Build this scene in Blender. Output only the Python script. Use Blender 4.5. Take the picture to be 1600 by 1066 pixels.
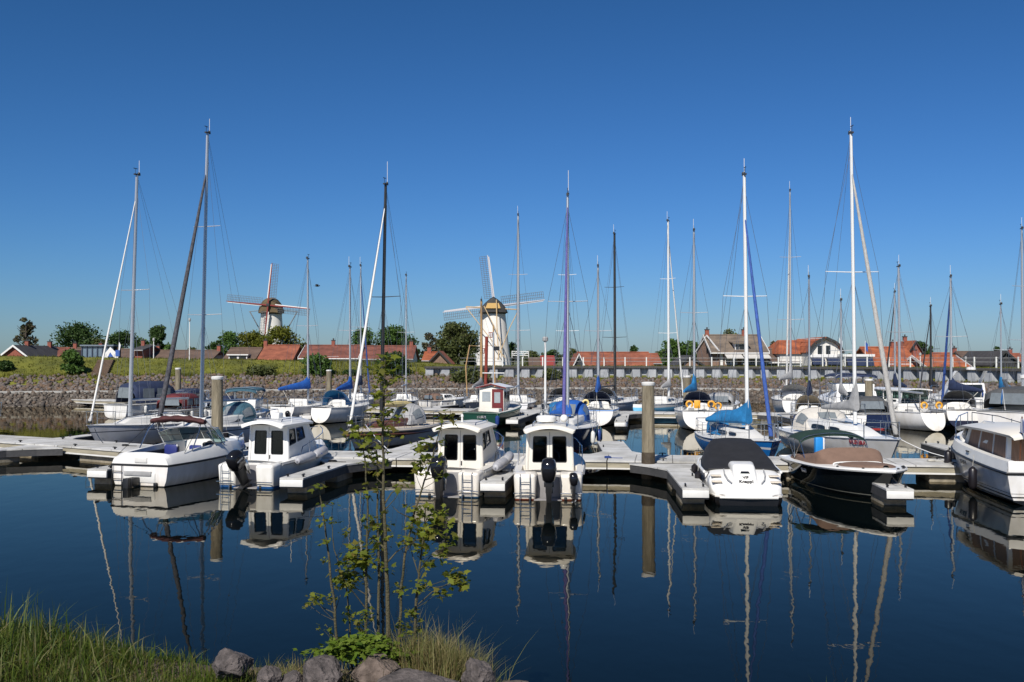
import bpy, bmesh, math, random
import numpy as np
from mathutils import Vector as V, Matrix, noise
R = math.radians
random.seed(7)
rng = np.random.default_rng(11)
sc = bpy.context.scene
for _o in list(bpy.data.objects):
    bpy.data.objects.remove(_o)
C = sc.collection

# ------------------------------------------------------------------ camera
CAMZ = 4.0
PITCH = math.atan(27 / 1600)
cd = bpy.data.cameras.new('camera'); cam = bpy.data.objects.new('camera', cd); C.objects.link(cam)
cd.sensor_width = 36; cd.lens = 36; cd.clip_start = .1; cd.clip_end = 9000
cam.location = (0, 0, CAMZ); cam.rotation_euler = (math.pi / 2 + PITCH, 0, 0)
sc.camera = cam

# ------------------------------------------------------------------ sky, sun, exposure
SUN_EL, SUN_AZ = R(43), R(200)           # azimuth from +Y towards +X: behind the camera, to its left
w = bpy.data.worlds.new('World'); sc.world = w; w.use_nodes = True
nt = w.node_tree; bg = nt.nodes['Background']
sky = nt.nodes.new('ShaderNodeTexSky'); sky.sky_type = 'NISHITA'; sky.sun_disc = False
sky.sun_elevation = SUN_EL; sky.sun_rotation = SUN_AZ
sky.altitude = 0; sky.air_density = 1.0; sky.dust_density = .3; sky.ozone_density = 10
sep = nt.nodes.new('ShaderNodeSeparateColor'); cmb = nt.nodes.new('ShaderNodeCombineColor'); nt.links.new(sky.outputs[0], sep.inputs[0])
for i_, (k_, g_) in enumerate(((.269, 1.418), (.408, 1.225), (.354, 1.371))):     # the camera's rendering of the clear sky
    pw_ = nt.nodes.new('ShaderNodeMath'); pw_.operation = 'POWER'; pw_.inputs[1].default_value = g_; ml_ = nt.nodes.new('ShaderNodeMath'); ml_.operation = 'MULTIPLY'; ml_.inputs[1].default_value = k_
    nt.links.new(sep.outputs[i_], pw_.inputs[0]); nt.links.new(pw_.outputs[0], ml_.inputs[0]); nt.links.new(ml_.outputs[0], cmb.inputs[i_])
nt.links.new(cmb.outputs[0], bg.inputs[0]); bg.inputs[1].default_value = .1
sd = bpy.data.lights.new('sun', 'SUN'); sd.energy = 5.0; sd.angle = R(.5); sd.color = (1, .95, .87)
so = bpy.data.objects.new('sun', sd); C.objects.link(so)
sv = V((math.sin(SUN_AZ) * math.cos(SUN_EL), math.cos(SUN_AZ) * math.cos(SUN_EL), math.sin(SUN_EL)))
so.rotation_euler = sv.to_track_quat('Z', 'Y').to_euler(); so.location = (0, -30, 60)
sc.view_settings.view_transform = 'Standard'; sc.view_settings.look = 'None'
sc.view_settings.exposure = .18; sc.view_settings.gamma = 1

# ------------------------------------------------------------------ helpers
def _dir(px, py):
    x = (px - 800) / 1600; y = (533 - py) / 1600
    c, s = math.cos(PITCH), math.sin(PITCH)
    return V((x, c - y * s, s + y * c))
def P(px, py, z=0.):                       # where the sight line through a photo pixel meets height z
    d = _dir(px, py); return V((0, 0, CAMZ)) + d * ((z - CAMZ) / d.z)
def PD(px, py, Y):                         # ... and where it meets depth Y
    d = _dir(px, py); return V((0, 0, CAMZ)) + d * (Y / d.y)
def zz(py, Y): return PD(800, py, Y).z
def xx(px, Y): return PD(px, 560, Y).x

MATS = {}
def newmat(name):
    m = bpy.data.materials.new(name); m.use_nodes = True
    return m, m.node_tree, m.node_tree.nodes['Principled BSDF']
def mat(name, col, rough=.5, metal=0., var=.12, scale=4., bump=0., bscale=30., col2=None, stretch=None, coat=0.):
    if name in MATS: return MATS[name]
    m, t, b = newmat(name)
    b.inputs['Roughness'].default_value = rough; b.inputs['Metallic'].default_value = metal
    if coat: b.inputs['Coat Weight'].default_value = coat; b.inputs['Coat Roughness'].default_value = .08
    tc = t.nodes.new('ShaderNodeTexCoord'); mp = t.nodes.new('ShaderNodeMapping')
    t.links.new(tc.outputs['Object'], mp.inputs[0])
    if stretch: mp.inputs['Scale'].default_value = stretch
    n = t.nodes.new('ShaderNodeTexNoise'); n.inputs['Scale'].default_value = scale; n.inputs['Detail'].default_value = 6
    n.inputs['Roughness'].default_value = .65
    t.links.new(mp.outputs[0], n.inputs[0])
    r = t.nodes.new('ShaderNodeValToRGB'); e = r.color_ramp.elements
    e[0].position = .3; e[1].position = .7
    a = col; c2 = col2 or col
    e[0].color = tuple(min(1, x * (1 - var)) for x in a) + (1,)
    e[1].color = tuple(min(1, x * (1 + var)) for x in c2) + (1,)
    t.links.new(n.outputs[0], r.inputs[0]); t.links.new(r.outputs[0], b.inputs['Base Color'])
    if bump:
        n2 = t.nodes.new('ShaderNodeTexNoise'); n2.inputs['Scale'].default_value = bscale; n2.inputs['Detail'].default_value = 4
        t.links.new(mp.outputs[0], n2.inputs[0])
        bp = t.nodes.new('ShaderNodeBump'); bp.inputs['Strength'].default_value = bump; bp.inputs['Distance'].default_value = .03
        t.links.new(n2.outputs[0], bp.inputs['Height']); t.links.new(bp.outputs[0], b.inputs['Normal'])
    MATS[name] = m
    return m
def hullmat(name, col, bands=(), rough=.18):      # gel coat with stripes at fixed heights above the waterline
    if name in MATS: return MATS[name]
    m, t, b = newmat(name); b.inputs['Roughness'].default_value = rough
    tc = t.nodes.new('ShaderNodeTexCoord'); sp = t.nodes.new('ShaderNodeSeparateXYZ')
    t.links.new(tc.outputs['Object'], sp.inputs[0])
    mr = t.nodes.new('ShaderNodeMapRange'); mr.inputs[1].default_value = -.5; mr.inputs[2].default_value = 1.5
    t.links.new(sp.outputs[2], mr.inputs[0])
    r = t.nodes.new('ShaderNodeValToRGB'); r.color_ramp.interpolation = 'CONSTANT'
    e = r.color_ramp.elements; e[0].color = tuple(col) + (1,); e[0].position = 0
    e.remove(e[1])
    for z0, z1, c in bands:
        a = e.new((z0 + .5) / 2); a.color = tuple(c) + (1,)
        a = e.new((z1 + .5) / 2); a.color = tuple(col) + (1,)
    t.links.new(mr.outputs[0], r.inputs[0])
    n = t.nodes.new('ShaderNodeTexNoise'); n.inputs['Scale'].default_value = 2.2; n.inputs['Detail'].default_value = 8
    mp = t.nodes.new('ShaderNodeMapping'); mp.inputs['Scale'].default_value = (1, 1, .45)
    t.links.new(tc.outputs['Object'], mp.inputs[0]); t.links.new(mp.outputs[0], n.inputs[0])
    mx = t.nodes.new('ShaderNodeMix'); mx.data_type = 'RGBA'; mx.blend_type = 'MULTIPLY'; mx.inputs[0].default_value = 1
    r2 = t.nodes.new('ShaderNodeValToRGB'); r2.color_ramp.elements[0].position = .3; r2.color_ramp.elements[1].position = .62
    r2.color_ramp.elements[0].color = (.84, .82, .78, 1); r2.color_ramp.elements[1].color = (1, 1, 1, 1)
    t.links.new(n.outputs[0], r2.inputs[0])
    t.links.new(r.outputs[0], mx.inputs[6]); t.links.new(r2.outputs[0], mx.inputs[7])
    # scum band and drips just above the waterline
    n3 = t.nodes.new('ShaderNodeTexNoise'); n3.inputs['Scale'].default_value = 5; n3.inputs['Detail'].default_value = 5
    mp3 = t.nodes.new('ShaderNodeMapping'); mp3.inputs['Scale'].default_value = (1, 1, .12)
    t.links.new(tc.outputs['Object'], mp3.inputs[0]); t.links.new(mp3.outputs[0], n3.inputs[0])
    ma = t.nodes.new('ShaderNodeMath'); ma.operation = 'MULTIPLY_ADD'; ma.inputs[1].default_value = -.62
    t.links.new(n3.outputs[0], ma.inputs[0]); t.links.new(sp.outputs[2], ma.inputs[2])
    r3 = t.nodes.new('ShaderNodeMapRange'); r3.inputs[1].default_value = -.34; r3.inputs[2].default_value = .02
    r3.inputs[3].default_value = .55; r3.inputs[4].default_value = 0
    t.links.new(ma.outputs[0], r3.inputs[0])
    m3 = t.nodes.new('ShaderNodeMix'); m3.data_type = 'RGBA'; m3.blend_type = 'MULTIPLY'; m3.inputs[7].default_value = (.62, .55, .42, 1)
    t.links.new(r3.outputs[0], m3.inputs[0]); t.links.new(mx.outputs[2], m3.inputs[6])
    t.links.new(m3.outputs[2], b.inputs['Base Color'])
    MATS[name] = m; return m
def leafmat(name, cols, trans=.35, rough=.5):
    if name in MATS: return MATS[name]
    m, t, b = newmat(name); b.inputs['Roughness'].default_value = rough; b.inputs['Specular IOR Level'].default_value = .2
    g = t.nodes.new('ShaderNodeNewGeometry'); r = t.nodes.new('ShaderNodeValToRGB')
    e = r.color_ramp.elements
    while len(e) < len(cols): e.new(.5)
    for i, c in enumerate(cols):
        e[i].position = i / (len(cols) - 1); e[i].color = tuple(c) + (1,)
    t.links.new(g.outputs['Random Per Island'], r.inputs[0]); t.links.new(r.outputs[0], b.inputs['Base Color'])
    tr = t.nodes.new('ShaderNodeBsdfTranslucent'); t.links.new(r.outputs[0], tr.inputs[0])
    mx = t.nodes.new('ShaderNodeMixShader'); mx.inputs[0].default_value = trans
    t.links.new(b.outputs[0], mx.inputs[1]); t.links.new(tr.outputs[0], mx.inputs[2])
    t.links.new(mx.outputs[0], t.nodes['Material Output'].inputs[0])
    MATS[name] = m; return m
def glassmat(name, tint=(.8, .9, .85)):
    if name in MATS: return MATS[name]
    m, t, b = newmat(name)
    tr = t.nodes.new('ShaderNodeBsdfTransparent'); tr.inputs[0].default_value = tuple(tint) + (1,)
    gl = t.nodes.new('ShaderNodeBsdfGlossy'); gl.inputs['Roughness'].default_value = .03
    lw = t.nodes.new('ShaderNodeLayerWeight'); lw.inputs[0].default_value = .5; fr = t.nodes.new('ShaderNodeMapRange'); pw = t.nodes.new('ShaderNodeMath'); pw.operation = 'POWER'; pw.inputs[1].default_value = 4
    t.links.new(lw.outputs['Facing'], pw.inputs[0]); t.links.new(pw.outputs[0], fr.inputs[0]); fr.inputs[3].default_value = .06; fr.inputs[4].default_value = .7
    mx = t.nodes.new('ShaderNodeMixShader')
    t.links.new(fr.outputs[0], mx.inputs[0]); t.links.new(tr.outputs[0], mx.inputs[1]); t.links.new(gl.outputs[0], mx.inputs[2])
    t.links.new(mx.outputs[0], t.nodes['Material Output'].inputs[0])
    MATS[name] = m; return m

def meshobj(name, me, m=None, parent=None, label=None):
    o = bpy.data.objects.new(name, me); C.objects.link(o)
    if m: me.materials.append(m)
    if parent: o.parent = parent
    if label: o['label'] = label
    return o
def thing(name, label, cat, loc=(0, 0, 0), rz=0., group=None):
    o = bpy.data.objects.new(name, None); C.objects.link(o); o.empty_display_size = .3
    o.location = loc; o.rotation_euler = (0, 0, rz)
    return tag(o, label, cat, group)
def tag(o, label, cat, group=None, kind=None):
    o['label'] = label; o['category'] = cat
    if group: o['group'] = group
    if kind: o['kind'] = kind
    return o
def struct(o, label=None):
    o['kind'] = 'structure'
    if label: o['label'] = label
    return o

class G:
    def __init__(s): s.v = []; s.f = []
    def add(s, vs, fs):
        n = len(s.v); s.v += [V(v) for v in vs]; s.f += [tuple(i + n for i in f) for f in fs]; return s
    def hexa(s, b, t):                       # 4 bottom points (ccw from above) + 4 top points
        return s.add(list(b) + list(t), [(3, 2, 1, 0), (4, 5, 6, 7)] + [(i, (i + 1) % 4, 4 + (i + 1) % 4, 4 + i) for i in range(4)])
    def box(s, c, d, rz=0.):
        x, y, z = d[0] / 2, d[1] / 2, d[2] / 2; ca, sa = math.cos(rz), math.sin(rz)
        q = [(-x, -y), (x, -y), (x, y), (-x, y)]
        q = [(c[0] + a * ca - b * sa, c[1] + a * sa + b * ca) for a, b in q]
        return s.hexa([(a, b, c[2] - z) for a, b in q], [(a, b, c[2] + z) for a, b in q])
    def prism(s, poly, z0, z1):              # polygon in plan (ccw), extruded upward
        n = len(poly)
        return s.add([(p[0], p[1], z0) for p in poly] + [(p[0], p[1], z1) for p in poly],
                     [tuple(range(n - 1, -1, -1)), tuple(range(n, 2 * n))] + [(i, (i + 1) % n, n + (i + 1) % n, n + i) for i in range(n)])
    def extr(s, poly, vec):                  # any planar polygon extruded along a vector
        n = len(poly); vec = V(vec)
        return s.add([V(p) for p in poly] + [V(p) + vec for p in poly],
                     [tuple(range(n - 1, -1, -1)), tuple(range(n, 2 * n))] + [(i, (i + 1) % n, n + (i + 1) % n, n + i) for i in range(n)])
    def loft(s, rings, closed=True, cap=True):
        k = len(rings[0]); vs = [p for r in rings for p in r]; fs = []
        for i in range(len(rings) - 1):
            for j in range(k if closed else k - 1):
                a = i * k + j; b = i * k + (j + 1) % k
                fs.append((a, b, b + k, a + k))
        if cap and closed:
            fs.append(tuple(range(k - 1, -1, -1))); fs.append(tuple(range((len(rings) - 1) * k, len(rings) * k)))
        return s.add(vs, fs)
    def tube(s, pts, r, n=6, r2=None, sq=None):
        pts = [V(p) for p in pts]; rings = []; up = None; m = len(pts)
        for i, p in enumerate(pts):
            d = (pts[min(i + 1, m - 1)] - pts[max(i - 1, 0)]).normalized()
            if up is None:
                up = V((0, 0, 1)) if abs(d.z) < .9 else V((1, 0, 0))
            a = d.cross(up)
            if a.length < 1e-4: a = d.cross(V((0, 1, 0)))
            a.normalize(); b = a.cross(d).normalized(); up = b
            rr = r if r2 is None else r + (r2 - r) * i / max(1, m - 1)
            rings.append([p + a * (rr * math.cos(2 * math.pi * j / n)) + b * (rr * (sq or 1) * math.sin(2 * math.pi * j / n)) for j in range(n)])
        return s.loft(rings)
    def lathe(s, prof, n=16, c=(0, 0, 0)):
        return s.loft([[(c[0] + r * math.cos(2 * math.pi * j / n), c[1] + r * math.sin(2 * math.pi * j / n), c[2] + z) for j in range(n)] for r, z in prof])
    def ell(s, c, r, n=12, m=7):
        if not hasattr(r, '__len__'): r = (r, r, r)
        rings = []
        for i in range(m + 1):
            t = -math.pi / 2 + math.pi * (i + .02) / (m + .04)
            rings.append([(c[0] + r[0] * math.cos(t) * math.cos(2 * math.pi * j / n), c[1] + r[1] * math.cos(t) * math.sin(2 * math.pi * j / n), c[2] + r[2] * math.sin(t)) for j in range(n)])
        return s.loft(rings)
    def xf(s, M): s.v = [M @ v for v in s.v]; return s
    def done(s, name, m=None, parent=None, smooth=True, bev=0., seg=2, ang=38, label=None):
        bm = bmesh.new(); vs = [bm.verts.new(v) for v in s.v]
        for f in s.f:
            try: bm.faces.new([vs[i] for i in f])
            except ValueError: pass
        bmesh.ops.recalc_face_normals(bm, faces=bm.faces)
        if bev:
            es = [e for e in bm.edges if len(e.link_faces) == 2 and e.calc_face_angle(0) > .5]
            bmesh.ops.bevel(bm, geom=es, offset=bev, segments=seg, affect='EDGES', profile=.5, clamp_overlap=True)
        me = bpy.data.meshes.new(name); bm.to_mesh(me); bm.free()
        if smooth:
            me.polygons.foreach_set('use_smooth', [True] * len(me.polygons)); me.set_sharp_from_angle(angle=R(ang))
        return meshobj(name, me, m, parent, label)

def npmesh(name, verts, faces_flat, k, m, parent=None, smooth=False):
    me = bpy.data.meshes.new(name); nf = len(faces_flat) // k
    me.vertices.add(len(verts)); me.vertices.foreach_set('co', np.asarray(verts, dtype=np.float32).ravel())
    me.loops.add(nf * k); me.loops.foreach_set('vertex_index', np.asarray(faces_flat, dtype=np.int32).ravel())
    me.polygons.add(nf); me.polygons.foreach_set('loop_start', np.arange(0, nf * k, k, dtype=np.int32))
    if smooth: me.polygons.foreach_set('use_smooth', np.ones(nf, dtype=bool))
    me.update(calc_edges=True); me.validate()
    return meshobj(name, me, m, parent)

def panel(q, u0, v0, u1, v1, off=.012, th=.02, ctr=(0, 0, 0), rnd=0, nn=5):
    """outline of a plate lying on the quad q (p00,p10,p11,p01), pushed outward from ctr; returns (poly, vec)"""
    q = [V(p) for p in q]
    def at(u, v): return (q[0] * (1 - u) + q[1] * u) * (1 - v) + (q[3] * (1 - u) + q[2] * u) * v
    n = (q[1] - q[0]).cross(q[3] - q[0]).normalized()
    if n.dot(at(.5, .5) - V(ctr)) < 0: n = -n
    if rnd:
        pl = []; du = abs(u1 - u0) * rnd; dv = abs(v1 - v0) * rnd
        for cu, cv, a0 in ((u1 - du, v1 - dv, 0), (u0 + du, v1 - dv, 90), (u0 + du, v0 + dv, 180), (u1 - du, v0 + dv, 270)):
            for i in range(nn):
                a = R(a0 + 90 * i / (nn - 1)); pl.append(at(cu + du * math.cos(a), cv + dv * math.sin(a)))
    else:
        pl = [at(u0, v0), at(u1, v0), at(u1, v1), at(u0, v1)]
    return [p + n * (off - th) for p in pl], n * th
def block(x0, x1, wb0, wb1, z0, z1, wt0, wt1, a=0., b=0., z1f=None, zb1=None):
    """trapezoid house on a deck: back x0, front x1, half widths at back/front; returns (bottom, top, faces)"""
    z1f = z1 if z1f is None else z1f; zb1 = z0 if zb1 is None else zb1
    B = [V((x0, wb0, z0)), V((x0, -wb0, z0)), V((x1, -wb1, zb1)), V((x1, wb1, zb1))]
    T = [V((x0 + a, wt0, z1)), V((x0 + a, -wt0, z1)), V((x1 - b, -wt1, z1f)), V((x1 - b, wt1, z1f))]
    F = dict(back=[B[0], B[1], T[1], T[0]], front=[B[3], B[2], T[2], T[3]], port=[B[0], B[3], T[3], T[0]], stbd=[B[1], B[2], T[2], T[1]], top=[T[0], T[3], T[2], T[1]])
    ctr = sum(B + T, V()) / 8
    return B, T, F, ctr
def wallgrid(g, q, wins, ctr, th=.05):
    """a wall on the quad q with rectangular openings (u0, u1, v0, v1) left out"""
    us = sorted({0., 1.} | {w_[0] for w_ in wins} | {w_[1] for w_ in wins}); vs = sorted({0., 1.} | {w_[2] for w_ in wins} | {w_[3] for w_ in wins})
    for a, b in zip(us, us[1:]):
        for c, d in zip(vs, vs[1:]):
            if not any(w_[0] <= a + 1e-6 and b <= w_[1] + 1e-6 and w_[2] <= c + 1e-6 and d <= w_[3] + 1e-6 for w_ in wins): g.extr(*panel(q, a, c, b, d, 0, th, ctr))
    return g
def text(parent, s, size, o, xd, up, m, ext=.004, name='lettering', ys=1.):
    c = bpy.data.curves.new('t', 'FONT'); c.body = s; c.size = size; c.extrude = ext; c.offset = size * .03; c.align_x = 'CENTER'; c.align_y = 'CENTER'
    to = bpy.data.objects.new('t', c); C.objects.link(to)
    bpy.context.view_layer.update()
    me = bpy.data.meshes.new_from_object(to.evaluated_get(bpy.context.evaluated_depsgraph_get()))
    bpy.data.objects.remove(to); bpy.data.curves.remove(c)
    x = V(xd).normalized(); y = V(up); y = (y - x * y.dot(x)).normalized(); z = x.cross(y)
    M = Matrix((x, y, z)).transposed().to_4x4(); M.translation = V(o); me.transform(M @ Matrix.Diagonal((1, ys, 1, 1))); me.name = name
    me.materials.clear()
    return meshobj(name, me, m, parent)

# palette
WHITE = mat('white_gelcoat', (.74, .73, .70), .25, var=.05, scale=1.6)
CREAM = mat('cream_gelcoat', (.72, .68, .60), .3, var=.05, scale=1.6)
OFFW = mat('offwhite_deck', (.62, .61, .58), .5, var=.07, scale=2.5)
GREYD = mat('grey_deck_plastic', (.51, .505, .49), .7, var=.2, scale=1.6, bump=.2, bscale=60)
def _seams(m, period=1.25, wd=.016):
    t = m.node_tree; b = t.nodes['Principled BSDF']; tc = t.nodes.new('ShaderNodeTexCoord'); sp = t.nodes.new('ShaderNodeSeparateXYZ'); t.links.new(tc.outputs['Object'], sp.inputs[0])
    a = t.nodes.new('ShaderNodeMath'); a.operation = 'PINGPONG'; a.inputs[1].default_value = period / 2; t.links.new(sp.outputs[0], a.inputs[0])
    c = t.nodes.new('ShaderNodeMath'); c.operation = 'LESS_THAN'; c.inputs[1].default_value = wd; t.links.new(a.outputs[0], c.inputs[0])
    lk = b.inputs['Base Color'].links[0]; mx = t.nodes.new('ShaderNodeMix'); mx.data_type = 'RGBA'; mx.blend_type = 'MULTIPLY'; mx.inputs[7].default_value = (.35, .34, .33, 1)
    t.links.new(c.outputs[0], mx.inputs[0]); t.links.new(lk.from_socket, mx.inputs[6])
    n = t.nodes.new('ShaderNodeTexNoise'); n.inputs['Scale'].default_value = .55; n.inputs['Detail'].default_value = 7; n.inputs['Roughness'].default_value = .7; t.links.new(tc.outputs['Object'], n.inputs[0])
    r = t.nodes.new('ShaderNodeValToRGB'); r.color_ramp.elements[0].position = .36; r.color_ramp.elements[1].position = .6; r.color_ramp.elements[0].color = (.70, .68, .63, 1); r.color_ramp.elements[1].color = (1, 1, 1, 1)
    t.links.new(n.outputs[0], r.inputs[0]); m2 = t.nodes.new('ShaderNodeMix'); m2.data_type = 'RGBA'; m2.blend_type = 'MULTIPLY'; m2.inputs[0].default_value = 1
    t.links.new(mx.outputs[2], m2.inputs[6]); t.links.new(r.outputs[0], m2.inputs[7]); t.links.new(m2.outputs[2], b.inputs['Base Color'])
_seams(GREYD)
BLACK = mat('black_rubber', (.012, .012, .013), .4, var=.2)
DARKW = mat('dark_window', (.012, .016, .02), .06, var=.2)
STEEL = mat('stainless', (.62, .63, .64), .22, 1., var=.05)
ALU = mat('mast_aluminium', (.56, .57, .58), .38, .6, var=.06, scale=.8)
WMAST = mat('white_mast', (.70, .70, .68), .4, var=.04)
DMAST = mat('dark_mast', (.05, .048, .045), .4, .3, var=.2)
TANM = mat('varnished_spar', (.40, .25, .11), .4, var=.2)
REDM = mat('red_brown_spar', (.20, .035, .02), .5, var=.2)
WIRE = mat('rigging_wire', (.25, .26, .28), .4, .8, var=.05)
BLUEC = mat('blue_canvas', (.012, .09, .36), .8, var=.22, scale=3, bump=.5, bscale=7)
BLUE2 = mat('azure_canvas', (.01, .14, .33), .8, var=.25, scale=3, bump=.5, bscale=7)
NAVY = mat('navy_canvas', (.012, .022, .06), .85, var=.3, scale=3, bump=.4, bscale=7)
TEAL = mat('teal_canvas', (.03, .085, .12), .85, var=.25, scale=3, bump=.4, bscale=7)
GREENC = mat('dark_green_canvas', (.008, .028, .02), .85, var=.3, scale=3, bump=.3)
GREYC = mat('grey_canvas', (.30, .30, .30), .85, var=.2, scale=3, bump=.5, bscale=7)
DGREYC = mat('charcoal_canvas', (.06, .062, .065), .85, var=.25, scale=3, bump=.5, bscale=7)
BLACKC = mat('black_canvas', (.012, .012, .014), .75, var=.3, scale=3, bump=.35, bscale=5)
BROWNC = mat('brown_canvas', (.17, .105, .075), .85, var=.12, scale=4, bump=.25, bscale=9)
MAROON = mat('maroon_canvas', (.05, .011, .011), .8, var=.3, bump=.4, bscale=8)
REDC = mat('red_canvas', (.11, .013, .015), .8, var=.3, bump=.4)
ROPE = mat('rope', (.45, .43, .38), .8, var=.2)
YELLOW = mat('yellow_buoy', (.75, .36, .03), .5, var=.15)
PALEY = mat('pale_yellow_buoy', (.75, .60, .25), .5, var=.15)
WOODV = mat('varnished_wood', (.14, .05, .022), .3, var=.3, scale=2, stretch=(1, 1, 8))
TEAK = mat('teak', (.28, .17, .09), .6, var=.2, stretch=(1, 12, 1))
LBLUE = mat('blue_paint', (.02, .16, .45), .3, var=.05)
REDT = mat('red_paint', (.35, .03, .05), .4, var=.05)
BLUET = mat('blue_letter_paint', (.04, .10, .35), .4, var=.05)
BLKT = mat('black_letter_paint', (.015, .015, .02), .4, var=.05)
WHTT = mat('white_letter_paint', (.7, .7, .7), .4, var=.05)
PLASTW = glassmat('clear_pane')
TINT = glassmat('tinted_windscreen', (.30, .42, .38))
CABG = glassmat('cabin_glass', (.36, .40, .42))
CLEARV = mat('hood_vinyl', (.17, .19, .20), .12, var=.15)
FENDW = mat('white_fender', (.62, .62, .60), .4, var=.08)
FENDB = mat('blue_fender', (.02, .05, .2), .4, var=.1)
FENDK = mat('black_fender', (.012, .01, .012), .35, var=.1)
NAVYSEAT = mat('navy_seat', (.02, .03, .16), .5, var=.1)
DARKIN = mat('dark_interior', (.02, .022, .025), .7, var=.2)

# ------------------------------------------------------------------ boat parts (x forward from the stern, y to port, z up from the waterline)
ROUND = lambda s: (1 - s ** 2.6) ** .5
def CHINE(s):
    k = [(0, 1), (.5, .93), (.68, .86), (1, 0)]
    for (a, ya), (b, yb) in zip(k, k[1:]):
        if s <= b: return ya + (yb - ya) * (s - a) / (b - a)
    return 0
class Hull:
    def __init__(s, root, L, B, hs, hb, m, tw=.8, mx=.45, bp=2., keel=-.4, skeel=-.15, rake=.6, srake=0., prof=ROUND, dip=0., x0=0., name='hull', flare=.35):
        s.__dict__.update(L=L, B=B, hs=hs, hb=hb, tw=tw, mx=mx, bp=bp, keel=keel, skeel=skeel, rake=rake, srake=srake, prof=prof, dip=dip, x0=x0, flare=flare)
        N = 20; ts = [1 - (1 - i / N) ** 1.5 for i in range(N + 1)]
        S = [0, .12, .25, .38, .5, .6, .68, .78, .88, .95, 1]
        rings = []
        for t in ts:
            a = [s.pt(t, q, 1) for q in S]; b = [s.pt(t, q, -1) for q in S[:-1]][::-1]
            rings.append(a + b)
        g = G(); k = len(rings[0])
        vs = [p for r in rings for p in r]; fs = []
        for i in range(len(rings) - 1):
            for j in range(k - 1):
                a = i * k + j; fs.append((a, a + 1, a + 1 + k, a + k))
        fs.append(tuple(range(k)))
        g.add(vs, fs); s.obj = g.done(name, m, root, ang=40)
    def b(s, t):
        if t < s.mx: f = s.tw + (1 - s.tw) * math.sin(math.pi / 2 * t / s.mx)
        else:
            u = (t - s.mx) / (1 - s.mx); f = max(0, 1 - u ** s.bp)
        return max(.015, f * s.B / 2)
    def zs(s, t): return s.hs + (s.hb - s.hs) * t ** 1.7 - s.dip * math.sin(math.pi * t)
    def pt(s, t, q, side):
        z0 = s.zs(t); zk = s.skeel + (s.keel - s.skeel) * min(1, t / .35)
        return V((s.x0 + t * s.L - s.rake * q * t ** 3 + s.srake * q * (1 - t), side * s.b(t) * s.prof(q) * (1 - s.flare * q * t * t), z0 + (zk - z0) * q))
    def S(s, t, side=1, inset=0., dz=0.):
        p = s.pt(t, 0, side); return V((p.x, side * max(0, abs(p.y) - inset), p.z + dz))
    def side_at(s, t, z, side, off=.01):      # a point on the topside at height z
        z0 = s.zs(t); zk = s.skeel + (s.keel - s.skeel) * min(1, t / .35); q = (z0 - z) / (z0 - zk)
        p = s.pt(t, q, side); return V((p.x, p.y + side * off, p.z))
def deck(root, H, m, cock=None, camber=.06, name='deck', inset=.0):
    ts = sorted(set([i / 16 for i in range(17)] + ([] if not cock else [cock[0], cock[0] + 1e-4, cock[1], cock[1] + 1e-4])))
    rings = []
    for t in ts:
        b = H.b(t) - inset; z = H.zs(t) + .012; x = H.x0 + t * H.L
        inside = cock and cock[0] < t <= cock[1] + 5e-5
        if inside:
            wf = cock[2]; fz = cock[3]
            rings.append([(x, b, z), (x, b * wf, z + .02), (x, b * wf * .97, fz), (x, 0, fz), (x, -b * wf * .97, fz), (x, -b * wf, z + .02), (x, -b, z)])
        else:
            c = lambda f: z + camber * (1 - f * f) * min(1, b / .5)
            rings.append([(x, b, z), (x, b * .8, c(.8)), (x, b * .5, c(.5)), (x, 0, c(0)), (x, -b * .5, c(.5)), (x, -b * .8, c(.8)), (x, -b, z)])
    g = G().loft(rings, closed=False, cap=False)
    return g.done(name, m, root, ang=30)
def rubrail(root, H, m, r=.03, dz=0., name='rub_rail', stern=True, t0=0.):
    n = 16; ts = [t0 + (1 - t0) * (1 - (1 - i / n) ** 1.5) for i in range(n + 1)]
    p = [H.S(t, 1, -.008, dz) for t in ts] + [H.S(t, -1, -.008, dz) for t in ts[::-1]]
    if stern and t0 == 0: p = [H.S(0, -1, 0, dz) * .5 + H.S(0, 1, 0, dz) * .5] + p + [H.S(0, -1, 0, dz) * .5 + H.S(0, 1, 0, dz) * .5]
    G().tube(p, r, 6).done(name, m, root)
def fender(root, x, y, ztop, h, r, m, horiz=None):
    g = G().lathe([(.015, 0), (.02, .03), (r * .6, .06), (r, .14 * h + .06), (r, h * .86), (r * .6, h - .03), (.02, h), (.01, h + .02)], 12)
    if horiz is not None: g.xf(Matrix.Translation(V((x, y, ztop))) @ horiz)
    else:
        g.xf(Matrix.Translation(V((x, y, ztop - h)))); 
    f = g.done('fender', m, root)
    if horiz is None: G().tube([(x, y, ztop + .01), (x, y * .97, ztop + .35)], .008, 4).done('line', ROPE, f)
    return f
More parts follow.
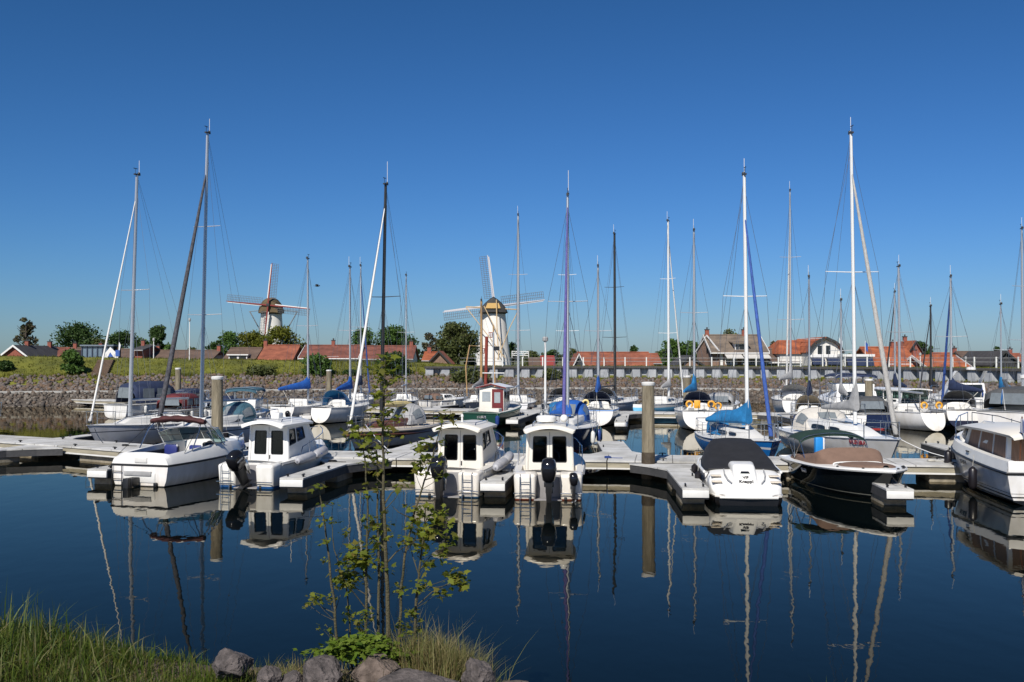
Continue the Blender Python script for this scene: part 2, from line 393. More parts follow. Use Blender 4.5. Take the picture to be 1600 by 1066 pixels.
def outboard(root, x, y, z, tilt=0., yaw=0., s=1., m=BLACK):
    M = Matrix.Translation(V((x, y, z))) @ Matrix.Rotation(yaw, 4, 'Z') @ Matrix.Rotation(tilt, 4, 'Y') @ Matrix.Diagonal((s, s * .88, s, 1))
    rg = []
    for zz_, fx, bx, w_ in ((-.30, .16, -.20, .12), (-.24, .24, -.27, .19), (-.05, .27, -.31, .225), (.16, .25, -.30, .22), (.27, .18, -.22, .17), (.31, .08, -.12, .09)):
        rg.append([((fx + bx) / 2 + (fx - bx) / 2 * math.copysign(abs(math.cos(a)) ** .6, math.cos(a)), w_ * math.copysign(abs(math.sin(a)) ** .6, math.sin(a)), zz_) for a in [2 * math.pi * k / 16 for k in range(16)]])
    o = G().loft(rg).xf(M).done('outboard_motor', mat('glossy_black', (.01, .01, .012), .12, var=.1), root, ang=50)
    g = G().hexa([(-.15, .06, -.95), (-.15, -.06, -.95), (.09, -.06, -.95), (.09, .06, -.95)], [(-.20, .10, -.28), (-.20, -.10, -.28), (.14, -.10, -.28), (.14, .10, -.28)])
    g.box((-.06, 0, -.86), (.5, .26, .02)); g.ell((-.05, 0, -1.05), (.28, .065, .065), 10, 6)
    g.hexa([(-.06, .012, -1.3), (-.06, -.012, -1.3), (.08, -.012, -1.3), (.08, .012, -1.3)], [(-.12, .02, -1.), (-.12, -.02, -1.), (.14, -.02, -1.), (.14, .02, -1.)])
    g.xf(M).done('leg', m, o, bev=.012)
    g = G()
    for k in range(3):
        a = 2 * math.pi * k / 3; c, n_ = math.cos(a), math.sin(a)
        g.extr([(-.34, .02 * c, .02 * n_ - 1.05), (-.34, .14 * c - .05 * n_, .14 * n_ + .05 * c - 1.05), (-.36, .15 * c + .05 * n_, .15 * n_ - .05 * c - 1.05)], (.015, 0, 0))
    g.xf(M).done('propeller', ALU, o, smooth=False)
    G().box((.21, 0, -.32), (.16, .30, .34)).box((.24, 0, -.52), (.06, .22, .3)).xf(M).done('bracket', STEEL, o, bev=.02)
    g = G().box((-.03, .226, .02), (.26, .006, .05)).box((-.03, -.226, .02), (.26, .006, .05)); g.xf(M).done('stripe', GREYC, o)
    return o
def ladder(root, x, y0, y1, z0, z1, n=3, m=STEEL, lean=.0):
    g = G()
    for y in (y0, y1): g.tube([(x - lean, y, z0), (x, y, z1), (x + .1, y, z1 + .06)], .014, 5)
    for i in range(n):
        z = z0 + (z1 - z0) * (i + .3) / n; g.tube([(x, y0, z), (x, y1, z)], .014, 5)
    return g.done('ladder', m, root)
def arch_ring(x, w_, z0, h, n=10, p=2.):
    return [(x, w_ * math.copysign(abs(math.cos(a)) ** (2 / p), math.cos(a)), z0 + h * abs(math.sin(a)) ** (2 / p)) for a in [math.pi * k / n for k in range(n + 1)]]
def hood(root, x0, x1, w_, h, z0, m, win=CLEARV, name='spray_hood'):
    us = [0, .25, .5, .7, .85, .95, 1]
    X = lambda u: x0 + (x1 - x0) * u
    ring = lambda u, k=1.: arch_ring(X(u), w_ * k * (1 - .22 * u), z0, h * k * max(.03, (1 - u ** 2.4)), 12, 2.6)
    o = G().loft([ring(u) for u in us], closed=False, cap=False).done(name, m, root, ang=60)
    if win:
        for a, b in ((1, 3), (5, 7), (9, 11)):
            rr = [[V(p) + V((.008, 0, .004)) for p in ring(u, 1.012)[a:b + 1]] for u in ((.5, .7, .85, .93) if a == 5 else (.15, .35, .6))]
            G().loft(rr, closed=False, cap=False).done('hood_window', win, o, ang=60)
    G().tube([V(p) * 1.0 for p in ring(0, 1.005)], .016, 5).done('hood_frame', STEEL, o)
    return o
def lifelines(root, H, t0, t1, h=.6, n=4, m=STEEL, sides=(1, -1)):
    g = G()
    for sd_ in sides:
        top = []
        for i in range(n + 1):
            p = H.S(t0 + (t1 - t0) * i / n, sd_, .06); q = p + V((0, 0, h)); top.append(q)
            g.tube([p, q], .013, 5)
        g.tube(top, .007, 4); g.tube([V((p.x, p.y, p.z - h * .5)) for p in top], .006, 4)
    return g.done('lifeline', m, root)
def pulpit(root, H, h=.62, t0=.86, m=STEEL, name='pulpit'):
    a = [H.S(t, 1, .04, h) for t in (t0, .93, .975)]; b = [H.S(t, -1, .04, h) for t in (.975, .93, t0)]
    f = H.S(1, 1, 0, h) + V((.06, 0, 0)); g = G().tube(a + [f] + b, .016, 5)
    for t in (t0, .95):
        for s_ in (1, -1): g.tube([H.S(t, s_, .04), H.S(t, s_, .04, h)], .014, 5)
    g.tube([H.S(1, 1, 0), f], .014, 5)
    return g.done(name, m, root)
def pushpit(root, H, h=.62, m=STEEL, t1=.14):
    a = [H.S(t1, 1, .05, h), H.S(.02, 1, .06, h)]; b = [H.S(.02, -1, .06, h), H.S(t1, -1, .05, h)]
    g = G().tube(a + b, .016, 5)
    g.tube([V((p.x, p.y, p.z - h / 2)) for p in a + b], .011, 5)
    for t in (t1, .02):
        for s_ in (1, -1): g.tube([H.S(t, s_, .055), H.S(t, s_, .055, h)], .014, 5)
    return g.done('pushpit', m, root)
def horseshoe(root, x, y, z, m, name='lifebuoy', r=.165):
    pts = [(x, y + r * math.cos(a), z + r * math.sin(a)) for a in [R(-60) + R(300) * k / 12 for k in range(13)]]
    return G().tube(pts, r * .34, 8).done(name, m, root)
def sail_cover(root, xm, z, Lb, m, up=.9, w_=.16, hh=.34, drop=.1, M=Matrix.Identity(4)):
    """canvas lying along the boom from the mast aft, with a collar climbing the mast"""
    rg = []
    for i, (u, top, bot, ww) in enumerate(((0, up, -.14, .9), (.03, up * .98, -.16, 1.), (.09, up * .72, -.15, 1.1), (.17, hh * 1.35, -.14, 1.05), (.3, hh * 1.05, -.13, 1.), (.5, hh * .85, -.12, .85), (.72, hh * .62, -.11, .7), (.9, hh * .42, -.1, .55), (1., hh * .25, -.08, .4))):
        x = xm + .12 - (Lb + .12) * u; zc = z - drop * u
        rr = []
        for k in range(12):
            a = 2 * math.pi * k / 12; c, s_ = math.cos(a), math.sin(a)
            wd = w_ * ww * (1 - .75 * max(0, s_) ** 1.5 * (1 if top > .5 else .45))
            rr.append((x - .04 * s_ * (u < .05), wd * c * (1 + .12 * math.sin(9 * u + k)), zc + (top * s_ if s_ > 0 else -bot * s_)))
        rg.append(rr)
    return G().loft(rg).xf(M).done('sail_cover', m, root, ang=70)

def sailboat(label, st, ang, L, B, mt, top, hm=None, hs=.85, hb=1.05, tw=.7, cover=None, furl=None, fr=.08, hoodm=None, mm=None, mr=.082,
             sp=1, rake=1.8, roof=OFFW, stripe=None, loc=None, boomL=None, buoys=(), lad=True, pins=True, winm=None, srake=-.28, skeel=.04,
             hw=1., boomz=None, group='sailing boats moored in the marina', cover_up=.9, fenders=(), coach=.38, spr=None, motor=False, dk=None, furl_top=.93, swing=0., antenna=.5, cov_w=.16, cov_h=.34):
    o = loc or P(st[0], st[1], 0)
    r = thing('sailing_boat', label, 'sailing boat', o, R(ang), group)
    H = Hull(r, L, B, hs, hb, hm or HW, tw=tw, rake=L * .12, srake=srake, skeel=skeel, dip=.04)
    deck(r, H, dk or OFFW, cock=(.03, .32, .52, hs - .42))
    if stripe: rubrail(r, H, stripe, .035, -.04, 'sheer_stripe')
    else: rubrail(r, H, ALU, .018, 0, 'toe_rail', stern=False)
    xm = mt * L; zd = H.zs(mt)
    bx0, bx1 = .33 * L, min(.8, mt + .2) * L
    Bq, Tq, F, ctr = block(bx0, bx1, B * .31, B * .15, zd - .1, zd + coach + .06, B * .27, B * .09, .06, coach * 2.2, zd + coach * .8, H.zs(bx1 / L) - .02)
    co = G().hexa(Bq, Tq).done('coachroof', roof, r, bev=.05)
    for f in ('port', 'stbd'):
        for u0, u1 in ((.12, .38), (.46, .66)):
            G().extr(*panel(F[f], u0, .38, u1, .72, .016, .03, ctr, .3)).done('window', winm or DARKW, co)
    G().extr(*panel(F['top'], .42, .36, .6, .64, .04, .06, ctr)).done('hatch', DARKW, co, bev=.01)
    # mast, spreaders, boom
    zb = zd + coach; hgt = top - zb; tr = math.tan(R(rake))
    mp = lambda f: V((xm - tr * hgt * f, 0, zb + hgt * f))
    ms = G().tube([mp(0), mp(.5), mp(.9), mp(1)], mr, 10, mr * .72, 1.35).done('mast', mm or ALU, r)
    spw = spr or B * .33
    for k in range(sp):
        f = [.52, .75][k] if sp == 1 else [.36, .67][k]
        for s_ in (1, -1): G().tube([mp(f), mp(f) + V((-.1, s_ * spw * (1 - .2 * k), .03))], .022, 5, .015).done('spreader', mm or ALU, ms)
    g = G().box(mp(1) + V((0, 0, .03)), (.34, .1, .06)).tube([mp(1) + V((.1, 0, 0)), mp(1) + V((.1, 0, .3))], .012, 4).ell(mp(1) + V((-.12, 0, .09)), .07, 8, 5)
    g.box(mp(1) + V((.1, 0, .3)), (.26, .02, .03)); g.done('masthead', DMAST, ms)
    if antenna: G().tube([mp(1) + V((-.1, .03, 0)), mp(1) + V((-.1, .03, antenna + .2))], .012, 4).done('antenna', WHTT, ms)
    f0 = .52 if sp == 1 else .36
    for s_ in (1, -1):
        ch = H.S(mt - .02, s_, .05); tip = mp(f0) + V((-.1, s_ * spw, .03))
        g = G().tube([ch, tip, mp(.95)], .0075, 4); g.tube([H.S(mt - .05, s_, .08), mp(f0 - .02)], .0065, 4); g.tube([H.S(mt + .03, s_, .08), mp(f0 - .02)], .0065, 4)
        g.done('shroud', WIRE, r)
    G().tube([H.S(.01, 1, B), mp(1)], .007, 4).done('backstay', WIRE, r)
    bow = V((L * .985, 0, hb + .05))
    if furl:
        e = mp(furl_top); pts = [bow + V((-.05, 0, .05)) + (e - bow) * u for u in (.0, .012, .03, .3, .6, .9, .985)]
        rad = [.03, .09, fr * 1.02, fr * .98, fr * .8, fr * .5, .02]; rg = []
        for i, (p, q) in enumerate(zip(pts, rad)):
            rg.append([(p.x + q * math.cos(2 * math.pi * k / 8), p.y + q * math.sin(2 * math.pi * k / 8), p.z) for k in range(8)])
        fs_ = G().loft(rg).done('furled_sail', furl, r, ang=80)
        G().lathe([(.03, 0), (.1, .01), (.1, .1), (.03, .11)], 10, bow + V((-.05, 0, .02))).done('furling_drum', DMAST, fs_)
        G().tube([e + (bow - e) * .012, mp(.99 if furl_top > .9 else furl_top + .04)], .008, 4).done('forestay', WIRE, r)
    else: G().tube([bow, mp(.98)], .009, 4).done('forestay', WIRE, r)
    Lb = boomL or xm * .72; zbm = (boomz or zb + .75)
    MS = Matrix.Translation((xm, 0, 0)) @ Matrix.Rotation(R(swing), 4, 'Z') @ Matrix.Translation((-xm, 0, 0))
    bm_ = G().tube([(xm - .05, 0, zbm), (xm - Lb, 0, zbm - .06)], .055, 8).xf(MS).done('boom', mm or ALU, r)
    if cover: sail_cover(r, xm - tr * .9, zbm + .05, Lb, cover, cover_up, cov_w, cov_h, .1, MS)
    G().tube([MS @ V((xm - Lb + .05, 0, zbm)), mp(.995)], .006, 4).done('topping_lift', WIRE, r)
    G().tube([MS @ V((xm - Lb + .3, 0, zbm - .05)), (xm - Lb + .3, 0, hs - .1)], .018, 5).done('mainsheet', ROPE, r)
    if hoodm: hood(r, .25 * L, .25 * L + 1.35, B * .34 * hw, .95, hs + .1, hoodm)
    if pins:
        pulpit(r, H); pushpit(r, H); lifelines(r, H, .14, .86, .58, 4)
    if lad: ladder(r, -.02 + 0, -.22, .1, .12, hs + .3, 4)
    for i, bmat in enumerate(buoys): horseshoe(r, .12, (-1) ** i * B * tw * .3 - .05 * i, hs + .4, bmat)
    for (t, s_, fm, hh) in fenders:
        p = H.side_at(t, H.zs(t) - .15, s_, .1); fender(r, p.x, p.y, p.z, hh, .1, fm)
    if motor: outboard(r, -.28, -B * .22, .55, R(-20), 0, .62)
    # loose gear in the cockpit
    g = G().box((.26 * L, B * .14, hs + .03), (.35, .3, .16)).ell((.12 * L, -B * .12, hs + .02), (.22, .16, .1), 8, 5).tube([(.1 * L, 0, hs - .1), (.2 * L, 0, hs + .25)], .02, 5)
    g.done('cockpit_gear', GREYC, r, bev=.01)
    return r, H

HW = hullmat('white_hull', (.72, .71, .69), [(-.5, .035, (.03, .03, .035))])
HWB = hullmat('white_hull_blue_boot', (.72, .72, .70), [(-.5, .08, (.015, .07, .25))])
HGREY = hullmat('grey_topsides', (.58, .58, .60), [(-.5, .06, (.03, .03, .035)), (.70, .735, (.05, .06, .09))])
HBLUE = hullmat('blue_topsides', (.012, .14, .42), [(-.5, .05, (.6, .6, .6)), (.62, .70, (.6, .6, .6))])
HLBLUE = hullmat('light_blue_topsides', (.15, .42, .62), [(-.5, .1, (.6, .6, .6)), (.62, 1.2, (.66, .66, .64))])
HBLACK = hullmat('black_topsides', (.010, .012, .016), [(-.5, .07, (.35, .34, .33))], .1)
HNAVY = hullmat('navy_topsides', (.012, .02, .06), [(-.5, .06, (.4, .05, .04))], .12)
HGREEN = hullmat('green_topsides', (.006, .045, .028), [(-.5, .08, (.02, .02, .02))], .3)
HCREAM = hullmat('pale_topsides', (.40, .41, .43), [(-.5, .05, (.05, .05, .06))], .3)
HBW = hullmat('white_over_black', (.74, .72, .70), [(-.5, .22, (.012, .012, .014))])
HCRUISE = hullmat('striped_topsides', (.70, .69, .68), [(-.5, .13, (.012, .012, .014)), (.19, .23, (.012, .012, .014)), (.30, .315, (.05, .05, .05))])
HB2 = hullmat('white_hull_blue_waterline', (.74, .73, .70), [(-.5, .07, (.02, .09, .28))])
HB3 = hullmat('cream_hull', (.72, .68, .62), [(-.5, .035, (.03, .08, .16))])
HB4 = hullmat('cream_hull_brown', (.74, .70, .64), [(-.5, .035, (.16, .05, .03))])

# ------------------------------------------------------------------ outboard cabin boats in the front row
def cabin_boat(label, st, ang, L, B, hm, gel, obx=(0, 0, 0, 1.), ladside=1, roofgear='antenna', fend='right', zr=1.80, spare=False, winm=DARKW):
    o = P(st[0], st[1], 0)
    r = thing('cabin_boat', label, 'motor boat', o, R(ang), 'outboard cabin boats in the front row')
    H = Hull(r, L - .45, B, .74, 1.08, hm, x0=.45, tw=.96, mx=.4, bp=2.3, prof=CHINE, rake=.5, skeel=-.3, flare=.2)
    deck(r, H, gel, cock=(.02, .24, .80, .28))
    rubrail(r, H, mat('grey_fendering', (.30, .30, .30), .6), .035, -.05, t0=.02)
    for s_ in (1, -1):
        y0, y1 = .36, B * .485
        g = G().hexa([(0.03, s_ * y0, -.15), (0.03, s_ * y1 * .93, -.15), (.5, s_ * y1 * .97, -.15), (.5, s_ * y0, -.15)],
                     [(-.04, s_ * (y0 - .02), .72), (-.04, s_ * y1 * .97, .72), (.5, s_ * y1, .78), (.5, s_ * (y0 - .06), .78)])
        g.done('swim_platform', hm, r, bev=.09, seg=4)
        G().tube([(-.07, s_ * (y0 - .0), .2), (-.08, s_ * y1 * .97, .2)], .016, 5).done('platform_rail', STEEL, r)
        G().box((.02, s_ * .5, .05), (.06, .09, .09)).done('trim_tab', DARKIN, r, bev=.02)
    G().box((.44, 0, .3), (.05, .8, .75)).box((.2, 0, -.02), (.45, .8, .08)).done('motor_well', mat('grey_well', (.22, .21, .21), .6), r, bev=.02)
    Bq, Tq, F, ctr = block(1.5, 3.75, .70, .66, .3, zr, .64, .55, .06, .55, zr, .9)
    WN = dict(back=[(.13, .43, .40, .88), (.57, .87, .40, .88)], front=[(.06, .47, .35, .9), (.53, .94, .35, .9)], port=[(.06, .34, .56, .9), (.40, .72, .56, .9)])
    WN['stbd'] = WN['port']; g = G()
    for f in ('back', 'front', 'port', 'stbd'): wallgrid(g, F[f], WN[f], ctr)
    for i in range(4): g.tube([Bq[i] * .985 + ctr * .015, Tq[i] * .985 + ctr * .015], .055, 8)
    cb = g.done('cabin', gel, r, ang=30)
    for f in WN:
        for u0, u1, v0, v1 in WN[f]:
            w1 = G().extr(*panel(F[f], u0 - .005, v0 - .005, u1 + .005, v1 + .005, -.018, .008, ctr)).done('window', CABG, cb, smooth=False)
            q, vec = panel(F[f], u0, v0, u1, v1, .008, .012, ctr, .07)
            G().tube(q + [q[0]], .017, 5).done('window_frame', BLACK, w1)
    G().box((2.5, .32, .86), (.45, .42, .12)).box((2.3, .32, 1.08), (.1, .42, .4)).box((2.5, .32, .6), (.3, .3, .45)).done('helm_seat', mat('blue_seat', (.05, .06, .12), .6), cb, bev=.04)
    G().box((3.05, 0, .88), (.35, 1.1, .5)).done('dashboard', mat('dash_grey', (.08, .08, .085), .5), cb, bev=.04)
    G().lathe([(.15, 0), (.17, .02), (.15, .04)], 14).xf(Matrix.Translation((2.84, .32, 1.12)) @ Matrix.Rotation(R(-60), 4, 'Y')).done('steering_wheel', BLACK, cb)
    G().box((2.5, -.36, .62), (1.1, .4, .25)).done('bench', mat('grey_seat', (.3, .3, .3), .6), cb, bev=.03)
    G().extr(*panel(F['back'], .494, .06, .506, .97, .006, .012, ctr)).done('door_seam', GREYC, cb)
    G().extr(*panel(F['back'], .52, .30, .545, .38, .02, .03, ctr)).done('door_handle', BLACK, cb)
    rg = []
    for x, k, dz in ((1.02, .90, -.03), (1.06, .98, 0), (1.25, 1, .01), (2.6, 1, .02), (3.25, .97, 0), (3.38, .9, -.03)):
        up = [(x, .77 * k * c, zr + dz + .03 + .15 * (1 - c * c)) for c in [1 - 2 * i / 14 for i in range(15)]]
        dn = [(p[0], p[1] * .97, p[2] - .07) for p in up[::-1]]
        rg.append(up + dn)
    rf = G().loft(rg).done('roof', gel, r, ang=50)
    g = G()
    for s_ in (1, -1):
        g.tube([(1.4, s_ * .5, zr + .10), (1.5, s_ * .5, zr + .20), (2.9, s_ * .5, zr + .20), (3.0, s_ * .5, zr + .10)], .015, 5)
    g.tube([(1.5, .5, zr + .2), (1.5, -.5, zr + .2)], .015, 5); g.done('roof_rail', STEEL, rf)
    if roofgear == 'dome':
        G().lathe([(.2, 0), (.3, .03), (.31, .16), (.26, .2), (.05, .22)], 16, (2.2, .12, zr + .2)).done('radar', WHITE, rf)
        G().ell((2.0, -.42, zr + .33), .12, 12, 7).done('gps_dome', WHITE, rf)
    elif roofgear == 'box':
        G().box((2.3, .1, zr + .26), (.35, .3, .22)).done('life_raft', WHITE, rf, bev=.05)
        G().tube([(1.9, -.62, zr + .05), (1.9, -.62, zr + .75)], .012, 5).done('antenna', WHTT, rf)
    else:
        G().tube([(1.75, 0, zr + .16), (1.75, 0, zr + .36)], .03, 8).ell((1.75, 0, zr + .38), (.05, .05, .05), 8, 5).done('navigation_light', WHITE, rf)
    Bq, Tq, F2, c2 = block(3.55, L * .9, .62, .22, .85, 1.24, .50, .12, .02, .4, 1.2, .98)
    G().hexa(Bq, Tq).done('fore_cabin', gel, r, bev=.08, seg=3)
    for s_ in (1, -1):
        pts = [H.S(t, s_, .06, h) for t, h in ((.28, .02), (.32, .34), (.5, .45), (.7, .5), (.86, .5), (.97, .5))]
        g = G().tube(pts, .015, 5)
        for t in (.42, .6, .78): g.tube([H.S(t, s_, .06), H.S(t, s_, .06, .46)], .012, 5)
        g.done('guard_rail', STEEL, r)
    a, b_ = (.50, .78) if ladside > 0 else (-.78, -.50)
    ladder(r, -.09, a, b_, -.18, .66, 4)
    outboard(r, -.36 + obx[0], obx[1], .90, obx[2], obx[4] if len(obx) > 4 else 0, obx[3])
    if spare: outboard(r, -.16, -.72, .62, 0, .15, .6)
    if fend:
        sd_ = -1
        for t, ln in ((.16, 1.25), (.42, 1.1)):
            p = H.S(t, sd_, -.12, -.02); q = H.S(t + ln / H.L, sd_, -.14, .0)
            M = (q - p).to_track_quat('Z', 'Y').to_matrix().to_4x4()
            fd = fender(r, p.x, p.y, p.z, ln, .15, mat('grey_fender', (.36, .36, .38), .5, var=.15), M)
            G().tube([p + V((.25, .16, .02)), p + V((.25, -.02, .16)), p + V((.25, -.16, .02))], .012, 5).done('line', FENDB, fd)
    g = G().box((.9, .55, .42), (.5, .35, .28)).box((1.1, -.5, .40), (.6, .4, .24)); g.done('cockpit_seat', mat('grey_seat', (.3, .3, .3), .6), r, bev=.04)
    return r, H

# ------------------------------------------------------------------ the other boats of the front row
def ang_of(st, bw):
    a, b = P(*st), P(*bw); return math.degrees(math.atan2(b.y - a.y, b.x - a.x))
def bowrider():
    o = P(218, 760); r = thing('sports_boat', 'white open sports boat with folded dark red sun top on a steel arch', 'motor boat', o, R(73))
    hm = hullmat('bowrider_hull', (.74, .72, .70), [(-.5, .03, (.05, .05, .05))])
    H = Hull(r, 6.0, 2.3, .66, .82, hm, tw=.9, mx=.4, bp=2.4, prof=CHINE, rake=.9, skeel=-.3, flare=.3)
    rubrail(r, H, BLACK, .035, -.0)
    # upper moulding: gunwales that rise toward the windscreen
    rg = []
    for t in [0, .04, .0401, .1, .2, .3, .4, .5, .6, .61, .7, .8, .9, .96, 1]:
        b = H.b(t); z = H.zs(t) + .02; x = t * 6.0; up = .30 * min(1, t / .04 + .75) + .12 * math.sin(math.pi * min(1, t / .95)) - .2 * max(0, t - .6)
        inside = .04 < t <= .601
        if inside: rg.append([(x, b, z), (x, b * .93, z + up * .7), (x, b * .84, z + up), (x, b * .78, z + up - .02), (x, b * .76, .25), (x, 0, .25), (x, -b * .76, .25), (x, -b * .78, z + up - .02), (x, -b * .84, z + up), (x, -b * .93, z + up * .7), (x, -b, z)])
        else: rg.append([(x, b, z), (x, b * .93, z + up * .7), (x, b * .84, z + up), (x, b * .7, z + up + .02), (x, b * .3, z + up + .04), (x, 0, z + up + .05), (x, -b * .3, z + up + .04), (x, -b * .7, z + up + .02), (x, -b * .84, z + up), (x, -b * .93, z + up * .7), (x, -b, z)])
    g = G().loft(rg, closed=False, cap=False); g.f.append(tuple(range(11))); g.done('deck', WHITE, r, ang=35)
    for s_ in (1, -1): pass
    # cockpit lining and seats
    G().box((2.1, 0, .28), (2.9, 1.62, .05)).done('cockpit_floor', DARKIN, r)
    for s_ in (1, -1): G().loft([[(6 * t, s_ * (H.b(t) * .76 - .012), .3), (6 * t, s_ * (H.b(t) * .78 - .014), H.zs(t) + .25), (6 * t, s_ * (H.b(t) * .78 - .04), H.zs(t) + .25), (6 * t, s_ * (H.b(t) * .76 - .04), .3)] for t in (.06, .15, .25, .35, .45, .54)]).done('cockpit_lining', mat('dark_lining', (.05, .05, .06), .8, var=.2), r)
    for y in (.48, -.48):
        s = G().box((2.55, y, .62), (.5, .5, .14)).box((2.30, y, .86), (.13, .5, .5)).box((2.55, y, .42), (.3, .3, .28)).done('seat', NAVYSEAT, r, bev=.05)
        G().box((2.30, y, 1.06), (.10, .52, .10)).done('headrest', WHITE, s, bev=.04)
    G().box((.75, 0, .56), (.55, 1.5, .18)).box((.5, 0, .76), (.14, 1.5, .34)).done('rear_bench', NAVYSEAT, r, bev=.05)
    G().box((1.6, .55, .6), (.7, .35, .2)).done('side_cushion', NAVYSEAT, r, bev=.05)
    G().box((3.35, -.45, .95), (.35, .7, .35)).done('dashboard', DARKIN, r, bev=.06)
    G().lathe([(.17, 0), (.19, .02), (.17, .04)], 14).xf(Matrix.Translation((3.1, -.45, 1.02)) @ Matrix.Rotation(R(-65), 4, 'Y')).done('steering_wheel', BLACK, r)
    # wrap-around windscreen
    base = []; topp = []
    for t, f in ((.43, .86), (.52, .85), (.58, .8), (.63, .62), (.66, .3), (.665, 0)):
        p = H.S(t); base.append(V((p.x, p.y * f, 1.18 - .02 * f)))
        topp.append(V((p.x - .38, p.y * f * .93, 1.62 - .10 * (t < .5))))
    full = lambda L_: L_ + [V((p.x, -p.y, p.z)) for p in L_[::-1][1:]]
    bl, tl = full(base), full(topp)
    ws = G().loft([bl, tl], closed=False, cap=False).done('windscreen', TINT, r, smooth=False)
    g = G().tube(tl, .018, 5).tube(bl, .018, 5)
    for k in (0, 2, 4, 6, 8, 10): g.tube([bl[k], tl[k]], .016, 5)
    g.done('windscreen_frame', STEEL, ws)
    # wakeboard arch with the folded sun top
    g = G()
    for s_ in (1, -1):
        for x0, x1, zt in ((3.2, 2.2, 1.98), (2.7, 2.0, 1.98), (1.3, 2.0, 1.92)):
            g.tube([(x0, s_ * 1.0, 1.02), (x0 + (x1 - x0) * .6, s_ * .98, 1.62), (x1, s_ * .86, zt)], .02, 6)
        g.tube([(3.0, s_ * 1.0, 1.3), (2.2, s_ * .98, 1.62)], .014, 5)
    g.tube([(2.2, .86, 1.98), (2.2, .5, 2.06), (2.2, -.5, 2.06), (2.2, -.86, 1.98)], .022, 6); g.tube([(2.0, .86, 1.98), (2.0, 0, 2.05), (2.0, -.86, 1.98)], .02, 6)
    ar = g.done('arch', STEEL, r)
    rg = []
    for i in range(15):
        u = -1 + 2 * i / 14; y = u * 1.02; z = 1.95 + .10 * (1 - u * u); k = .11 * (1 - .35 * u ** 6) * (1 + .18 * math.sin(i * 1.9))
        rg.append([(2.0 + 1.4 * k * math.cos(a), y, z - .05 + k * math.sin(a)) for a in [2 * math.pi * j / 10 for j in range(10)]])
    G().loft(rg).done('folded_sun_top', MAROON, r)
    G().tube([(2.0, 1.03, 2.0), (2.02, 0, 2.115), (2.0, -1.03, 2.0)], .03, 6).done('sun_top_seam', OFFW, r)
    G().tube([(1.95, .9, 1.95), (.25, 1.0, .95)], .01, 4).tube([(1.95, -.9, 1.95), (.9, -1.0, .98)], .01, 4).done('strap', BLACK, r)
    # transom: hatch, ladder, recess and sterndrive
    G().box((-.012, -.05, .82), (.03, .45, .17)).done('stern_hatch', OFFW, r, bev=.02)
    G().box((-.03, .05, .40), (.06, 1.0, .14)).done('transom_step', GREYC, r, bev=.02)
    G().box((-.01, 0, .27), (.03, 1.15, .30)).done('transom_recess', OFFW, r, bev=.02)
    g = G().box((-.22, .1, .16), (.4, .26, .26)).box((-.45, .1, .05), (.22, .2, .5)).ell((-.6, .1, -.25), (.25, .1, .1)); g.done('sterndrive', BLACK, r, bev=.04)
    for y in (.55, -.62): G().box((-.05, y, .07), (.1, .12, .14)).done('trim_tab', BLACK, r, bev=.03)
    ladder(r, -.06, .62, .98, -.1, .62, 3, BLACK)
    text(r, 'YB 48', .30, H.S(.80, -1, .02, .17), (1, .42, .03), (0, .25, 1), BLUET)
    g = G()
    for s_ in (1, -1): g.tube([H.S(.72, s_, .14, .26), H.S(.78, s_, .12, .5), H.S(.9, s_, .08, .52), H.S(.97, s_, .04, .3)], .016, 5)
    g.done('guard_rail', STEEL, r)
    G().box((5.4, 0, 1.12), (.3, .3, .1)).done('deck_cushion', WHITE, r, bev=.04)
bowrider()

cabin_boat('white outboard cabin boat with tilted engine, blue waterline and large grey fenders', (383, 763), 76, 5.5, 2.0, HB2, WHITE, (-.02, .10, R(-30), 1.0, R(-14)), 1, 'box', True, 1.84)
cabin_boat('cream outboard cabin boat without radar, its ladder on the right, partly behind sapling twigs', (697, 777), 77.5, 5.6, 2.08, HB3, CREAM, (0, .10, R(-4), 1.08), -1, 'light', True, 1.86)
cabin_boat('cream outboard cabin boat with round white radar and small spare engine on its stern', (856, 782), 86, 5.6, 2.05, HB4, CREAM, (0, -.04, R(-5), 1.08), 1, 'dome', False, 1.86, True)

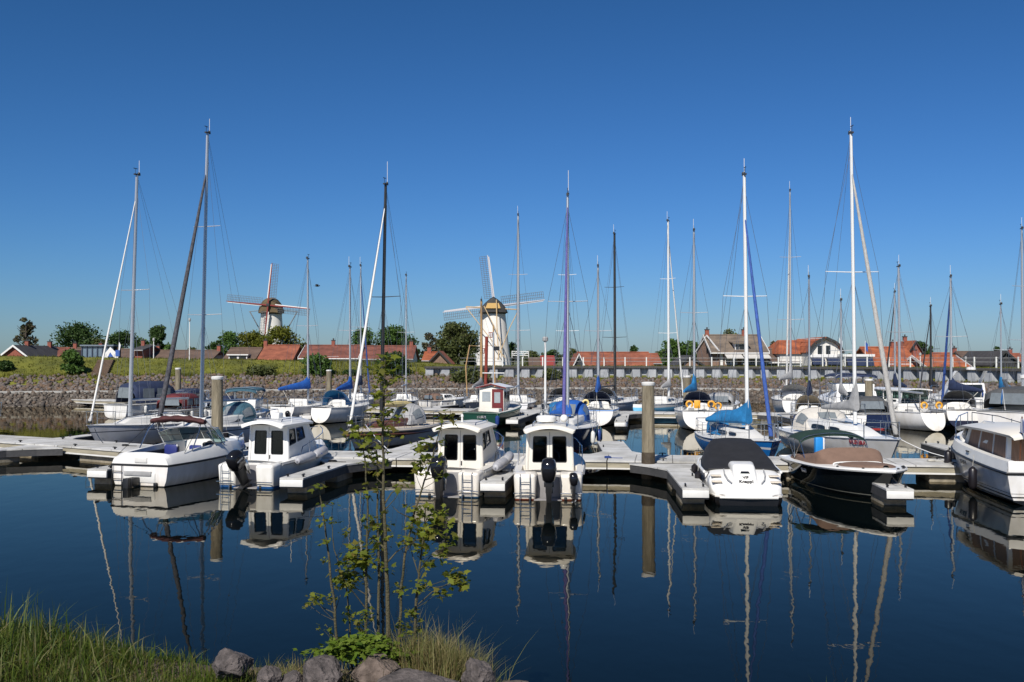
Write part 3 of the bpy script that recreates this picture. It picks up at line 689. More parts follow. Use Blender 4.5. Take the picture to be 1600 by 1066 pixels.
def covered_runabout():
    o = P(1167, 787); r = thing('covered_speedboat', 'white speedboat under a tall black cover with lettering on its stern', 'motor boat', o, R(84))
    L, B = 6.2, 2.2
    H = Hull(r, 5.25, B, .74, .95, HBW, tw=.97, mx=.3, bp=2.2, prof=CHINE, rake=.8, skeel=-.3, flare=.3, x0=.95)
    deck(r, H, WHITE, camber=.06); rubrail(r, H, WHITE, .04, .02, t0=.01)
    st = lambda x, b: [(x, b, .262), (x, b * .99, .1), (x, b * .93, -.05), (x, b * .6, -.25), (x, -b * .6, -.25), (x, -b * .93, -.05), (x, -b * .99, .1), (x, -b, .262)]
    G().loft([st(-.44, .80), st(-.36, .90), st(0, .965), st(1.0, 1.04)]).done('stern_hull', HBW, r)
    # rounded stern moulding sloping down to the bathing platform
    rg = []
    for x, b_, z in ((-.50, .72, .25), (-.48, .82, .32), (-.40, .90, .36), (-.1, .95, .42), (.0, .97, .50), (.35, 1.0, .66), (.8, 1.02, .80), (1.3, 1.04, .86), (1.7, 1.03, .86)):
        rg.append([(x + .28 * max(0, abs(math.cos(a)) - .55) * (x < .2), b_ * math.copysign(abs(math.cos(a)) ** .35, math.cos(a)), .22 + (z - .22) * max(0, math.sin(a)) ** .25) for a in [math.pi * k / 18 for k in range(19)]])
    g = G().loft(rg, closed=False, cap=False); g.f.append(tuple(range(19))); g.done('stern_moulding', WHITE, r, ang=45)
    hb = G().hexa([(-.16, .34, .40), (-.16, -.34, .40), (1.5, -.40, .80), (1.5, .40, .80)], [(.74, .30, 1.0), (.74, -.30, 1.0), (1.42, -.34, 1.04), (1.42, .34, 1.04)]).done('engine_hatch', WHITE, r, bev=.09, seg=4)
    p0, p1 = V((-.16, 0, .40)), V((.74, 0, 1.0)); dd = (p1 - p0).normalized(); nn = V((-dd.z, 0, dd.x))
    at = lambda u: p0.lerp(p1, u) + nn * .012
    q = at(.66); G().hexa([q + V((0, .13, 0)) - dd * .04, q + V((0, -.13, 0)) - dd * .04, q + V((0, -.10, 0)) + dd * .04, q + V((0, .10, 0)) + dd * .04], [q + V((0, .13, 0)) - dd * .04 + nn * .012, q + V((0, -.13, 0)) - dd * .04 + nn * .012, q + V((0, -.10, 0)) + dd * .04 + nn * .012, q + V((0, .10, 0)) + dd * .04 + nn * .012]).done('vent', DARKW, hb)
    text(r, 'ViP', .12, at(.46), (0, -1, 0), dd, BLKT, .004, ys=1.25)
    text(r, 'Knapp!', .14, at(.30), (0, -1, 0), dd, BLKT, .004, ys=1.25)
    for s_ in (1, -1):
        G().tube([(.75, s_ * .55, .86), (.45, s_ * .56, .76), (.15, s_ * .50, .64), (-.0, s_ * .40, .56)], .02, 5).done('grab_rail', GREYC, r)
        G().box((.42, s_ * .80, .715), (.22, .28, .03)).done('step', mat('cream_pad', (.62, .55, .45), .7), r, bev=.01)
        G().box((.12, s_ * .80, .585), (.22, .28, .03)).done('step', mat('cream_pad', (.62, .55, .45), .7), r, bev=.01)
    G().tube([(-.47, .78, .22), (-.52, 0, .22), (-.47, -.78, .22)], .03, 6).done('rub_strip', OFFW, r)
    def trap(x, b_, t, z0, h):
        h_ = [(b_, 0), (b_ * .985, .1 * h), ((b_ + t) / 2 + .02, .55 * h), (t, .90 * h), (t * .86, .99 * h), (t * .4, 1.03 * h)]
        return [(x, y, z0 + z) for y, z in h_] + [(x, 0, z0 + 1.04 * h)] + [(x, -y, z0 + z) for y, z in h_[::-1]]
    rg = [trap(*q) for q in ((1.05, .98, .90, .80, .05), (1.25, 1.04, .92, .78, .10), (2.2, 1.05, .86, .80, .34), (3.0, 1.0, .76, .82, .54), (3.7, .95, .66, .84, .66), (4.0, .90, .60, .86, .60), (4.5, .74, .45, .90, .25), (4.8, .55, .4, .93, .04))]
    c = G().loft(rg, closed=False, cap=False).done('boat_cover', BLACKC, r, ang=60)
    G().tube([(3.8, .94, .85), (2.2, 1.06, .81), (1.25, 1.05, .79), (1.04, .95, .82), (1.04, 0, .87), (1.04, -.95, .82), (1.25, -1.05, .79), (2.2, -1.06, .81), (3.8, -.94, .85)], .02, 5).done('cover_hem', BLACK, c)
    for t in (.12, .45): 
        p = H.S(t, 1, -.12, -.05); fender(r, p.x, p.y, p.z, .5, .1, FENDK)
covered_runabout()

def dark_bowrider():
    st = P(1268, 744); r = thing('dark_speedboat', 'black speedboat with brown canvas covers and a dark green sun top, bow to the viewer', 'motor boat', st, R(-87))
    hm = hullmat('black_speedboat_hull', (.007, .010, .012), [(-.5, .015, (.02, .02, .02)), (.10, .125, (.30, .31, .28))], .07)
    L, B = 6.6, 2.5
    H = Hull(r, L, B, .66, .86, hm, tw=.86, mx=.45, bp=3.0, prof=CHINE, rake=1.0, skeel=-.3, flare=.45)
    deck(r, H, WHITE, camber=.10); rubrail(r, H, WHITE, .05, .015)
    rg = []
    for x, k, h in ((.55, .80, .05), (.7, .84, .14), (1.2, .86, .20), (2.6, .86, .24), (3.0, .85, .42), (3.35, .84, .50), (3.6, .78, .34), (3.95, .66, .12), (4.02, .6, .09)):
        b_ = H.b(x / L) * k; z0 = H.zs(x / L) + .04
        rg.append(arch_ring(x, b_, z0, h, 14, 4.))
    c = G().loft(rg, closed=False, cap=False).done('cockpit_cover', BROWNC, r, ang=30)
    G().tube([V(p) for p in arch_ring(4.05, H.b(.61) * .62, H.zs(.61) + .04, .10, 12, 4.)], .02, 5).done('windscreen_base', WHITE, c)
    rg = []
    for x, k in ((4.15, .50), (4.4, .66), (4.9, .70), (5.4, .68), (5.8, .60), (6.02, .40), (6.08, .2)):
        b_ = H.b(x / L) * k; z0 = H.zs(x / L) + .03
        rg.append(arch_ring(x, b_, z0 + .02, .11, 12, 2.6))
    G().loft(rg, closed=False, cap=False).done('bow_cover', BROWNC, r, ang=60)
    fr = G(); can = []
    for x, dz in ((.75, -.10), (1.0, 0.02), (1.45, .04), (1.9, 0), (2.1, -.12)):
        can.append([(x, 1.08 * math.cos(a) * (1 + .02), 1.30 + dz + .34 * math.sin(a) ** .8) for a in [R(8) + R(164) * k / 14 for k in range(15)]])
    G().loft(can, closed=False, cap=False).done('sun_top', GREENC, r, ang=60)
    for s_ in (1, -1):
        for x in (.8, 1.4, 2.05): fr.tube([(1.4, s_ * 1.04, .78), (x, s_ * 1.07, 1.33)], .016, 5)
        fr.tube([(2.4, s_ * 1.04, .8), (2.05, s_ * 1.07, 1.33)], .012, 4)
    for x in (.8, 1.4, 2.05): fr.tube([(x, 1.07 * math.cos(a), 1.30 + .31 * math.sin(a) ** .8) for a in [R(6) + R(168) * k / 10 for k in range(11)]], .016, 5)
    fr.done('sun_top_frame', STEEL, r)
    for x, y in ((5.0, .98), (5.5, .80), (5.2, .86), (5.9, .58), (6.2, .3), (5.0, -.98), (5.9, -.58)):
        G().ell((x, y * 1.0, H.zs(x / L) + .07), (.06, .035, .025), 8, 5).done('cleat', BLACK, r)
    text(r, 'YA-77', .17, H.side_at(.42, .50, -1, .012), (1, .02, .0), (0, -.25, 1), WHTT, .003)
    p = H.side_at(.2, .42, -1, .012)
    g = G().extr([p + V((-.30, 0, 0)), p + V((-.05, 0, .05)), p + V((.35, 0, .0)), p + V((-.05, 0, -.02))], (0, -.006, 0))
    g.extr([p + V((-.22, 0, -.13)), p + V((-.16, 0, -.13)), p + V((.04, 0, .15)), p + V((-.02, 0, .15))], (0, -.008, 0)); g.extr([p + V((-.10, 0, -.13)), p + V((-.04, 0, -.13)), p + V((.16, 0, .15)), p + V((.10, 0, .15))], (0, -.008, 0))
    g.done('emblem', WHTT, r, smooth=False)
dark_bowrider()

def right_cruiser():
    st = P(1573, 790); hd = 81.8
    a = R(hd); c0 = st + V((math.sin(a), -math.cos(a), 0)) * 1.3
    r = thing('cabin_cruiser', 'white cabin cruiser with brown curtained windows and black stripes at the right edge', 'motor boat', c0, a)
    L, B = 8.1, 2.7
    H = Hull(r, L, B, .92, 1.3, HCRUISE, tw=.95, mx=.5, bp=2.2, prof=CHINE, rake=.9, skeel=-.3, flare=.35)
    deck(r, H, WHITE, camber=.05); rubrail(r, H, BLACK, .045, -.06)
    rg = []
    for t in [i / 14 for i in range(15)]:
        z = H.zs(t); rg.append([H.S(t, 1, -.005, -.02), H.S(t, 1, .06, .26), H.S(t, 1, .22, .28), H.S(t, 1, .22, .0)])
    G().loft(rg, closed=False, cap=False).done('bulwark', WHITE, r, ang=30)
    rg = [[V((p.x, -p.y, p.z)) for p in q] for q in rg]
    G().loft(rg, closed=False, cap=False).done('bulwark', WHITE, r, ang=30)
    G().box((.04, 0, 1.02), (.12, B * .93, .36)).done('stern_bulwark', WHITE, r, bev=.03)
    Bq, Tq, F, ctr = block(.75, 5.2, 1.08, 1.0, .85, 1.88, 1.02, .92, .05, .5, 1.88, 1.1)
    cb = G().hexa(Bq, Tq).done('cabin', WHITE, r, bev=.05)
    CURT = mat('brown_curtain', (.27, .165, .11), .9, var=.3, scale=9, stretch=(3, 3, .2))
    for u0, u1 in ((.02, .27), (.30, .60), (.64, .88)):
        for f in ('port', 'stbd'):
            wn = G().extr(*panel(F[f], u0, .16, u1, .93, .012, .03, ctr)).done('window', CURT, cb)
            if f == 'port': G().extr(*panel(F[f], u1 + .006, .12, u1 + .024, .95, .025, .03, ctr)).done('window_frame', ALU, wn)
    for u0, u1 in ((.06, .46), (.54, .94)): G().extr(*panel(F['back'], u0, .16, u1, .93, .012, .03, ctr)).done('window', CURT, cb)
    G().extr(*panel(F['front'], .06, .3, .94, .92, .012, .03, ctr)).done('windscreen', DARKW, cb)
    rg = []
    for x, k, dz in ((-.1, .95, -.06), (0, 1, 0), (2.5, 1.0, .02), (4.6, .98, -.02), (5.6, .9, -.14), (5.85, .8, -.2)):
        up = [(x, 1.22 * k * cc, 1.90 + dz + .12 * (1 - cc * cc)) for cc in [1 - 2 * i / 12 for i in range(13)]]
        rg.append(up + [(p[0], p[1] * .97, p[2] - .07) for p in up[::-1]])
    rf = G().loft(rg).done('roof', CREAM, r, ang=40)
    G().tube([(4.9, .5, 1.94), (4.6, .5, 2.02), (3.6, .5, 2.04)], .014, 5).done('roof_rail', STEEL, rf)
    Bq, Tq, F, ctr = block(4.9, 7.2, .85, .35, 1.1, 1.6, .75, .2, 0, .5, 1.42, 1.25)
    G().hexa(Bq, Tq).done('fore_cabin', WHITE, r, bev=.07)
    Bq, Tq, F, ctr = block(4.9, 5.9, .98, .84, 1.35, 1.80, .93, .82, 0, .3, 1.74, 1.45)
    h_ = G().hexa(Bq, Tq).done('wheelhouse_front', mat('dark_glazing', (.03, .03, .035), .08, var=.3), r, bev=.03)
    for t, ln in ((.30, .62), (.74, .62), (.9, .6)):
        p = H.S(t, 1, -.14, -.12); fender(r, p.x, p.y, p.z - .05, ln + .1, .125, FENDK)
    g = G()
    for s_ in (1, -1):
        g.tube([H.S(t, s_, .1, h) for t, h in ((.66, .3), (.70, .75), (.85, .85), (.97, .85))], .016, 5)
        for t in (.78, .88, .97): g.tube([H.S(t, s_, .1, .2), H.S(t, s_, .1, .84)], .013, 5)
    g.done('pulpit', STEEL, r)
    text(r, 'YG-48-74', .17, H.side_at(.50, .78, 1, .012), (-1, 0, .0), (0, .1, 1), BLKT, .003)
    p = H.S(.42, 1, .03, .16); G().box((p.x, p.y + .03, p.z), (.28, .03, .05)).done('vent', BLACK, r, bev=.01)
    fl = G().tube([(.15, .9, 1.2), (-.1, .92, 2.42)], .018, 6).done('flag_pole', WOODV, r)
    for k in range(7):
        g = G().extr([(-.05 - .05 * k, .93 + .01 * math.sin(k * 2), 2.38 - .005 * k), (-.05 - .05 * (k + 1), .93 + .01 * math.sin(k * 2 + 2), 2.36 - .035 * k), (-.01 - .05 * (k + 1), .93, 1.98), (.01 - .05 * k, .93, 2.0)], (0, .006, 0))
        g.done('flag_stripe', BLUET if k % 2 == 0 else WHTT, fl, smooth=False)
    for k, u in enumerate((.3, .55)): G().box((.62, (.3 - .7 * k), 1.4), (.3, .5, .35)).done('seat', CREAM, r, bev=.05)
right_cruiser()

# ------------------------------------------------------------------ motor boats of the rows behind
def motor_yacht(label, st, ang, L, B, hm, hs=1.0, hb=1.5, cab=(.28, .78), ch=.9, canopy=None, cpos=(.05, .34), cz=.9, fly=None, arch=False, roofx=.0, loc=None, flag=None, dark_roof=None, cat='motor boat', crows=None):
    r = thing('motor_yacht', label, cat, loc or P(*st), R(ang), 'motor boats in the rows behind')
    H = Hull(r, L, B, hs, hb, hm, tw=.92, mx=.45, bp=2.2, prof=CHINE, rake=L * .13, skeel=-.2, flare=.35)
    deck(r, H, WHITE, cock=(.02, cab[0] - .02, .8, hs - .5)); rubrail(r, H, GREYC, .035, -.03)
    zb = H.zs(cab[0])
    Bq, Tq, F, ctr = block(cab[0] * L, cab[1] * L, B * .42, B * .24, zb - .1, zb + ch, B * .37, B * .2, .05, ch * 1.3, zb + ch * .92, H.zs(cab[1]) - .05)
    cb = G().hexa(Bq, Tq).done('cabin', WHITE, r, bev=.07)
    for f in ('port', 'stbd'):
        for u0, u1 in ((.05, .26), (.29, .50), (.53, .72)):
            G().extr(*panel(F[f], u0, .52, u1, .86, .012, .03, ctr, .12)).done('window', DARKW, cb)
        for u in (.4, .5, .6): pass
    G().extr(*panel(F['front'], .06, .38, .47, .9, .012, .03, ctr, .1)).done('windscreen', DARKW, cb)
    G().extr(*panel(F['front'], .53, .38, .94, .9, .012, .03, ctr, .1)).done('windscreen', DARKW, cb)
    G().extr(*panel(F['back'], .1, .3, .9, .92, .012, .03, ctr, .05)).done('rear_window', DARKW, cb)
    if dark_roof is not None:
        x0, x1 = (cab[0] - .05) * L, (cab[1] - .12) * L
        for s_ in (1, -1):
            for u in (.04, .3, .55, .8, .98):
                x = x0 + (x1 - x0) * u; G().tube([(x, s_ * B * .36, zb + ch - .05), (x - .05 + .2 * (u - .5), s_ * B * .37, zb + ch + dark_roof)], .035, 5).done('roof_post', WHITE, r)
        rg = []
        for u, k in ((0, .94), (.02, 1), (.5, 1.02), (.97, .94), (1., .85)):
            x = x0 - .15 + (x1 - x0 + .5) * u
            up = [(x, B * .42 * k * c, zb + ch + dark_roof + .1 * (1 - c * c)) for c in [1 - 2 * i / 10 for i in range(11)]]
            rg.append(up + [(p[0], p[1] * .97, p[2] - .08) for p in up[::-1]])
        G().loft(rg).done('roof', WHITE, r, ang=40)
        B2, T2, F2, c2 = block(x0 + .1, x1, B * .34, B * .3, zb + ch - .06, zb + ch + dark_roof - .04, B * .34, B * .3)
        G().hexa(B2, T2).done('wheelhouse_glazing', TINT, r, smooth=False)
    if fly:
        Bq, Tq, F, ctr = block((cab[0] + .03) * L, (cab[0] + .33) * L, B * .36, B * .32, zb + ch - .03, zb + ch + .45, B * .37, B * .34, 0, -.1)
        f_ = G().hexa(Bq, Tq).done('flybridge', WHITE, r, bev=.06)
        x0, x1 = (cab[0] + .0) * L, (cab[0] + .36) * L; zt = zb + ch + .95
        rg = [[(x, B * .40 * math.cos(a), zt - dz + .22 * math.sin(a) ** .7) for a in [math.pi * k / 12 for k in range(13)]] for x, dz in ((x0, .22), (x0 + .2, 0.02), ((x0 + x1) / 2, 0), (x1 - .2, .02), (x1, .22))]
        G().loft(rg, closed=False, cap=False).done('sun_top', fly, r, ang=60)
        g = G()
        for s_ in (1, -1):
            for x in (x0 + .1, x1 - .1): g.tube([((x0 + x1) / 2, s_ * B * .37, zb + ch + .4), (x, s_ * B * .40, zt)], .02, 5)
        for x in (x0 + .1, x1 - .1): g.tube([(x, B * .39 * math.cos(a), zt + .20 * math.sin(a) ** .7) for a in [math.pi * k / 8 for k in range(9)]], .02, 5)
        g.done('sun_top_frame', STEEL, r)
        for k in (-1, 0, 1): G().box(((x0 + x1) / 2 - .4, k * B * .22, zb + ch + .62), (.12, .07, .5)).done('rail_post', WHITE, r)
    if canopy:
        x0, x1 = cpos[0] * L, cpos[1] * L; rg = []
        for u, k, h in ((0, .9, .55), (.06, .97, .9), (.4, 1, 1.), (.85, .98, .98), (1., .9, .75), (1.04, .86, .4)):
            rg.append(arch_ring(x0 + (x1 - x0) * u, B * .44 * k, zb - .02, cz * 1.15 * h, 14, 3.2))
        c = G().loft(rg, closed=False, cap=False).done('canopy', canopy, r, ang=50)
        for u0, u1 in ((.15, .42), (.5, .82)):
            for s_ in (1, -1):
                X0, X1 = x0 + (x1 - x0) * u0, x0 + (x1 - x0) * u1; y = s_ * B * .448
                G().extr([(X0, y, zb + .25 * cz), (X1, y, zb + .25 * cz), (X1, y * .985, zb + .75 * cz), (X0, y * .985, zb + .75 * cz)], (0, s_ * .012, 0)).done('canopy_window', CLEARV, c)
        G().extr([(x0 - .02, B * .3, zb + .25 * cz), (x0 - .02, -B * .3, zb + .25 * cz), (x0 + .03, -B * .27, zb + .8 * cz), (x0 + .03, B * .27, zb + .8 * cz)], (-.02, 0, 0)).done('canopy_window', CLEARV, c)
    if arch:
        x = cab[0] * L + .3; z = zb + ch
        g = G().loft([[(x + .8 - 1.2 * u + q[0], s_ * (B * .40 - .1 * u) + q[1], z - .2 + 1.0 * u) for q in ((.2, .05), (.2, -.05), (-.2, -.05), (-.2, .05))] for u, s_ in ((0, 1), (1, 1), (1, -1), (0, -1))])
        a_ = g.done('radar_arch', WHITE, r, bev=.02); G().lathe([(.2, 0), (.3, .03), (.3, .16), (.1, .22)], 14, (x - .4, 0, z + .85)).done('radar', WHITE, a_)
    pulpit(r, H, .6, .8); lifelines(r, H, .35, .8, .58, 4)
    for t in (.2, .5): 
        for s_ in (1, -1):
            p = H.S(t, s_, -.12, -.1); fender(r, p.x, p.y, p.z, .55, .11, FENDW)
    if flag:
        G().tube([(.1, 0, hs), (-.2, 0, hs + 1.1)], .015, 5).done('flag_pole', WHITE, r)
        G().extr([(-.2, .01, hs + 1.1), (-.12, .01, hs + .75), (-.3, .01, hs + .35), (-.4, .01, hs + .6)], (0, .01, 0)).done('flag', flag, r)
    return r, H

# ------------------------------------------------------------------ water, banks, ground
def water():
    m, t, b = newmat('harbour_water')
    df = t.nodes.new('ShaderNodeBsdfDiffuse'); df.inputs[0].default_value = (.0014, .003, .0035, 1)
    gl = t.nodes.new('ShaderNodeBsdfGlossy'); gl.inputs[0].default_value = (.93, .88, .76, 1); gl.inputs['Roughness'].default_value = .012
    fr = t.nodes.new('ShaderNodeFresnel'); fr.inputs[0].default_value = 1.22; mx = t.nodes.new('ShaderNodeMixShader')
    t.links.new(fr.outputs[0], mx.inputs[0]); t.links.new(df.outputs[0], mx.inputs[1]); t.links.new(gl.outputs[0], mx.inputs[2])
    t.links.new(mx.outputs[0], t.nodes['Material Output'].inputs[0])
    tc = t.nodes.new('ShaderNodeTexCoord'); mp = t.nodes.new('ShaderNodeMapping'); mp.inputs['Scale'].default_value = (.9, .5, 1)
    t.links.new(tc.outputs['Object'], mp.inputs[0])
    n = t.nodes.new('ShaderNodeTexNoise'); n.inputs['Scale'].default_value = 1.5; n.inputs['Detail'].default_value = 3; n.inputs['Roughness'].default_value = .5
    t.links.new(mp.outputs[0], n.inputs[0])
    n2 = t.nodes.new('ShaderNodeTexNoise'); n2.inputs['Scale'].default_value = .35; n2.inputs['Detail'].default_value = 2
    t.links.new(mp.outputs[0], n2.inputs[0])
    ad = t.nodes.new('ShaderNodeMath'); ad.operation = 'ADD'; t.links.new(n.outputs[0], ad.inputs[0]); t.links.new(n2.outputs[0], ad.inputs[1])
    bp = t.nodes.new('ShaderNodeBump'); bp.inputs['Strength'].default_value = .035; bp.inputs['Distance'].default_value = .12
    t.links.new(ad.outputs[0], bp.inputs['Height']); t.links.new(bp.outputs[0], gl.inputs['Normal']); t.links.new(bp.outputs[0], fr.inputs['Normal'])
    o = G().add([(-170, -4, 0), (95, -4, 0), (95, 112, 0), (-170, 112, 0)], [(0, 1, 2, 3)]).done('water', m, smooth=False)
    struct(o, 'dark blue calm harbour water with faint ripples')
water()

WP = [(-140, 66), (-80, 77), (-42, 85), (-20, 90.5), (-6, 94), (8, 96), (17, 95), (24, 91), (29, 84.5), (33, 76), (38, 62), (46, 40), (60, 5)]
def spline(pts, n):
    out = []
    P_ = [pts[0]] + pts + [pts[-1]]
    for i in range(1, len(P_) - 2):
        p0, p1, p2, p3 = [np.array(P_[i + k], float) for k in (-1, 0, 1, 2)]
        for k in range(n):
            t = k / n
            out.append(.5 * ((2 * p1) + (-p0 + p2) * t + (2 * p0 - 5 * p1 + 4 * p2 - p3) * t * t + (-p0 + 3 * p1 - 3 * p2 + p3) * t ** 3))
    out.append(np.array(pts[-1], float)); return out
WL = spline(WP, 14)
NRM = []
for i in range(len(WL)):
    d = WL[min(i + 1, len(WL) - 1)] - WL[max(i - 1, 0)]; d = d / np.linalg.norm(d); NRM.append(np.array((-d[1], d[0])))
def lerp(a, b, t): return a + (b - a) * t
def crest(x): return float(np.interp(x, [-140, -45, -24, -8, 0], [4.25, 4.2, 3.85, 3.55, 3.4]))
def blend(x): return float(np.clip((x + 6.5) / 4.5, 0, 1)) ** 1.2
def profile(i):
    x = WL[i][0]; c = crest(x); w_ = blend(x) if WL[i][1] > 60 or x > 0 else 0
    if i > len(WL) * .62: w_ = 1
    Lp = [(-8, -3), (0, -.06), (1.6, .48), (3.2, .98), (3.9, 1.03), (5.8, 1.62), (8, 2.3), (10.5, 3.1), (13.5, c), (15.5, c), (24, 1.2), (90, 1.2)]
    Rp = [(-8, -3), (0, -.06), (1.6, .48), (3.2, .98), (3.9, 1.03), (5.8, 1.50), (7.7, 2.02), (8.15, 2.08), (8.4, 3.08), (11.5, 3.22), (26, 3.1), (90, 2.4)]
    return [(lerp(a[0], b[0], w_), lerp(a[1], b[1], w_)) for a, b in zip(Lp, Rp)]
GRASS = mat('dike_grass_green', (.075, .088, .008), .95, var=.4, scale=.5, bump=.8, bscale=3, col2=(.125, .125, .012))
def ground():
    m2 = mat('rubble_soil', (.075, .062, .05), .95, var=.4, scale=2, bump=.8, bscale=5)
    m3 = mat('polder_field', (.09, .11, .04), .95, var=.35, scale=.05, col2=(.13, .13, .05))
    vs = []; fs = []; mi = []; K = 13; N = len(WL)
    for i in range(N):
        for o_, z in profile(i):
            p = WL[i] + NRM[i] * o_; vs.append((p[0], p[1], z))
        a = R(-115 + 230 * i / (N - 1)); vs.append((3500 * math.sin(a), 60 + 3500 * math.cos(a), 1.2))
    for i in range(N - 1):
        for j in range(K - 1):
            a = i * K + j; fs.append((a, a + K, a + K + 1, a + 1)); mi.append(0 if j < 5 else 1 if j < 10 else 2)
    me = bpy.data.meshes.new('ground'); me.from_pydata(vs, [], fs); me.update()
    for m_ in (m2, GRASS, m3): me.materials.append(m_)
    me.polygons.foreach_set('material_index', mi); me.polygons.foreach_set('use_smooth', [True] * len(fs))
    struct(meshobj('ground', me), 'green dike and fields beyond the harbour')
ground()
def bank_at(i, o_):
    pr = profile(i); z = np.interp(o_, [p[0] for p in pr], [p[1] for p in pr]); p = WL[i] + NRM[i] * o_
    return p[0], p[1], float(z)
def strip(name, o0, o1, dz0, dz1, m, i0, i1, label, th=.25):
    """a long band following the bank"""
    rg = []
    for i in range(i0, i1):
        a = bank_at(i, o0); b = bank_at(i, o1)
        rg.append([(a[0], a[1], a[2] - th), (a[0], a[1], a[2] + dz0), (b[0], b[1], b[2] + dz1), (b[0], b[1], b[2] - th)])
    o = G().loft(rg).done(name, m, smooth=False); return struct(o, label)
strip('berm_path', 3.25, 3.85, .12, .14, mat('pale_concrete', (.34, .33, .30), .9, var=.25, scale=1.5, bump=.4), 8, 150, 'pale concrete kerb running along the rubble bank')

def rocks_np(name, pos, size, m, label, seed=3):
    rg_ = np.random.default_rng(seed); n = len(pos)
    t = (1 + 5 ** .5) / 2
    iv = np.array([(-1, t, 0), (1, t, 0), (-1, -t, 0), (1, -t, 0), (0, -1, t), (0, 1, t), (0, -1, -t), (0, 1, -t), (t, 0, -1), (t, 0, 1), (-t, 0, -1), (-t, 0, 1)]) / 1.9
    fi = np.array([(0, 11, 5), (0, 5, 1), (0, 1, 7), (0, 7, 10), (0, 10, 11), (1, 5, 9), (5, 11, 4), (11, 10, 2), (10, 7, 6), (7, 1, 8), (3, 9, 4), (3, 4, 2), (3, 2, 6), (3, 6, 8), (3, 8, 9), (4, 9, 5), (2, 4, 11), (6, 2, 10), (8, 6, 7), (9, 8, 1)])
    v = iv[None] * (1 + rg_.uniform(-.28, .28, (n, 12, 1))) * rg_.uniform(.65, 1.25, (n, 1, 3))
    a = rg_.uniform(0, 6.28, n); ca, sa = np.cos(a)[:, None], np.sin(a)[:, None]
    b = rg_.uniform(-.8, .8, n); cb, sb = np.cos(b)[:, None], np.sin(b)[:, None]
    x = v[..., 0] * ca - v[..., 1] * sa; y = v[..., 0] * sa + v[..., 1] * ca; z = v[..., 2]
    y, z = y * cb - z * sb, y * sb + z * cb
    v = np.stack([x, y, z], -1) * np.asarray(size)[:, None, None] + np.asarray(pos)[:, None]
    f = (fi[None] + (np.arange(n) * 12)[:, None, None]).ravel()
    o = npmesh(name, v.reshape(-1, 3), f, 3, m); tag(o, label, 'rocks', kind='stuff'); return o
STONE = leafmat('rubble_stone', [(.085, .072, .062), (.14, .12, .10), (.10, .078, .062), (.19, .17, .145), (.06, .052, .048), (.13, .095, .07)], 0., .9)
STONEL = leafmat('rubble_stone_upper', [(.10, .085, .075), (.15, .128, .115), (.12, .085, .062), (.145, .095, .062), (.08, .07, .066), (.19, .165, .155)], 0., .9)
def scatter_rocks():
    seg = [np.linalg.norm(WL[i + 1] - WL[i]) for i in range(len(WL) - 1)]
    p1, s1, p2, s2 = [], [], [], []
    for i in range(20, 150):
        if i >= len(WL) - 1: break
        for zone in (0, 1):
            n = int(seg[i] * (46 if zone == 0 else 56))
            for _ in range(n):
                u = rng.random(); o_ = rng.uniform(-.5, 3.3) if zone == 0 else rng.uniform(3.9, 7.3 if WL[i][0] > -4 else 8.1 + rng.normal() * .3)
                a = bank_at(i, o_); b = bank_at(i + 1, o_); s = rng.uniform(.09, .23) * (1.05 if zone else .95)
                (p2 if zone else p1).append((lerp(a[0], b[0], u), lerp(a[1], b[1], u), lerp(a[2], b[2], u) + s * .25)); (s2 if zone else s1).append(s)
    rocks_np('rubble_lower', p1, s1, STONE, 'grey rubble stones at the far waterline below the pale kerb')
    rocks_np('rubble_upper', p2, s2, STONEL, 'brown and grey rubble stones above the pale kerb of the far bank', 5)
scatter_rocks()
def blades(name, P0, H_, W_, m, label, lean=.35, seg=3, seed=1, cat='grass', dirs=None, droop=.5):
    r_ = np.random.default_rng(seed); n = len(P0); P0 = np.asarray(P0, float); H_ = np.asarray(H_)[:, None]
    a = r_.uniform(0, 6.283, n); d = np.stack([np.cos(a), np.sin(a)], -1); le = (r_.random(n)[:, None] ** 1.4) * lean * 2
    fa = r_.uniform(0, 6.283, n); wv = np.stack([np.cos(fa), np.sin(fa)], -1)
    vs = []
    for k in range(seg + 1):
        u = k / seg; wd = W_ * (1 - u ** 2 * .97)
        c = P0.copy(); c[:, :2] += d * le * H_ * u ** 1.8; c[:, 2:] += H_ * (u - droop * le * .5 * u * u)
        q = np.zeros_like(c); q[:, :2] = wv * wd / 2
        vs += [c - q, c + q]
    v = np.stack(vs, 1)
    f = np.concatenate([np.array([[2 * k, 2 * k + 1, 2 * k + 3, 2 * k + 2]]) for k in range(seg)])
    f = (f[None] + (np.arange(n) * (2 * seg + 2))[:, None, None]).ravel()
    o = npmesh(name, v.reshape(-1, 3), f, 4, m); return tag(o, label, cat, kind='stuff')
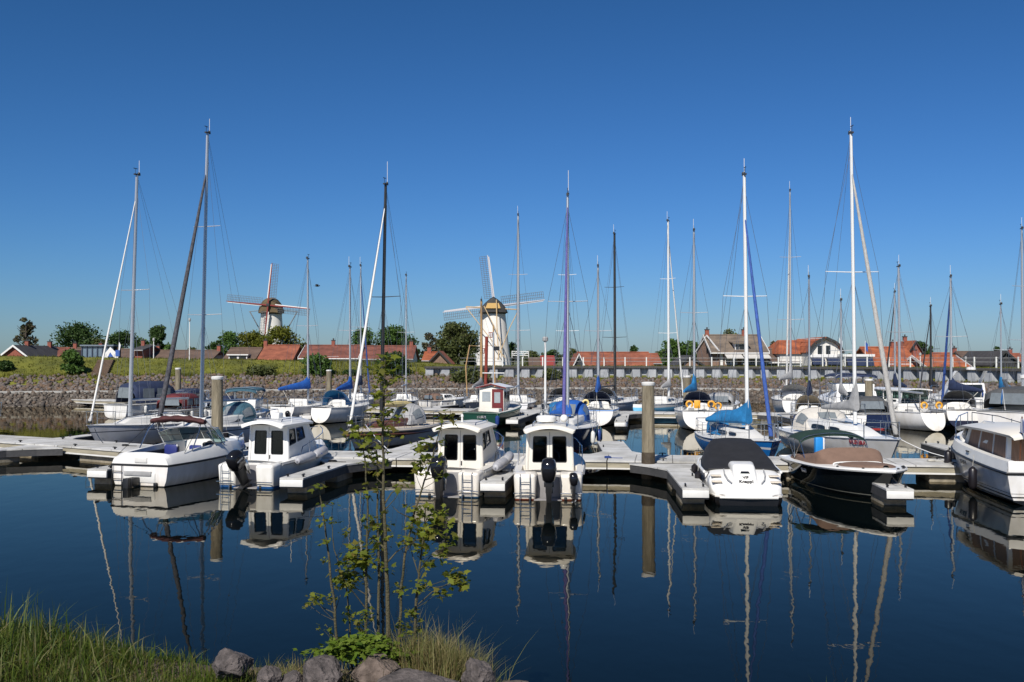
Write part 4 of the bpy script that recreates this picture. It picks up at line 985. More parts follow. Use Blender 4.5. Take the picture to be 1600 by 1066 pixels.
def dike_tufts():
    p = []; h = []
    for i in range(22, 150):
        if i >= len(WL) - 1: break
        r_ = blend(WL[i][0]) > .7 or i > len(WL) * .62
        n = 190 if not r_ else 60
        for _ in range(n):
            o_ = rng.uniform(7.6, 15.2) if not r_ else rng.choice([rng.uniform(7.2, 7.9), rng.uniform(8.6, 12.)])
            if not r_ and rng.random() < .25: o_ = rng.normal(8.2, .5)
            u = rng.random(); a = bank_at(i, o_); b = bank_at(i + 1, o_)
            hh = rng.uniform(.12, .35) * (1.3 if o_ < 8.5 else .8) * (.7 if r_ else 1)
            for _k in range(3):
                p.append((lerp(a[0], b[0], u) + rng.normal() * .12, lerp(a[1], b[1], u) + rng.normal() * .12, lerp(a[2], b[2], u) - .03)); h.append(hh * rng.uniform(.6, 1.1))
    blades('dike_grass', p, h, .07, leafmat('dike_blades', [(.075, .09, .008), (.11, .12, .012), (.15, .125, .02), (.055, .07, .008), (.12, .13, .014)], .3), 'rough grass covering the dike and the strip under the sheet piling', .5, 1, 4)
dike_tufts()

# near bank
def near_z(x, y):
    sh = float(np.interp(x, [-8, -4.6, -3.5, -2.8, -2, -1.5, -1.1, -.6, 0, .6, 1.5, 4, 20], [1.44, 1.36, 1.22, 1.08, 1.08, 1.14, 1.26, 1.18, 1.02, .84, .68, .62, .6]))
    ye = float(np.interp(x, [-8, -3, -1, .3, 2, 20], [10.2, 9.7, 9.45, 9.2, 9.0, 9.0]))
    n = noise.noise(V((x * 1.3, y * 1.3, 0))) * .07
    if y < ye: return sh + (ye - y) * .05 + n
    return sh - (y - ye) * .95 + n
def near_bank():
    xs = [-26 + .25 * i * (1 if i else 1) for i in range(209)]; ys = [-6, -3, 0, 3, 5, 6, 6.6] + [7 + .2 * k for k in range(34)]
    vs = [(x, y, near_z(x, y)) for x in xs for y in ys]; ny = len(ys)
    fs = [(i * ny + j, (i + 1) * ny + j, (i + 1) * ny + j + 1, i * ny + j + 1) for i in range(len(xs) - 1) for j in range(ny - 1)]
    me = bpy.data.meshes.new('near_bank'); me.from_pydata(vs, [], fs); me.update(); me.polygons.foreach_set('use_smooth', [True] * len(fs))
    struct(meshobj('near_bank', me, mat('bank_soil', (.10, .075, .05), .95, var=.45, scale=3, bump=1., bscale=14)), 'brown earth bank in the foreground')
near_bank()
def near_grass():
    GR = leafmat('fresh_grass', [(.032, .062, .005), (.055, .10, .009), (.022, .04, .006), (.10, .145, .016), (.15, .12, .04), (.045, .085, .007), (.14, .175, .03), (.035, .055, .007)], .35)
    DRY = leafmat('dry_grass', [(.27, .20, .095), (.10, .13, .03), (.21, .155, .075), (.14, .17, .045), (.31, .25, .135)], .3)
    p = []; h = []
    for _ in range(15000):
        x = rng.uniform(-6.2, -2.6); y = rng.uniform(7.3, 9.95)
        d = float(np.interp(x, [-6, -4.6, -4.2, -3.4, -2.9, -2.6], [1.1, 1.05, .82, .62, .36, .22])) * (1 + .35 * noise.noise(V((x * 2.2, y * 2.2, 3))))
        if rng.random() > min(1, d * 1.5): continue
        p.append((x, y, near_z(x, y) - .02)); h.append(rng.uniform(.10, .33) * d * (1.7 if rng.random() < .12 else 1))
    blades('tall_grass', p, h, .0085, GR, 'tall green grass on the near bank at lower left', .62, 4, 6, droop=.7)
    p = []; h = []
    for _ in range(520):
        x = rng.uniform(-5.6, -3.0); y = rng.uniform(7.8, 9.9); d = float(np.interp(x, [-6, -4.4, -3.4, -2.9], [1.1, 1., .6, .3]))
        p.append((x, y, near_z(x, y) - .02)); h.append(rng.uniform(.22, .55) * d)
    blades('broad_grass', p, h, .016, leafmat('reed_grass', [(.10, .15, .03), (.16, .20, .05), (.22, .20, .10), (.08, .12, .025)], .4), 'broad pale grass leaves and dead stalks sticking out of the tall grass', .7, 5, 16, droop=.9)
    p = []; h = []
    for _ in range(1500):
        x = rng.normal(-2.62, .2); y = rng.uniform(8.2, 9.3); p.append((x, y, near_z(x, y) - .02)); h.append(rng.uniform(.10, .30))
    blades('short_grass', p, h, .008, GR, 'short grass tuft beside the first boulder on the near bank', .5, 4, 7)
    p = []; h = []
    for _ in range(1600):
        x = rng.normal(-2.05, .35); y = rng.uniform(8.5, 9.5); p.append((x, y, near_z(x, y) - .02)); h.append(rng.uniform(.05, .2))
    blades('thin_grass', p, h, .006, DRY, 'thin straw coloured grass behind the boulders left of the saplings', .5, 4, 17)
    p = []; h = []
    for _ in range(3400):
        x = rng.normal(-.60, .19); y = rng.normal(8.95, .15); p.append((x, y, near_z(x, y) - .02)); h.append(rng.uniform(.16, .47) * (1.5 if rng.random() < .06 else 1))
    blades('dry_grass_tuft', p, h, .007, DRY, 'straw coloured grass tuft right of the sapling clump', .45, 4, 8)
    p = []; h = []
    for _ in range(60):
        x = rng.normal(2.75, .10); y = rng.normal(8.8, .1); p.append((x, y, .62)); h.append(rng.uniform(.45, .68))
    blades('grass_tips', p, h, .012, GR, 'few grass tips rising at the bottom right of the near bank', .25, 4, 9)
    p = []; h = []
    for _ in range(5500):
        x = rng.uniform(-5, -.1); y = rng.uniform(7.2, 9.3); p.append((x, y, near_z(x, y) - .01)); h.append(rng.uniform(.03, .13))
    blades('turf', p, h, .008, DRY, 'thin worn turf along the edge of the near bank', .6, 2, 10)
near_grass()
def boulder(label, px, py, w_, h_, Y, seed, m):
    c = PD(px, py, Y); k = Y / 1600
    bm = bmesh.new(); bmesh.ops.create_icosphere(bm, subdivisions=5, radius=1)
    r_ = random.Random(seed * 13 + 4)
    planes = [(V((r_.gauss(0, 1), r_.gauss(-.4, .8), r_.gauss(.25, .7))).normalized(), r_.uniform(.58, .84)) for _ in range(13)]
    for v in bm.verts:
        p = v.co.copy(); o_ = V((seed * 3.1, seed * 1.7, 0))
        d = 1 + .35 * noise.noise(p * 1.1 + o_)
        q = p * d
        for nn, cut in planes:
            e = q.dot(nn) - cut
            if e > 0: q -= nn * e * .97
        q = q * (1.15 + .07 * noise.noise(p * 3.2 + o_) + .05 * noise.noise(p * 9 + o_) + .02 * noise.noise(p * 22 + o_))
        v.co = V((q.x * w_ * k / 2, q.y * w_ * k / 2.4, q.z * h_ * k / 2))
    me = bpy.data.meshes.new('boulder'); bm.to_mesh(me); bm.free()
    me.polygons.foreach_set('use_smooth', [True] * len(me.polygons)); me.set_sharp_from_angle(angle=R(24))
    o = meshobj('boulder', me, m); o.location = c; o.rotation_euler = (0, 0, 0)
    tag(o, label, 'rock', 'boulders along the near bank')
BM = mat('boulder_grey', (.05, .042, .04), .9, var=.55, scale=7, bump=1., bscale=28, col2=(.095, .08, .075))
BM2 = mat('boulder_brown', (.07, .048, .033), .9, var=.55, scale=7, bump=1., bscale=28, col2=(.12, .092, .075))
for a in (('pinkish boulder half hidden in grass, leftmost of the row', 362, 1042, 66, 48, 8.9, 1, BM), ('small dark boulder between the grass and the wide grey ones', 417, 1060, 36, 40, 8.5, 2, BM),
          ('small rounded grey boulder touching the left side of a larger grey one', 458, 1066, 48, 34, 8.55, 8, BM), ('large rounded grey boulder left of the leafy ground plant', 503, 1064, 76, 60, 8.5, 3, BM), ('pointed brown boulder at the foot of the saplings', 588, 1050, 84, 58, 8.6, 4, BM2),
          ('long flat grey boulder in front of the straw grass tuft', 636, 1082, 150, 54, 8.2, 5, BM), ('grey boulder right of the straw grass tuft', 750, 1060, 62, 58, 8.4, 6, BM), ('small grey boulder at the right end of the row', 806, 1076, 48, 30, 8.3, 7, BM2)):
    boulder(*a)

# ------------------------------------------------------------------ trees and plants
def leafcloud(name, ctr, size, m, parent, seed, up=.3, k=4):
    r_ = np.random.default_rng(seed); n = len(ctr); ctr = np.asarray(ctr, float)
    a = r_.normal(size=(n, 3)); a /= np.linalg.norm(a, axis=1)[:, None]
    b = r_.normal(size=(n, 3)); b -= a * (a * b).sum(1)[:, None]; b /= np.linalg.norm(b, axis=1)[:, None]
    s = (size * r_.uniform(.6, 1.25, n))[:, None]
    v = np.stack([ctr - a * s, ctr + b * s * .55, ctr + a * s, ctr - b * s * .55], 1)
    return npmesh(name, v.reshape(-1, 3), np.arange(n * 4), 4, m, parent)
TG = dict(
    mid=leafmat('leaf_mid_green', [(.035, .07, .014), (.07, .13, .024), (.09, .16, .035), (.05, .095, .02)], .3),
    dark=leafmat('leaf_dark_green', [(.024, .05, .015), (.042, .08, .02), (.06, .10, .028), (.03, .06, .015)], .25),
    olive=leafmat('leaf_olive', [(.055, .07, .022), (.085, .105, .032), (.11, .125, .042), (.07, .08, .026)], .3),
    yellow=leafmat('leaf_yellow_green', [(.10, .12, .015), (.15, .16, .02), (.18, .18, .03), (.08, .10, .015)], .35),
    brown=leafmat('leaf_sparse_brown', [(.09, .075, .05), (.12, .11, .06), (.08, .09, .04), (.11, .085, .06)], .3))
BARK = mat('bark', (.07, .055, .04), .9, var=.4, scale=6, bump=.6)
def tree(label, px, ytop, ybase_w, Y, wpx, kind='mid', z0=1.2, n=2600, sparse=False, conic=0., cat='tree', name='tree', leaf=.25, group='trees and bushes behind the harbour', zb=None, seed=None):
    X = xx(px, Y); zt = zz(ytop, Y); w_ = wpx * Y / 1600; h = zt - z0
    sd_ = seed or int(px * 7 + ytop); r_ = np.random.default_rng(sd_)
    r = thing(name, label, cat, (X, Y, z0), r_.uniform(0, .6), group)
    zc = (zb - z0) if zb is not None else h * .22
    g = G(); rt = max(.05, h * .022)
    g.tube([(0, 0, -.3), (.02 * h, .01, h * .3), (0, .02, h * .6), (.01, 0, h * .85)], rt * 1.3, 7, rt * .3)
    tips = []
    for k in range(9 if sparse else 6):
        a = r_.uniform(0, 6.28); z = h * r_.uniform(.25, .7); f = (1 - conic * (z / h)) * .42
        e = (math.cos(a) * w_ * f, math.sin(a) * w_ * f, min(h * .95, z + h * r_.uniform(.08, .22)))
        g.tube([(0, 0, z), (e[0] * .5, e[1] * .5, z + (e[2] - z) * .6), e], rt * .5, 5, rt * .12); tips.append(e)
    g.done('trunk', BARK, r)
    cl = []
    for k in range(34 if not sparse else 46):
        z = r_.uniform(zc, h); u = (z - zc) / (h - zc)
        rad = w_ / 2 * (math.sqrt(max(.02, 1 - (2 * u - .85) ** 2 * .85)) if not conic else max(.10, (1 - u ** (1.2 if conic > .6 else 4) * conic)))
        a = r_.uniform(0, 6.28); q = math.sqrt(r_.uniform(.05, 1)) * rad * .80
        cl.append((math.cos(a) * q, math.sin(a) * q, min(z, h - .1 * w_), r_.uniform(.12, .23) * w_ * (.6 if sparse else 1) * (1 if conic < .6 else .6)))
    pts = []
    per = int(n * 1.7) // len(cl)
    for c in cl:
        d = r_.normal(size=(per, 3)); d /= np.linalg.norm(d, axis=1)[:, None]
        pts.append(np.array(c[:3]) + d * (c[3] * r_.uniform(.3, 1.3, (per, 1))) * np.array([1, 1, .8]))
    pts = np.concatenate(pts); pts[:, 2] = np.clip(pts[:, 2], .15, None)
    leafcloud('crown', pts, leaf, TG[kind], r, sd_)
    return r
YT = 172
for a in (
    ('tall sparse tree with bare twigs above the red brick gable at the far left', 40, 494, 0, 175, 58, 'brown', 1.2, 1000, True, .75),
    ('wide dark round tree behind the brown roofs on the left', 122, 510, 0, 178, 82, 'dark', 1.2, 3600),
    ('low dark tree between the wide dark tree and the brick chimney block', 192, 522, 0, 180, 66, 'dark', 1.2, 2600),
    ('narrow upright dark tree left of the tall mast with dark furled sail', 244, 511, 0, 170, 30, 'dark', 1.2, 2600, False, .45),
    ('small round bush right of the narrow upright dark tree', 262, 538, 0, 170, 26, 'mid', 1.2, 900),
    ('bushy green tree left of the yellow green trees by the mill', 358, 520, 0, 190, 50, 'mid', 1.2, 2400),
    ('yellow green tree below the left mill, the left one of two', 388, 521, 0, 200, 54, 'yellow', 1.2, 3200),
    ('yellow green tree below the left mill, the right one of two', 438, 514, 0, 195, 66, 'yellow', 1.2, 4200),
    ('lower yellow green bush between the two larger yellow green trees', 412, 528, 0, 193, 40, 'yellow', 1.2, 2000),
    ('dark bush at the left foot of the left mill', 404, 518, 0, 262, 30, 'dark', 1.2, 900),
    ('round green tree behind the long red roof, left of the dark mast', 566, 515, 0, 180, 52, 'mid', 1.2, 2600),
    ('large round green tree behind the long red roof, right of the dark mast', 616, 513, 0, 182, 62, 'mid', 1.2, 3400),
    ('dark tree at the right end of the long red roof', 642, 528, 0, 176, 30, 'dark', 1.2, 1200),
    ('sparse brownish tree between the long red roof and the big willow', 672, 521, 0, 176, 40, 'brown', 1.2, 800, True),
    ('big dense green tree beside the white mill', 714, 504, 0, 172, 62, 'olive', 1.2, 4600),
    ('smaller green tree leaning against the left foot of the white mill', 734, 522, 0, 180, 26, 'olive', 1.2, 1600),
    ('dark tree right behind the white mill', 801, 536, 0, 255, 26, 'dark', 1.2, 800),
    ('low pale tree right of the white mill', 830, 550, 0, 215, 34, 'olive', 1.2, 900),
    ('small tree behind the red roof left of the blue furled sail', 894, 546, 0, 215, 24, 'olive', 1.2, 700),
    ('small round tree above the long red brown barn', 990, 542, 0, 205, 20, 'dark', 1.2, 700),
    ('olive tree behind the right end of the red brown barn', 1030, 550, 0, 185, 26, 'olive', 1.2, 800),
    ('green tree left of the brick house, taller one', 1052, 530, 0, 165, 40, 'mid', 1.2, 2200),
    ('green tree left of the brick house, nearer the gable', 1082, 534, 0, 168, 40, 'mid', 1.2, 2200),
    ('round tree top showing above the roof ridge of the brick house', 1141, 516, 0, 185, 34, 'olive', 1.2, 1400),
    ('sparse small tree between the brick house and the orange roof', 1208, 534, 0, 175, 18, 'brown', 1.2, 500, True),
    ('dark bush left of the orange mansard roof', 1228, 535, 0, 180, 14, 'dark', 1.2, 500),
    ('dark tree behind the orange roofs near the dark mast', 1438, 536, 0, 172, 30, 'dark', 1.2, 1300),
    ('small pointed conifer between the two orange roofs', 1454, 541, 0, 160, 17, 'mid', 1.2, 1000, False, .95),
    ('low olive bush between the wide dark tree and the glass shelter', 156, 530, 0, 176, 36, 'olive', 1.2, 1300),
    ('low green bush right of the brick chimney block', 224, 533, 0, 182, 34, 'mid', 1.2, 1300),
    ('low dark bush left of the bushy green tree by the mill', 334, 537, 0, 185, 32, 'dark', 1.2, 1200),
    ('low olive tree behind the right part of the very long grey brown roof', 300, 545, 0, 190, 30, 'olive', 1.2, 900),
    ('low green tree right of the yellow green trees', 474, 536, 0, 205, 26, 'olive', 1.2, 900),
    ('low tree line bush behind the crimson roof', 862, 549, 0, 220, 30, 'dark', 1.2, 900),
    ('small dark tree above the dark brown barn roof', 1558, 542, 0, 180, 14, 'dark', 1.2, 500),
):
    tree(*a)
for lb, px, yt, yb, w_, off, kd in (('green bush on the grass dike above the rubble at the left', 112, 549, 592, 34, 8.6, 'mid'), ('low dark bush at the far left edge of the dike', 8, 566, 590, 26, 8.4, 'dark'),
                           ('wide green bush on the dike left of the blue sail covers', 496, 556, 597, 46, 8.3, 'mid'), ('dark green bush on the dike behind the sapling top', 612, 553, 598, 54, 8.3, 'dark'),
                           ('low bush on the dike right of the mooring post', 410, 576, 592, 44, 8.4, 'olive'), ('grassy hump on the rubble below the end of the dike', 735, 580, 612, 60, 6.0, 'olive'), ('small olive shrub at the foot of the sheet piling', 862, 578, 598, 28, 7.0, 'olive'), ('tiny dark shrub on the dike between the bushes', 548, 580, 594, 20, 8.3, 'dark')):
    Yg = 92
    for _ in range(4):
        X = xx(px, Yg); j = min(range(30, 130), key=lambda i: abs(bank_at(i, off)[0] - X)); Yg = bank_at(j, off)[1]
    z0 = bank_at(j, off)[2]
    tree(lb, px, yt, 0, Yg, w_, kd, z0 - .1, 1500, False, 0, 'bush', 'bush', .17, 'bushes on the far bank', z0 + .05)
def far_wood():
    pts = []
    for X in np.arange(-330, 330, 2.2):
        Y = 520 + 40 * math.sin(X * .02); hh = 3.2 + 2.6 * noise.noise(V((X * .03, 0, 0))) + 1.5 * noise.noise(V((X * .15, 2, 0)))
        for _ in range(34): pts.append((X + rng.normal() * 1.6, Y + rng.normal() * 3, 1.2 + max(.3, rng.uniform(0, 1.35)) * hh * (1.05 - .3 * rng.random())))
    o = leafcloud('far_wood', pts, 1.1, TG['olive'], None, 77); tag(o, 'low line of distant trees on the horizon behind the village', 'wood', kind='stuff')
far_wood()

# the saplings at the near edge: stems drawn as paths at their own depth, leaves in tufts
LEAF = leafmat('maple_leaf', [(.14, .19, .02), (.20, .24, .03), (.26, .28, .04), (.16, .20, .035), (.25, .20, .05), (.12, .165, .02)], .6)
LEAFB = leafmat('ground_plant_leaf', [(.08, .14, .015), (.12, .18, .02), (.15, .20, .03), (.06, .11, .015)], .4)
STEMM = mat('sapling_bark', (.05, .05, .02), .8, var=.35, scale=12, bump=.5, bscale=60, col2=(.075, .062, .032))
LOBES = [(0, 0), (.10, .16), (.34, .10), (.27, .30), (.52, .46), (.26, .52), (.20, .66), (0, 1.), (-.20, .66), (-.26, .52), (-.52, .46), (-.27, .30), (-.34, .10), (-.10, .16)]
def leaf_mesh(name, items, m, parent, seed):
    """items: (base point, size, heading, pitch)"""
    r_ = np.random.default_rng(seed); vs = []; fs = []
    for p, s, hd, pt in items:
        M = Matrix.Translation(p) @ Matrix.Rotation(hd, 4, 'Z') @ Matrix.Rotation(pt, 4, 'X') @ Matrix.Rotation(r_.uniform(-.6, .6), 4, 'Y')
        n = len(vs)
        for x, y in LOBES: vs.append(M @ V((x * s, y * s, -.35 * s * abs(x) - .22 * s * y * y)))
        k = len(LOBES)
        fs.append(tuple(range(n, n + k)))
    me = bpy.data.meshes.new(name); me.from_pydata([tuple(v) for v in vs], [], fs); me.update()
    return meshobj(name, me, m, parent)
def sapling(label, path, r0, tufts, Y, branches=(), seed=1):
    p0 = PD(path[0][0], path[0][1], Y); r = thing('sapling', label, 'sapling', p0, 0, 'young saplings on the near bank')
    r_ = random.Random(seed); L3 = lambda px, py, dy=0: PD(px, py, Y + dy) - p0
    g = G(); pts = [L3(*q) for q in path]; pts[0].z -= .15
    fine = []
    for a, b in zip(pts, pts[1:]):
        for k in range(4): fine.append(a.lerp(b, k / 4) + V((r_.gauss(0, .003), r_.gauss(0, .006), 0)))
    fine.append(pts[-1]); g.tube(fine, r0, 8, r0 * .28); st = g.done('stem', STEMM, r)
    for br in branches:
        G().tube([L3(q[0], q[1], (.12 * (i / max(1, len(br) - 1))) * r_.choice((-1, 1))) for i, q in enumerate(br)], r0 * .42, 5, r0 * .14).done('branch', STEMM, r)
    it = []
    for (px, py, n, sp_, s) in tufts:
        c = L3(px, py, r_.uniform(-.06, .06)); k = sp_ * Y / 1600
        b_ = min(fine, key=lambda f: (f - c - V((0, 0, -.16))).length)
        if (b_ - c).length < .7 and sp_ > 6: G().tube([b_, b_.lerp(c, .5) + V((r_.gauss(0, .012), 0, -.012)), c], r0 * .22, 4, r0 * .1).done('twig', STEMM, r)
        for _ in range(int(n * (3.2 if py > 800 else 1.9))):
            off = V((r_.gauss(0, k * .5), r_.gauss(0, k * .5), r_.gauss(0, k * .42)))
            it.append((c + off * 1.25, s * .64 * r_.uniform(.5, 1.15), r_.uniform(0, 6.283), r_.uniform(-.9, .9)))
    leaf_mesh('foliage', it, LEAF, r, seed)
    return r
YS = 9.0
def nodes(path, every, n, s, sp_=6, start=0):
    out = []
    for (x0, y0), (x1, y1) in zip(path, path[1:]):
        m_ = max(1, int(math.hypot(x1 - x0, y1 - y0) / every))
        for k in range(m_):
            out.append((x0 + (x1 - x0) * (k + .5) / m_, y0 + (y1 - y0) * (k + .5) / m_, n, sp_, s))
    return out[start:]
A = [(607, 1018), (606, 940), (602, 850), (599, 780), (598, 690), (600, 610), (602, 562)]
sapling('tallest sapling, a straight stem topped by a leafy tuft against the far bank', A, .021, [(602, 570, 16, 16, .15), (604, 590, 14, 20, .15), (596, 610, 8, 14, .13), (572, 700, 7, 12, .12), (600, 640, 10, 18, .14), (620, 645, 7, 14, .13), (596, 678, 9, 16, .13), (610, 672, 7, 14, .13), (588, 735, 6, 12, .11), (630, 760, 6, 12, .11), (600, 800, 4, 8, .1), (606, 890, 4, 8, .1), (608, 840, 3, 6, .1)], YS,
        [[(599, 790), (612, 770), (630, 760)], [(603, 860), (590, 845), (575, 838)], [(600, 700), (585, 690), (572, 700)], [(604, 880), (620, 862), (640, 850)]], 21)
Bp = [(527, 1004), (523, 950), (515, 880), (507, 820), (501, 780), (497, 760)]
sapling('thin leaning sapling set apart at the left of the clump', Bp, .013, [(498, 762, 7, 9, .10), (502, 790, 4, 7, .08), (505, 812, 4, 7, .08), (506, 845, 4, 6, .08), (508, 875, 3, 5, .07), (492, 935, 9, 11, .10), (482, 945, 5, 8, .08), (516, 935, 5, 8, .09), (506, 985, 5, 8, .08)], YS - .1,
        [[(522, 958), (505, 950), (490, 940)], [(522, 960), (532, 930)], [(526, 1000), (515, 985), (508, 975)]], 22)
Cp = [(591, 1000), (592, 900), (590, 800), (590, 740), (589, 705)]
sapling('upright sapling just left of the tallest stem', Cp, .014, [(590, 712, 8, 14, .13), (588, 760, 6, 12, .12), (590, 820, 8, 12, .11), (584, 840, 9, 14, .12), (594, 855, 6, 10, .11), (592, 880, 4, 8, .1)], YS + .15,
        [[(592, 860), (580, 845)], [(591, 830), (598, 818)]], 23)
Dp = [(570, 1000), (572, 930), (574, 850), (574, 780), (570, 715), (560, 672)]
sapling('sapling with a dense leafy side at the middle left of the clump', Dp, .014, [(560, 672, 10, 16, .14), (548, 678, 6, 12, .12), (572, 720, 8, 14, .13), (574, 770, 5, 9, .1), (578, 815, 6, 10, .11), (560, 868, 14, 15, .14), (545, 878, 12, 14, .13), (536, 905, 14, 13, .14), (550, 910, 10, 12, .12), (568, 890, 8, 12, .12), (562, 862, 8, 14, .12), (560, 970, 10, 14, .11), (575, 960, 5, 10, .1)], YS + .1,
        [[(573, 900), (560, 880), (545, 872)], [(574, 840), (582, 815)], [(571, 950), (548, 920), (538, 905)]], 24)
Ep = [(622, 1000), (626, 930), (632, 870), (645, 810), (664, 750), (680, 700), (692, 655)]
sapling('sapling leaning right across the cabin boat with curved tip', Ep, .014, [(693, 652, 9, 13, .13), (684, 690, 6, 11, .12), (668, 715, 12, 16, .14), (655, 700, 8, 14, .13), (648, 735, 8, 14, .13), (690, 740, 5, 10, .1), (640, 790, 4, 8, .1), (628, 845, 6, 10, .1), (650, 835, 8, 12, .11), (622, 920, 6, 10, .1), (628, 980, 8, 12, .1)], YS + .05,
        [[(632, 865), (648, 845), (652, 830)], [(664, 750), (690, 742)], [(645, 812), (622, 800), (612, 790)], [(672, 722), (655, 705)]], 25)
Fp = [(646, 1002), (650, 950), (655, 890), (662, 830), (665, 790)]
sapling('bushy sapling at the right of the clump with leaves over the reflections', Fp, .014, [(664, 795, 12, 16, .13), (676, 800, 12, 18, .13), (690, 815, 9, 14, .12), (650, 810, 9, 14, .12), (672, 830, 12, 17, .13), (660, 850, 10, 16, .12), (690, 868, 8, 12, .11), (700, 848, 6, 10, .11), (668, 880, 7, 12, .11), (712, 900, 14, 13, .13), (722, 910, 8, 10, .11), (686, 925, 8, 10, .11), (655, 920, 8, 14, .1), (640, 960, 6, 12, .1), (645, 985, 6, 12, .1)], YS,
        [[(653, 945), (675, 925), (700, 912), (714, 902)], [(656, 890), (672, 870), (690, 866)], [(660, 840), (678, 815), (690, 812)], [(655, 900), (645, 870), (640, 850)]], 26)
Gp = [(548, 990), (543, 930), (536, 900), (522, 860), (518, 815), (520, 790)]
sapling('short thin sapling between the left one and the leafy one', Gp, .008, [(520, 788, 4, 6, .08), (524, 815, 4, 6, .08), (540, 830, 4, 7, .08), (545, 960, 6, 10, .09)], YS + .2, [[(538, 905), (545, 860), (540, 835)]], 27)
def ground_plant():
    c = PD(560, 1020, 8.85); r = thing('leafy_plant', 'bright green leafy ground plant between the boulders and sapling stems', 'plant', c, 0)
    r_ = random.Random(5); it = []
    for _ in range(900):
        x = r_.gauss(0, .19); h = max(0, .15 - x * x * 1.0) ; y = r_.gauss(0, .10)
        it.append((V((x + .02, y, r_.uniform(-.12, 1) * h)), r_.uniform(.035, .085), r_.uniform(0, 6.28), r_.uniform(-.7, .7)))
    for _ in range(240):
        it.append((V((.28 + r_.gauss(0, .09), r_.gauss(0, .06), r_.uniform(-.14, .02))), r_.uniform(.04, .09), r_.uniform(0, 6.28), r_.uniform(-.7, .7)))
    leaf_mesh('foliage', it, LEAFB, r, 6)
    g = G()
    for _ in range(14):
        x = r_.gauss(0, .12); g.tube([(x * .4, 0, -.15), (x, r_.gauss(0, .05), .1)], .005, 4)
    g.done('stem', STEMM, r)
ground_plant()

# ------------------------------------------------------------------ sheet piling, railing, lamps
def sheet_piling():
    pts = []
    idx = [i for i in range(len(WL)) if WL[i][0] > -7.5 and i < 148]
    path = [np.array(bank_at(i, 8.18)[:2]) for i in idx]; nr = [NRM[i] for i in idx]
    # resample by arc length
    d = [0]
    for a, b in zip(path, path[1:]): d.append(d[-1] + np.linalg.norm(b - a))
    T = d[-1]; at = lambda s, off: np.array([np.interp(s, d, [p[k] for p in path]) for k in (0, 1)]) + off * np.array([np.interp(s, d, [q[k] for q in nr]) for k in (0, 1)])
    r = thing('sheet_pile_wall', 'pale grey corrugated sheet pile wall with dark capping above the rubble', 'wall', (0, 0, 0))
    s = 0; pr = []
    while s < T - 1.7:
        for u, o_ in ((0, -.48), (.78, -.48), (1.0, .02), (1.42, .02)): pr.append(at(s + u, o_))
        s += 1.62
    z0, z1 = 1.5, 3.0
    g = G().loft([[(p[0], p[1], z0) for p in pr], [(p[0], p[1], z1) for p in pr]], closed=False, cap=False)
    g.done('piling', mat('galvanised_piling', (.30, .315, .34), .6, .0, var=.18, scale=1.2, col2=(.35, .36, .37)), r, smooth=False)
    rg = []
    for k in range(120):
        s = T * k / 119; a, b = at(s, -.62), at(s, .55)
        rg.append([(a[0], a[1], 3.0), (a[0], a[1], 3.17), (b[0], b[1], 3.19), (b[0], b[1], 2.95)])
    G().loft(rg).done('capping', mat('dark_capping', (.06, .055, .05), .8, var=.3), r, smooth=False)
    rl = thing('railing', 'white post railing with dark rails along the lawn above the sheet piling', 'railing', (0, 0, 0))
    WP_ = mat('white_post', (.66, .66, .64), .5, var=.05)
    n = int(T / 2.05)
    for k in range(3, n):
        p = at(k * 2.05, 2.6); G().box((p[0], p[1], 3.62), (.11, .11, 1.)).done('post', WP_, rl)
    g = G()
    for z in (4.02, 3.68):
        g.tube([(*at(T * k / 90, 2.6), z) for k in range(4, 91)], .022, 5)
    g.done('rail', GREYC, rl)
    return at, T
WALL_AT, WALL_T = sheet_piling()
def lamp(label, px, yt, Y, z0, r0=.07, group='lamp posts round the harbour'):
    X = xx(px, Y); zt = zz(yt, Y)
    r = thing('lamp_post', label, 'lamp post', (X, Y, z0), 0, group)
    G().tube([(0, 0, -.3), (0, 0, zt - z0 - .3)], r0, 10, r0 * .8).done('pole', WMAST, r)
    G().lathe([(r0, -.35), (r0 * 2.2, -.28), (r0 * 2.3, -.10), (r0 * 1.6, -.02), (.02, 0)], 12, (0, 0, zt - z0)).done('lamp_head', GREYC, r)
lamp('white lamp post on the far pontoon between the fishing boat and the blue sail cover', 852, 526, 68.5, .5, .085)
lamp('slim lamp post on the dike behind the boat with the blue awning', 240, 528, 101, 4., .05)
lamp('slim lamp post on the dike behind the mooring post', 296, 497, 101, 4., .05)
lamp('slim lamp post on the promenade in front of the orange roofs', 1509, 557, 97, 3.1, .05)
lamp('slim lamp post on the promenade beside the bare mast pair', 1438, 551, 101, 3.1, .05)

# ------------------------------------------------------------------ houses
TILE_O = mat('orange_tiles', (.25, .062, .024), .85, var=.35, scale=.8, bump=1., bscale=9, col2=(.32, .095, .038))
TILE_R = mat('dark_red_tiles', (.135, .048, .032), .85, var=.35, scale=.8, bump=.9, bscale=10, col2=(.18, .062, .042))
TILE_B = mat('brown_tiles', (.115, .075, .055), .85, var=.3, scale=.9, bump=.9, bscale=10)
TILE_G = mat('dark_grey_tiles', (.05, .047, .047), .8, var=.3, scale=.9, bump=.9, bscale=10)
TILE_T = mat('weathered_tiles', (.13, .105, .085), .9, var=.35, scale=.8, bump=.9, bscale=9, col2=(.17, .13, .095))
TILE_RO = mat('rust_tiles', (.20, .06, .034), .85, var=.3, scale=.8, bump=.9, bscale=10, col2=(.26, .085, .045))
BRICK = mat('brick_brown', (.20, .125, .09), .9, var=.25, scale=3, bump=.4)
BRICKR = mat('brick_red', (.24, .075, .05), .9, var=.25, scale=3, bump=.4)
PLAST = mat('white_plaster', (.62, .60, .56), .8, var=.08, scale=1)
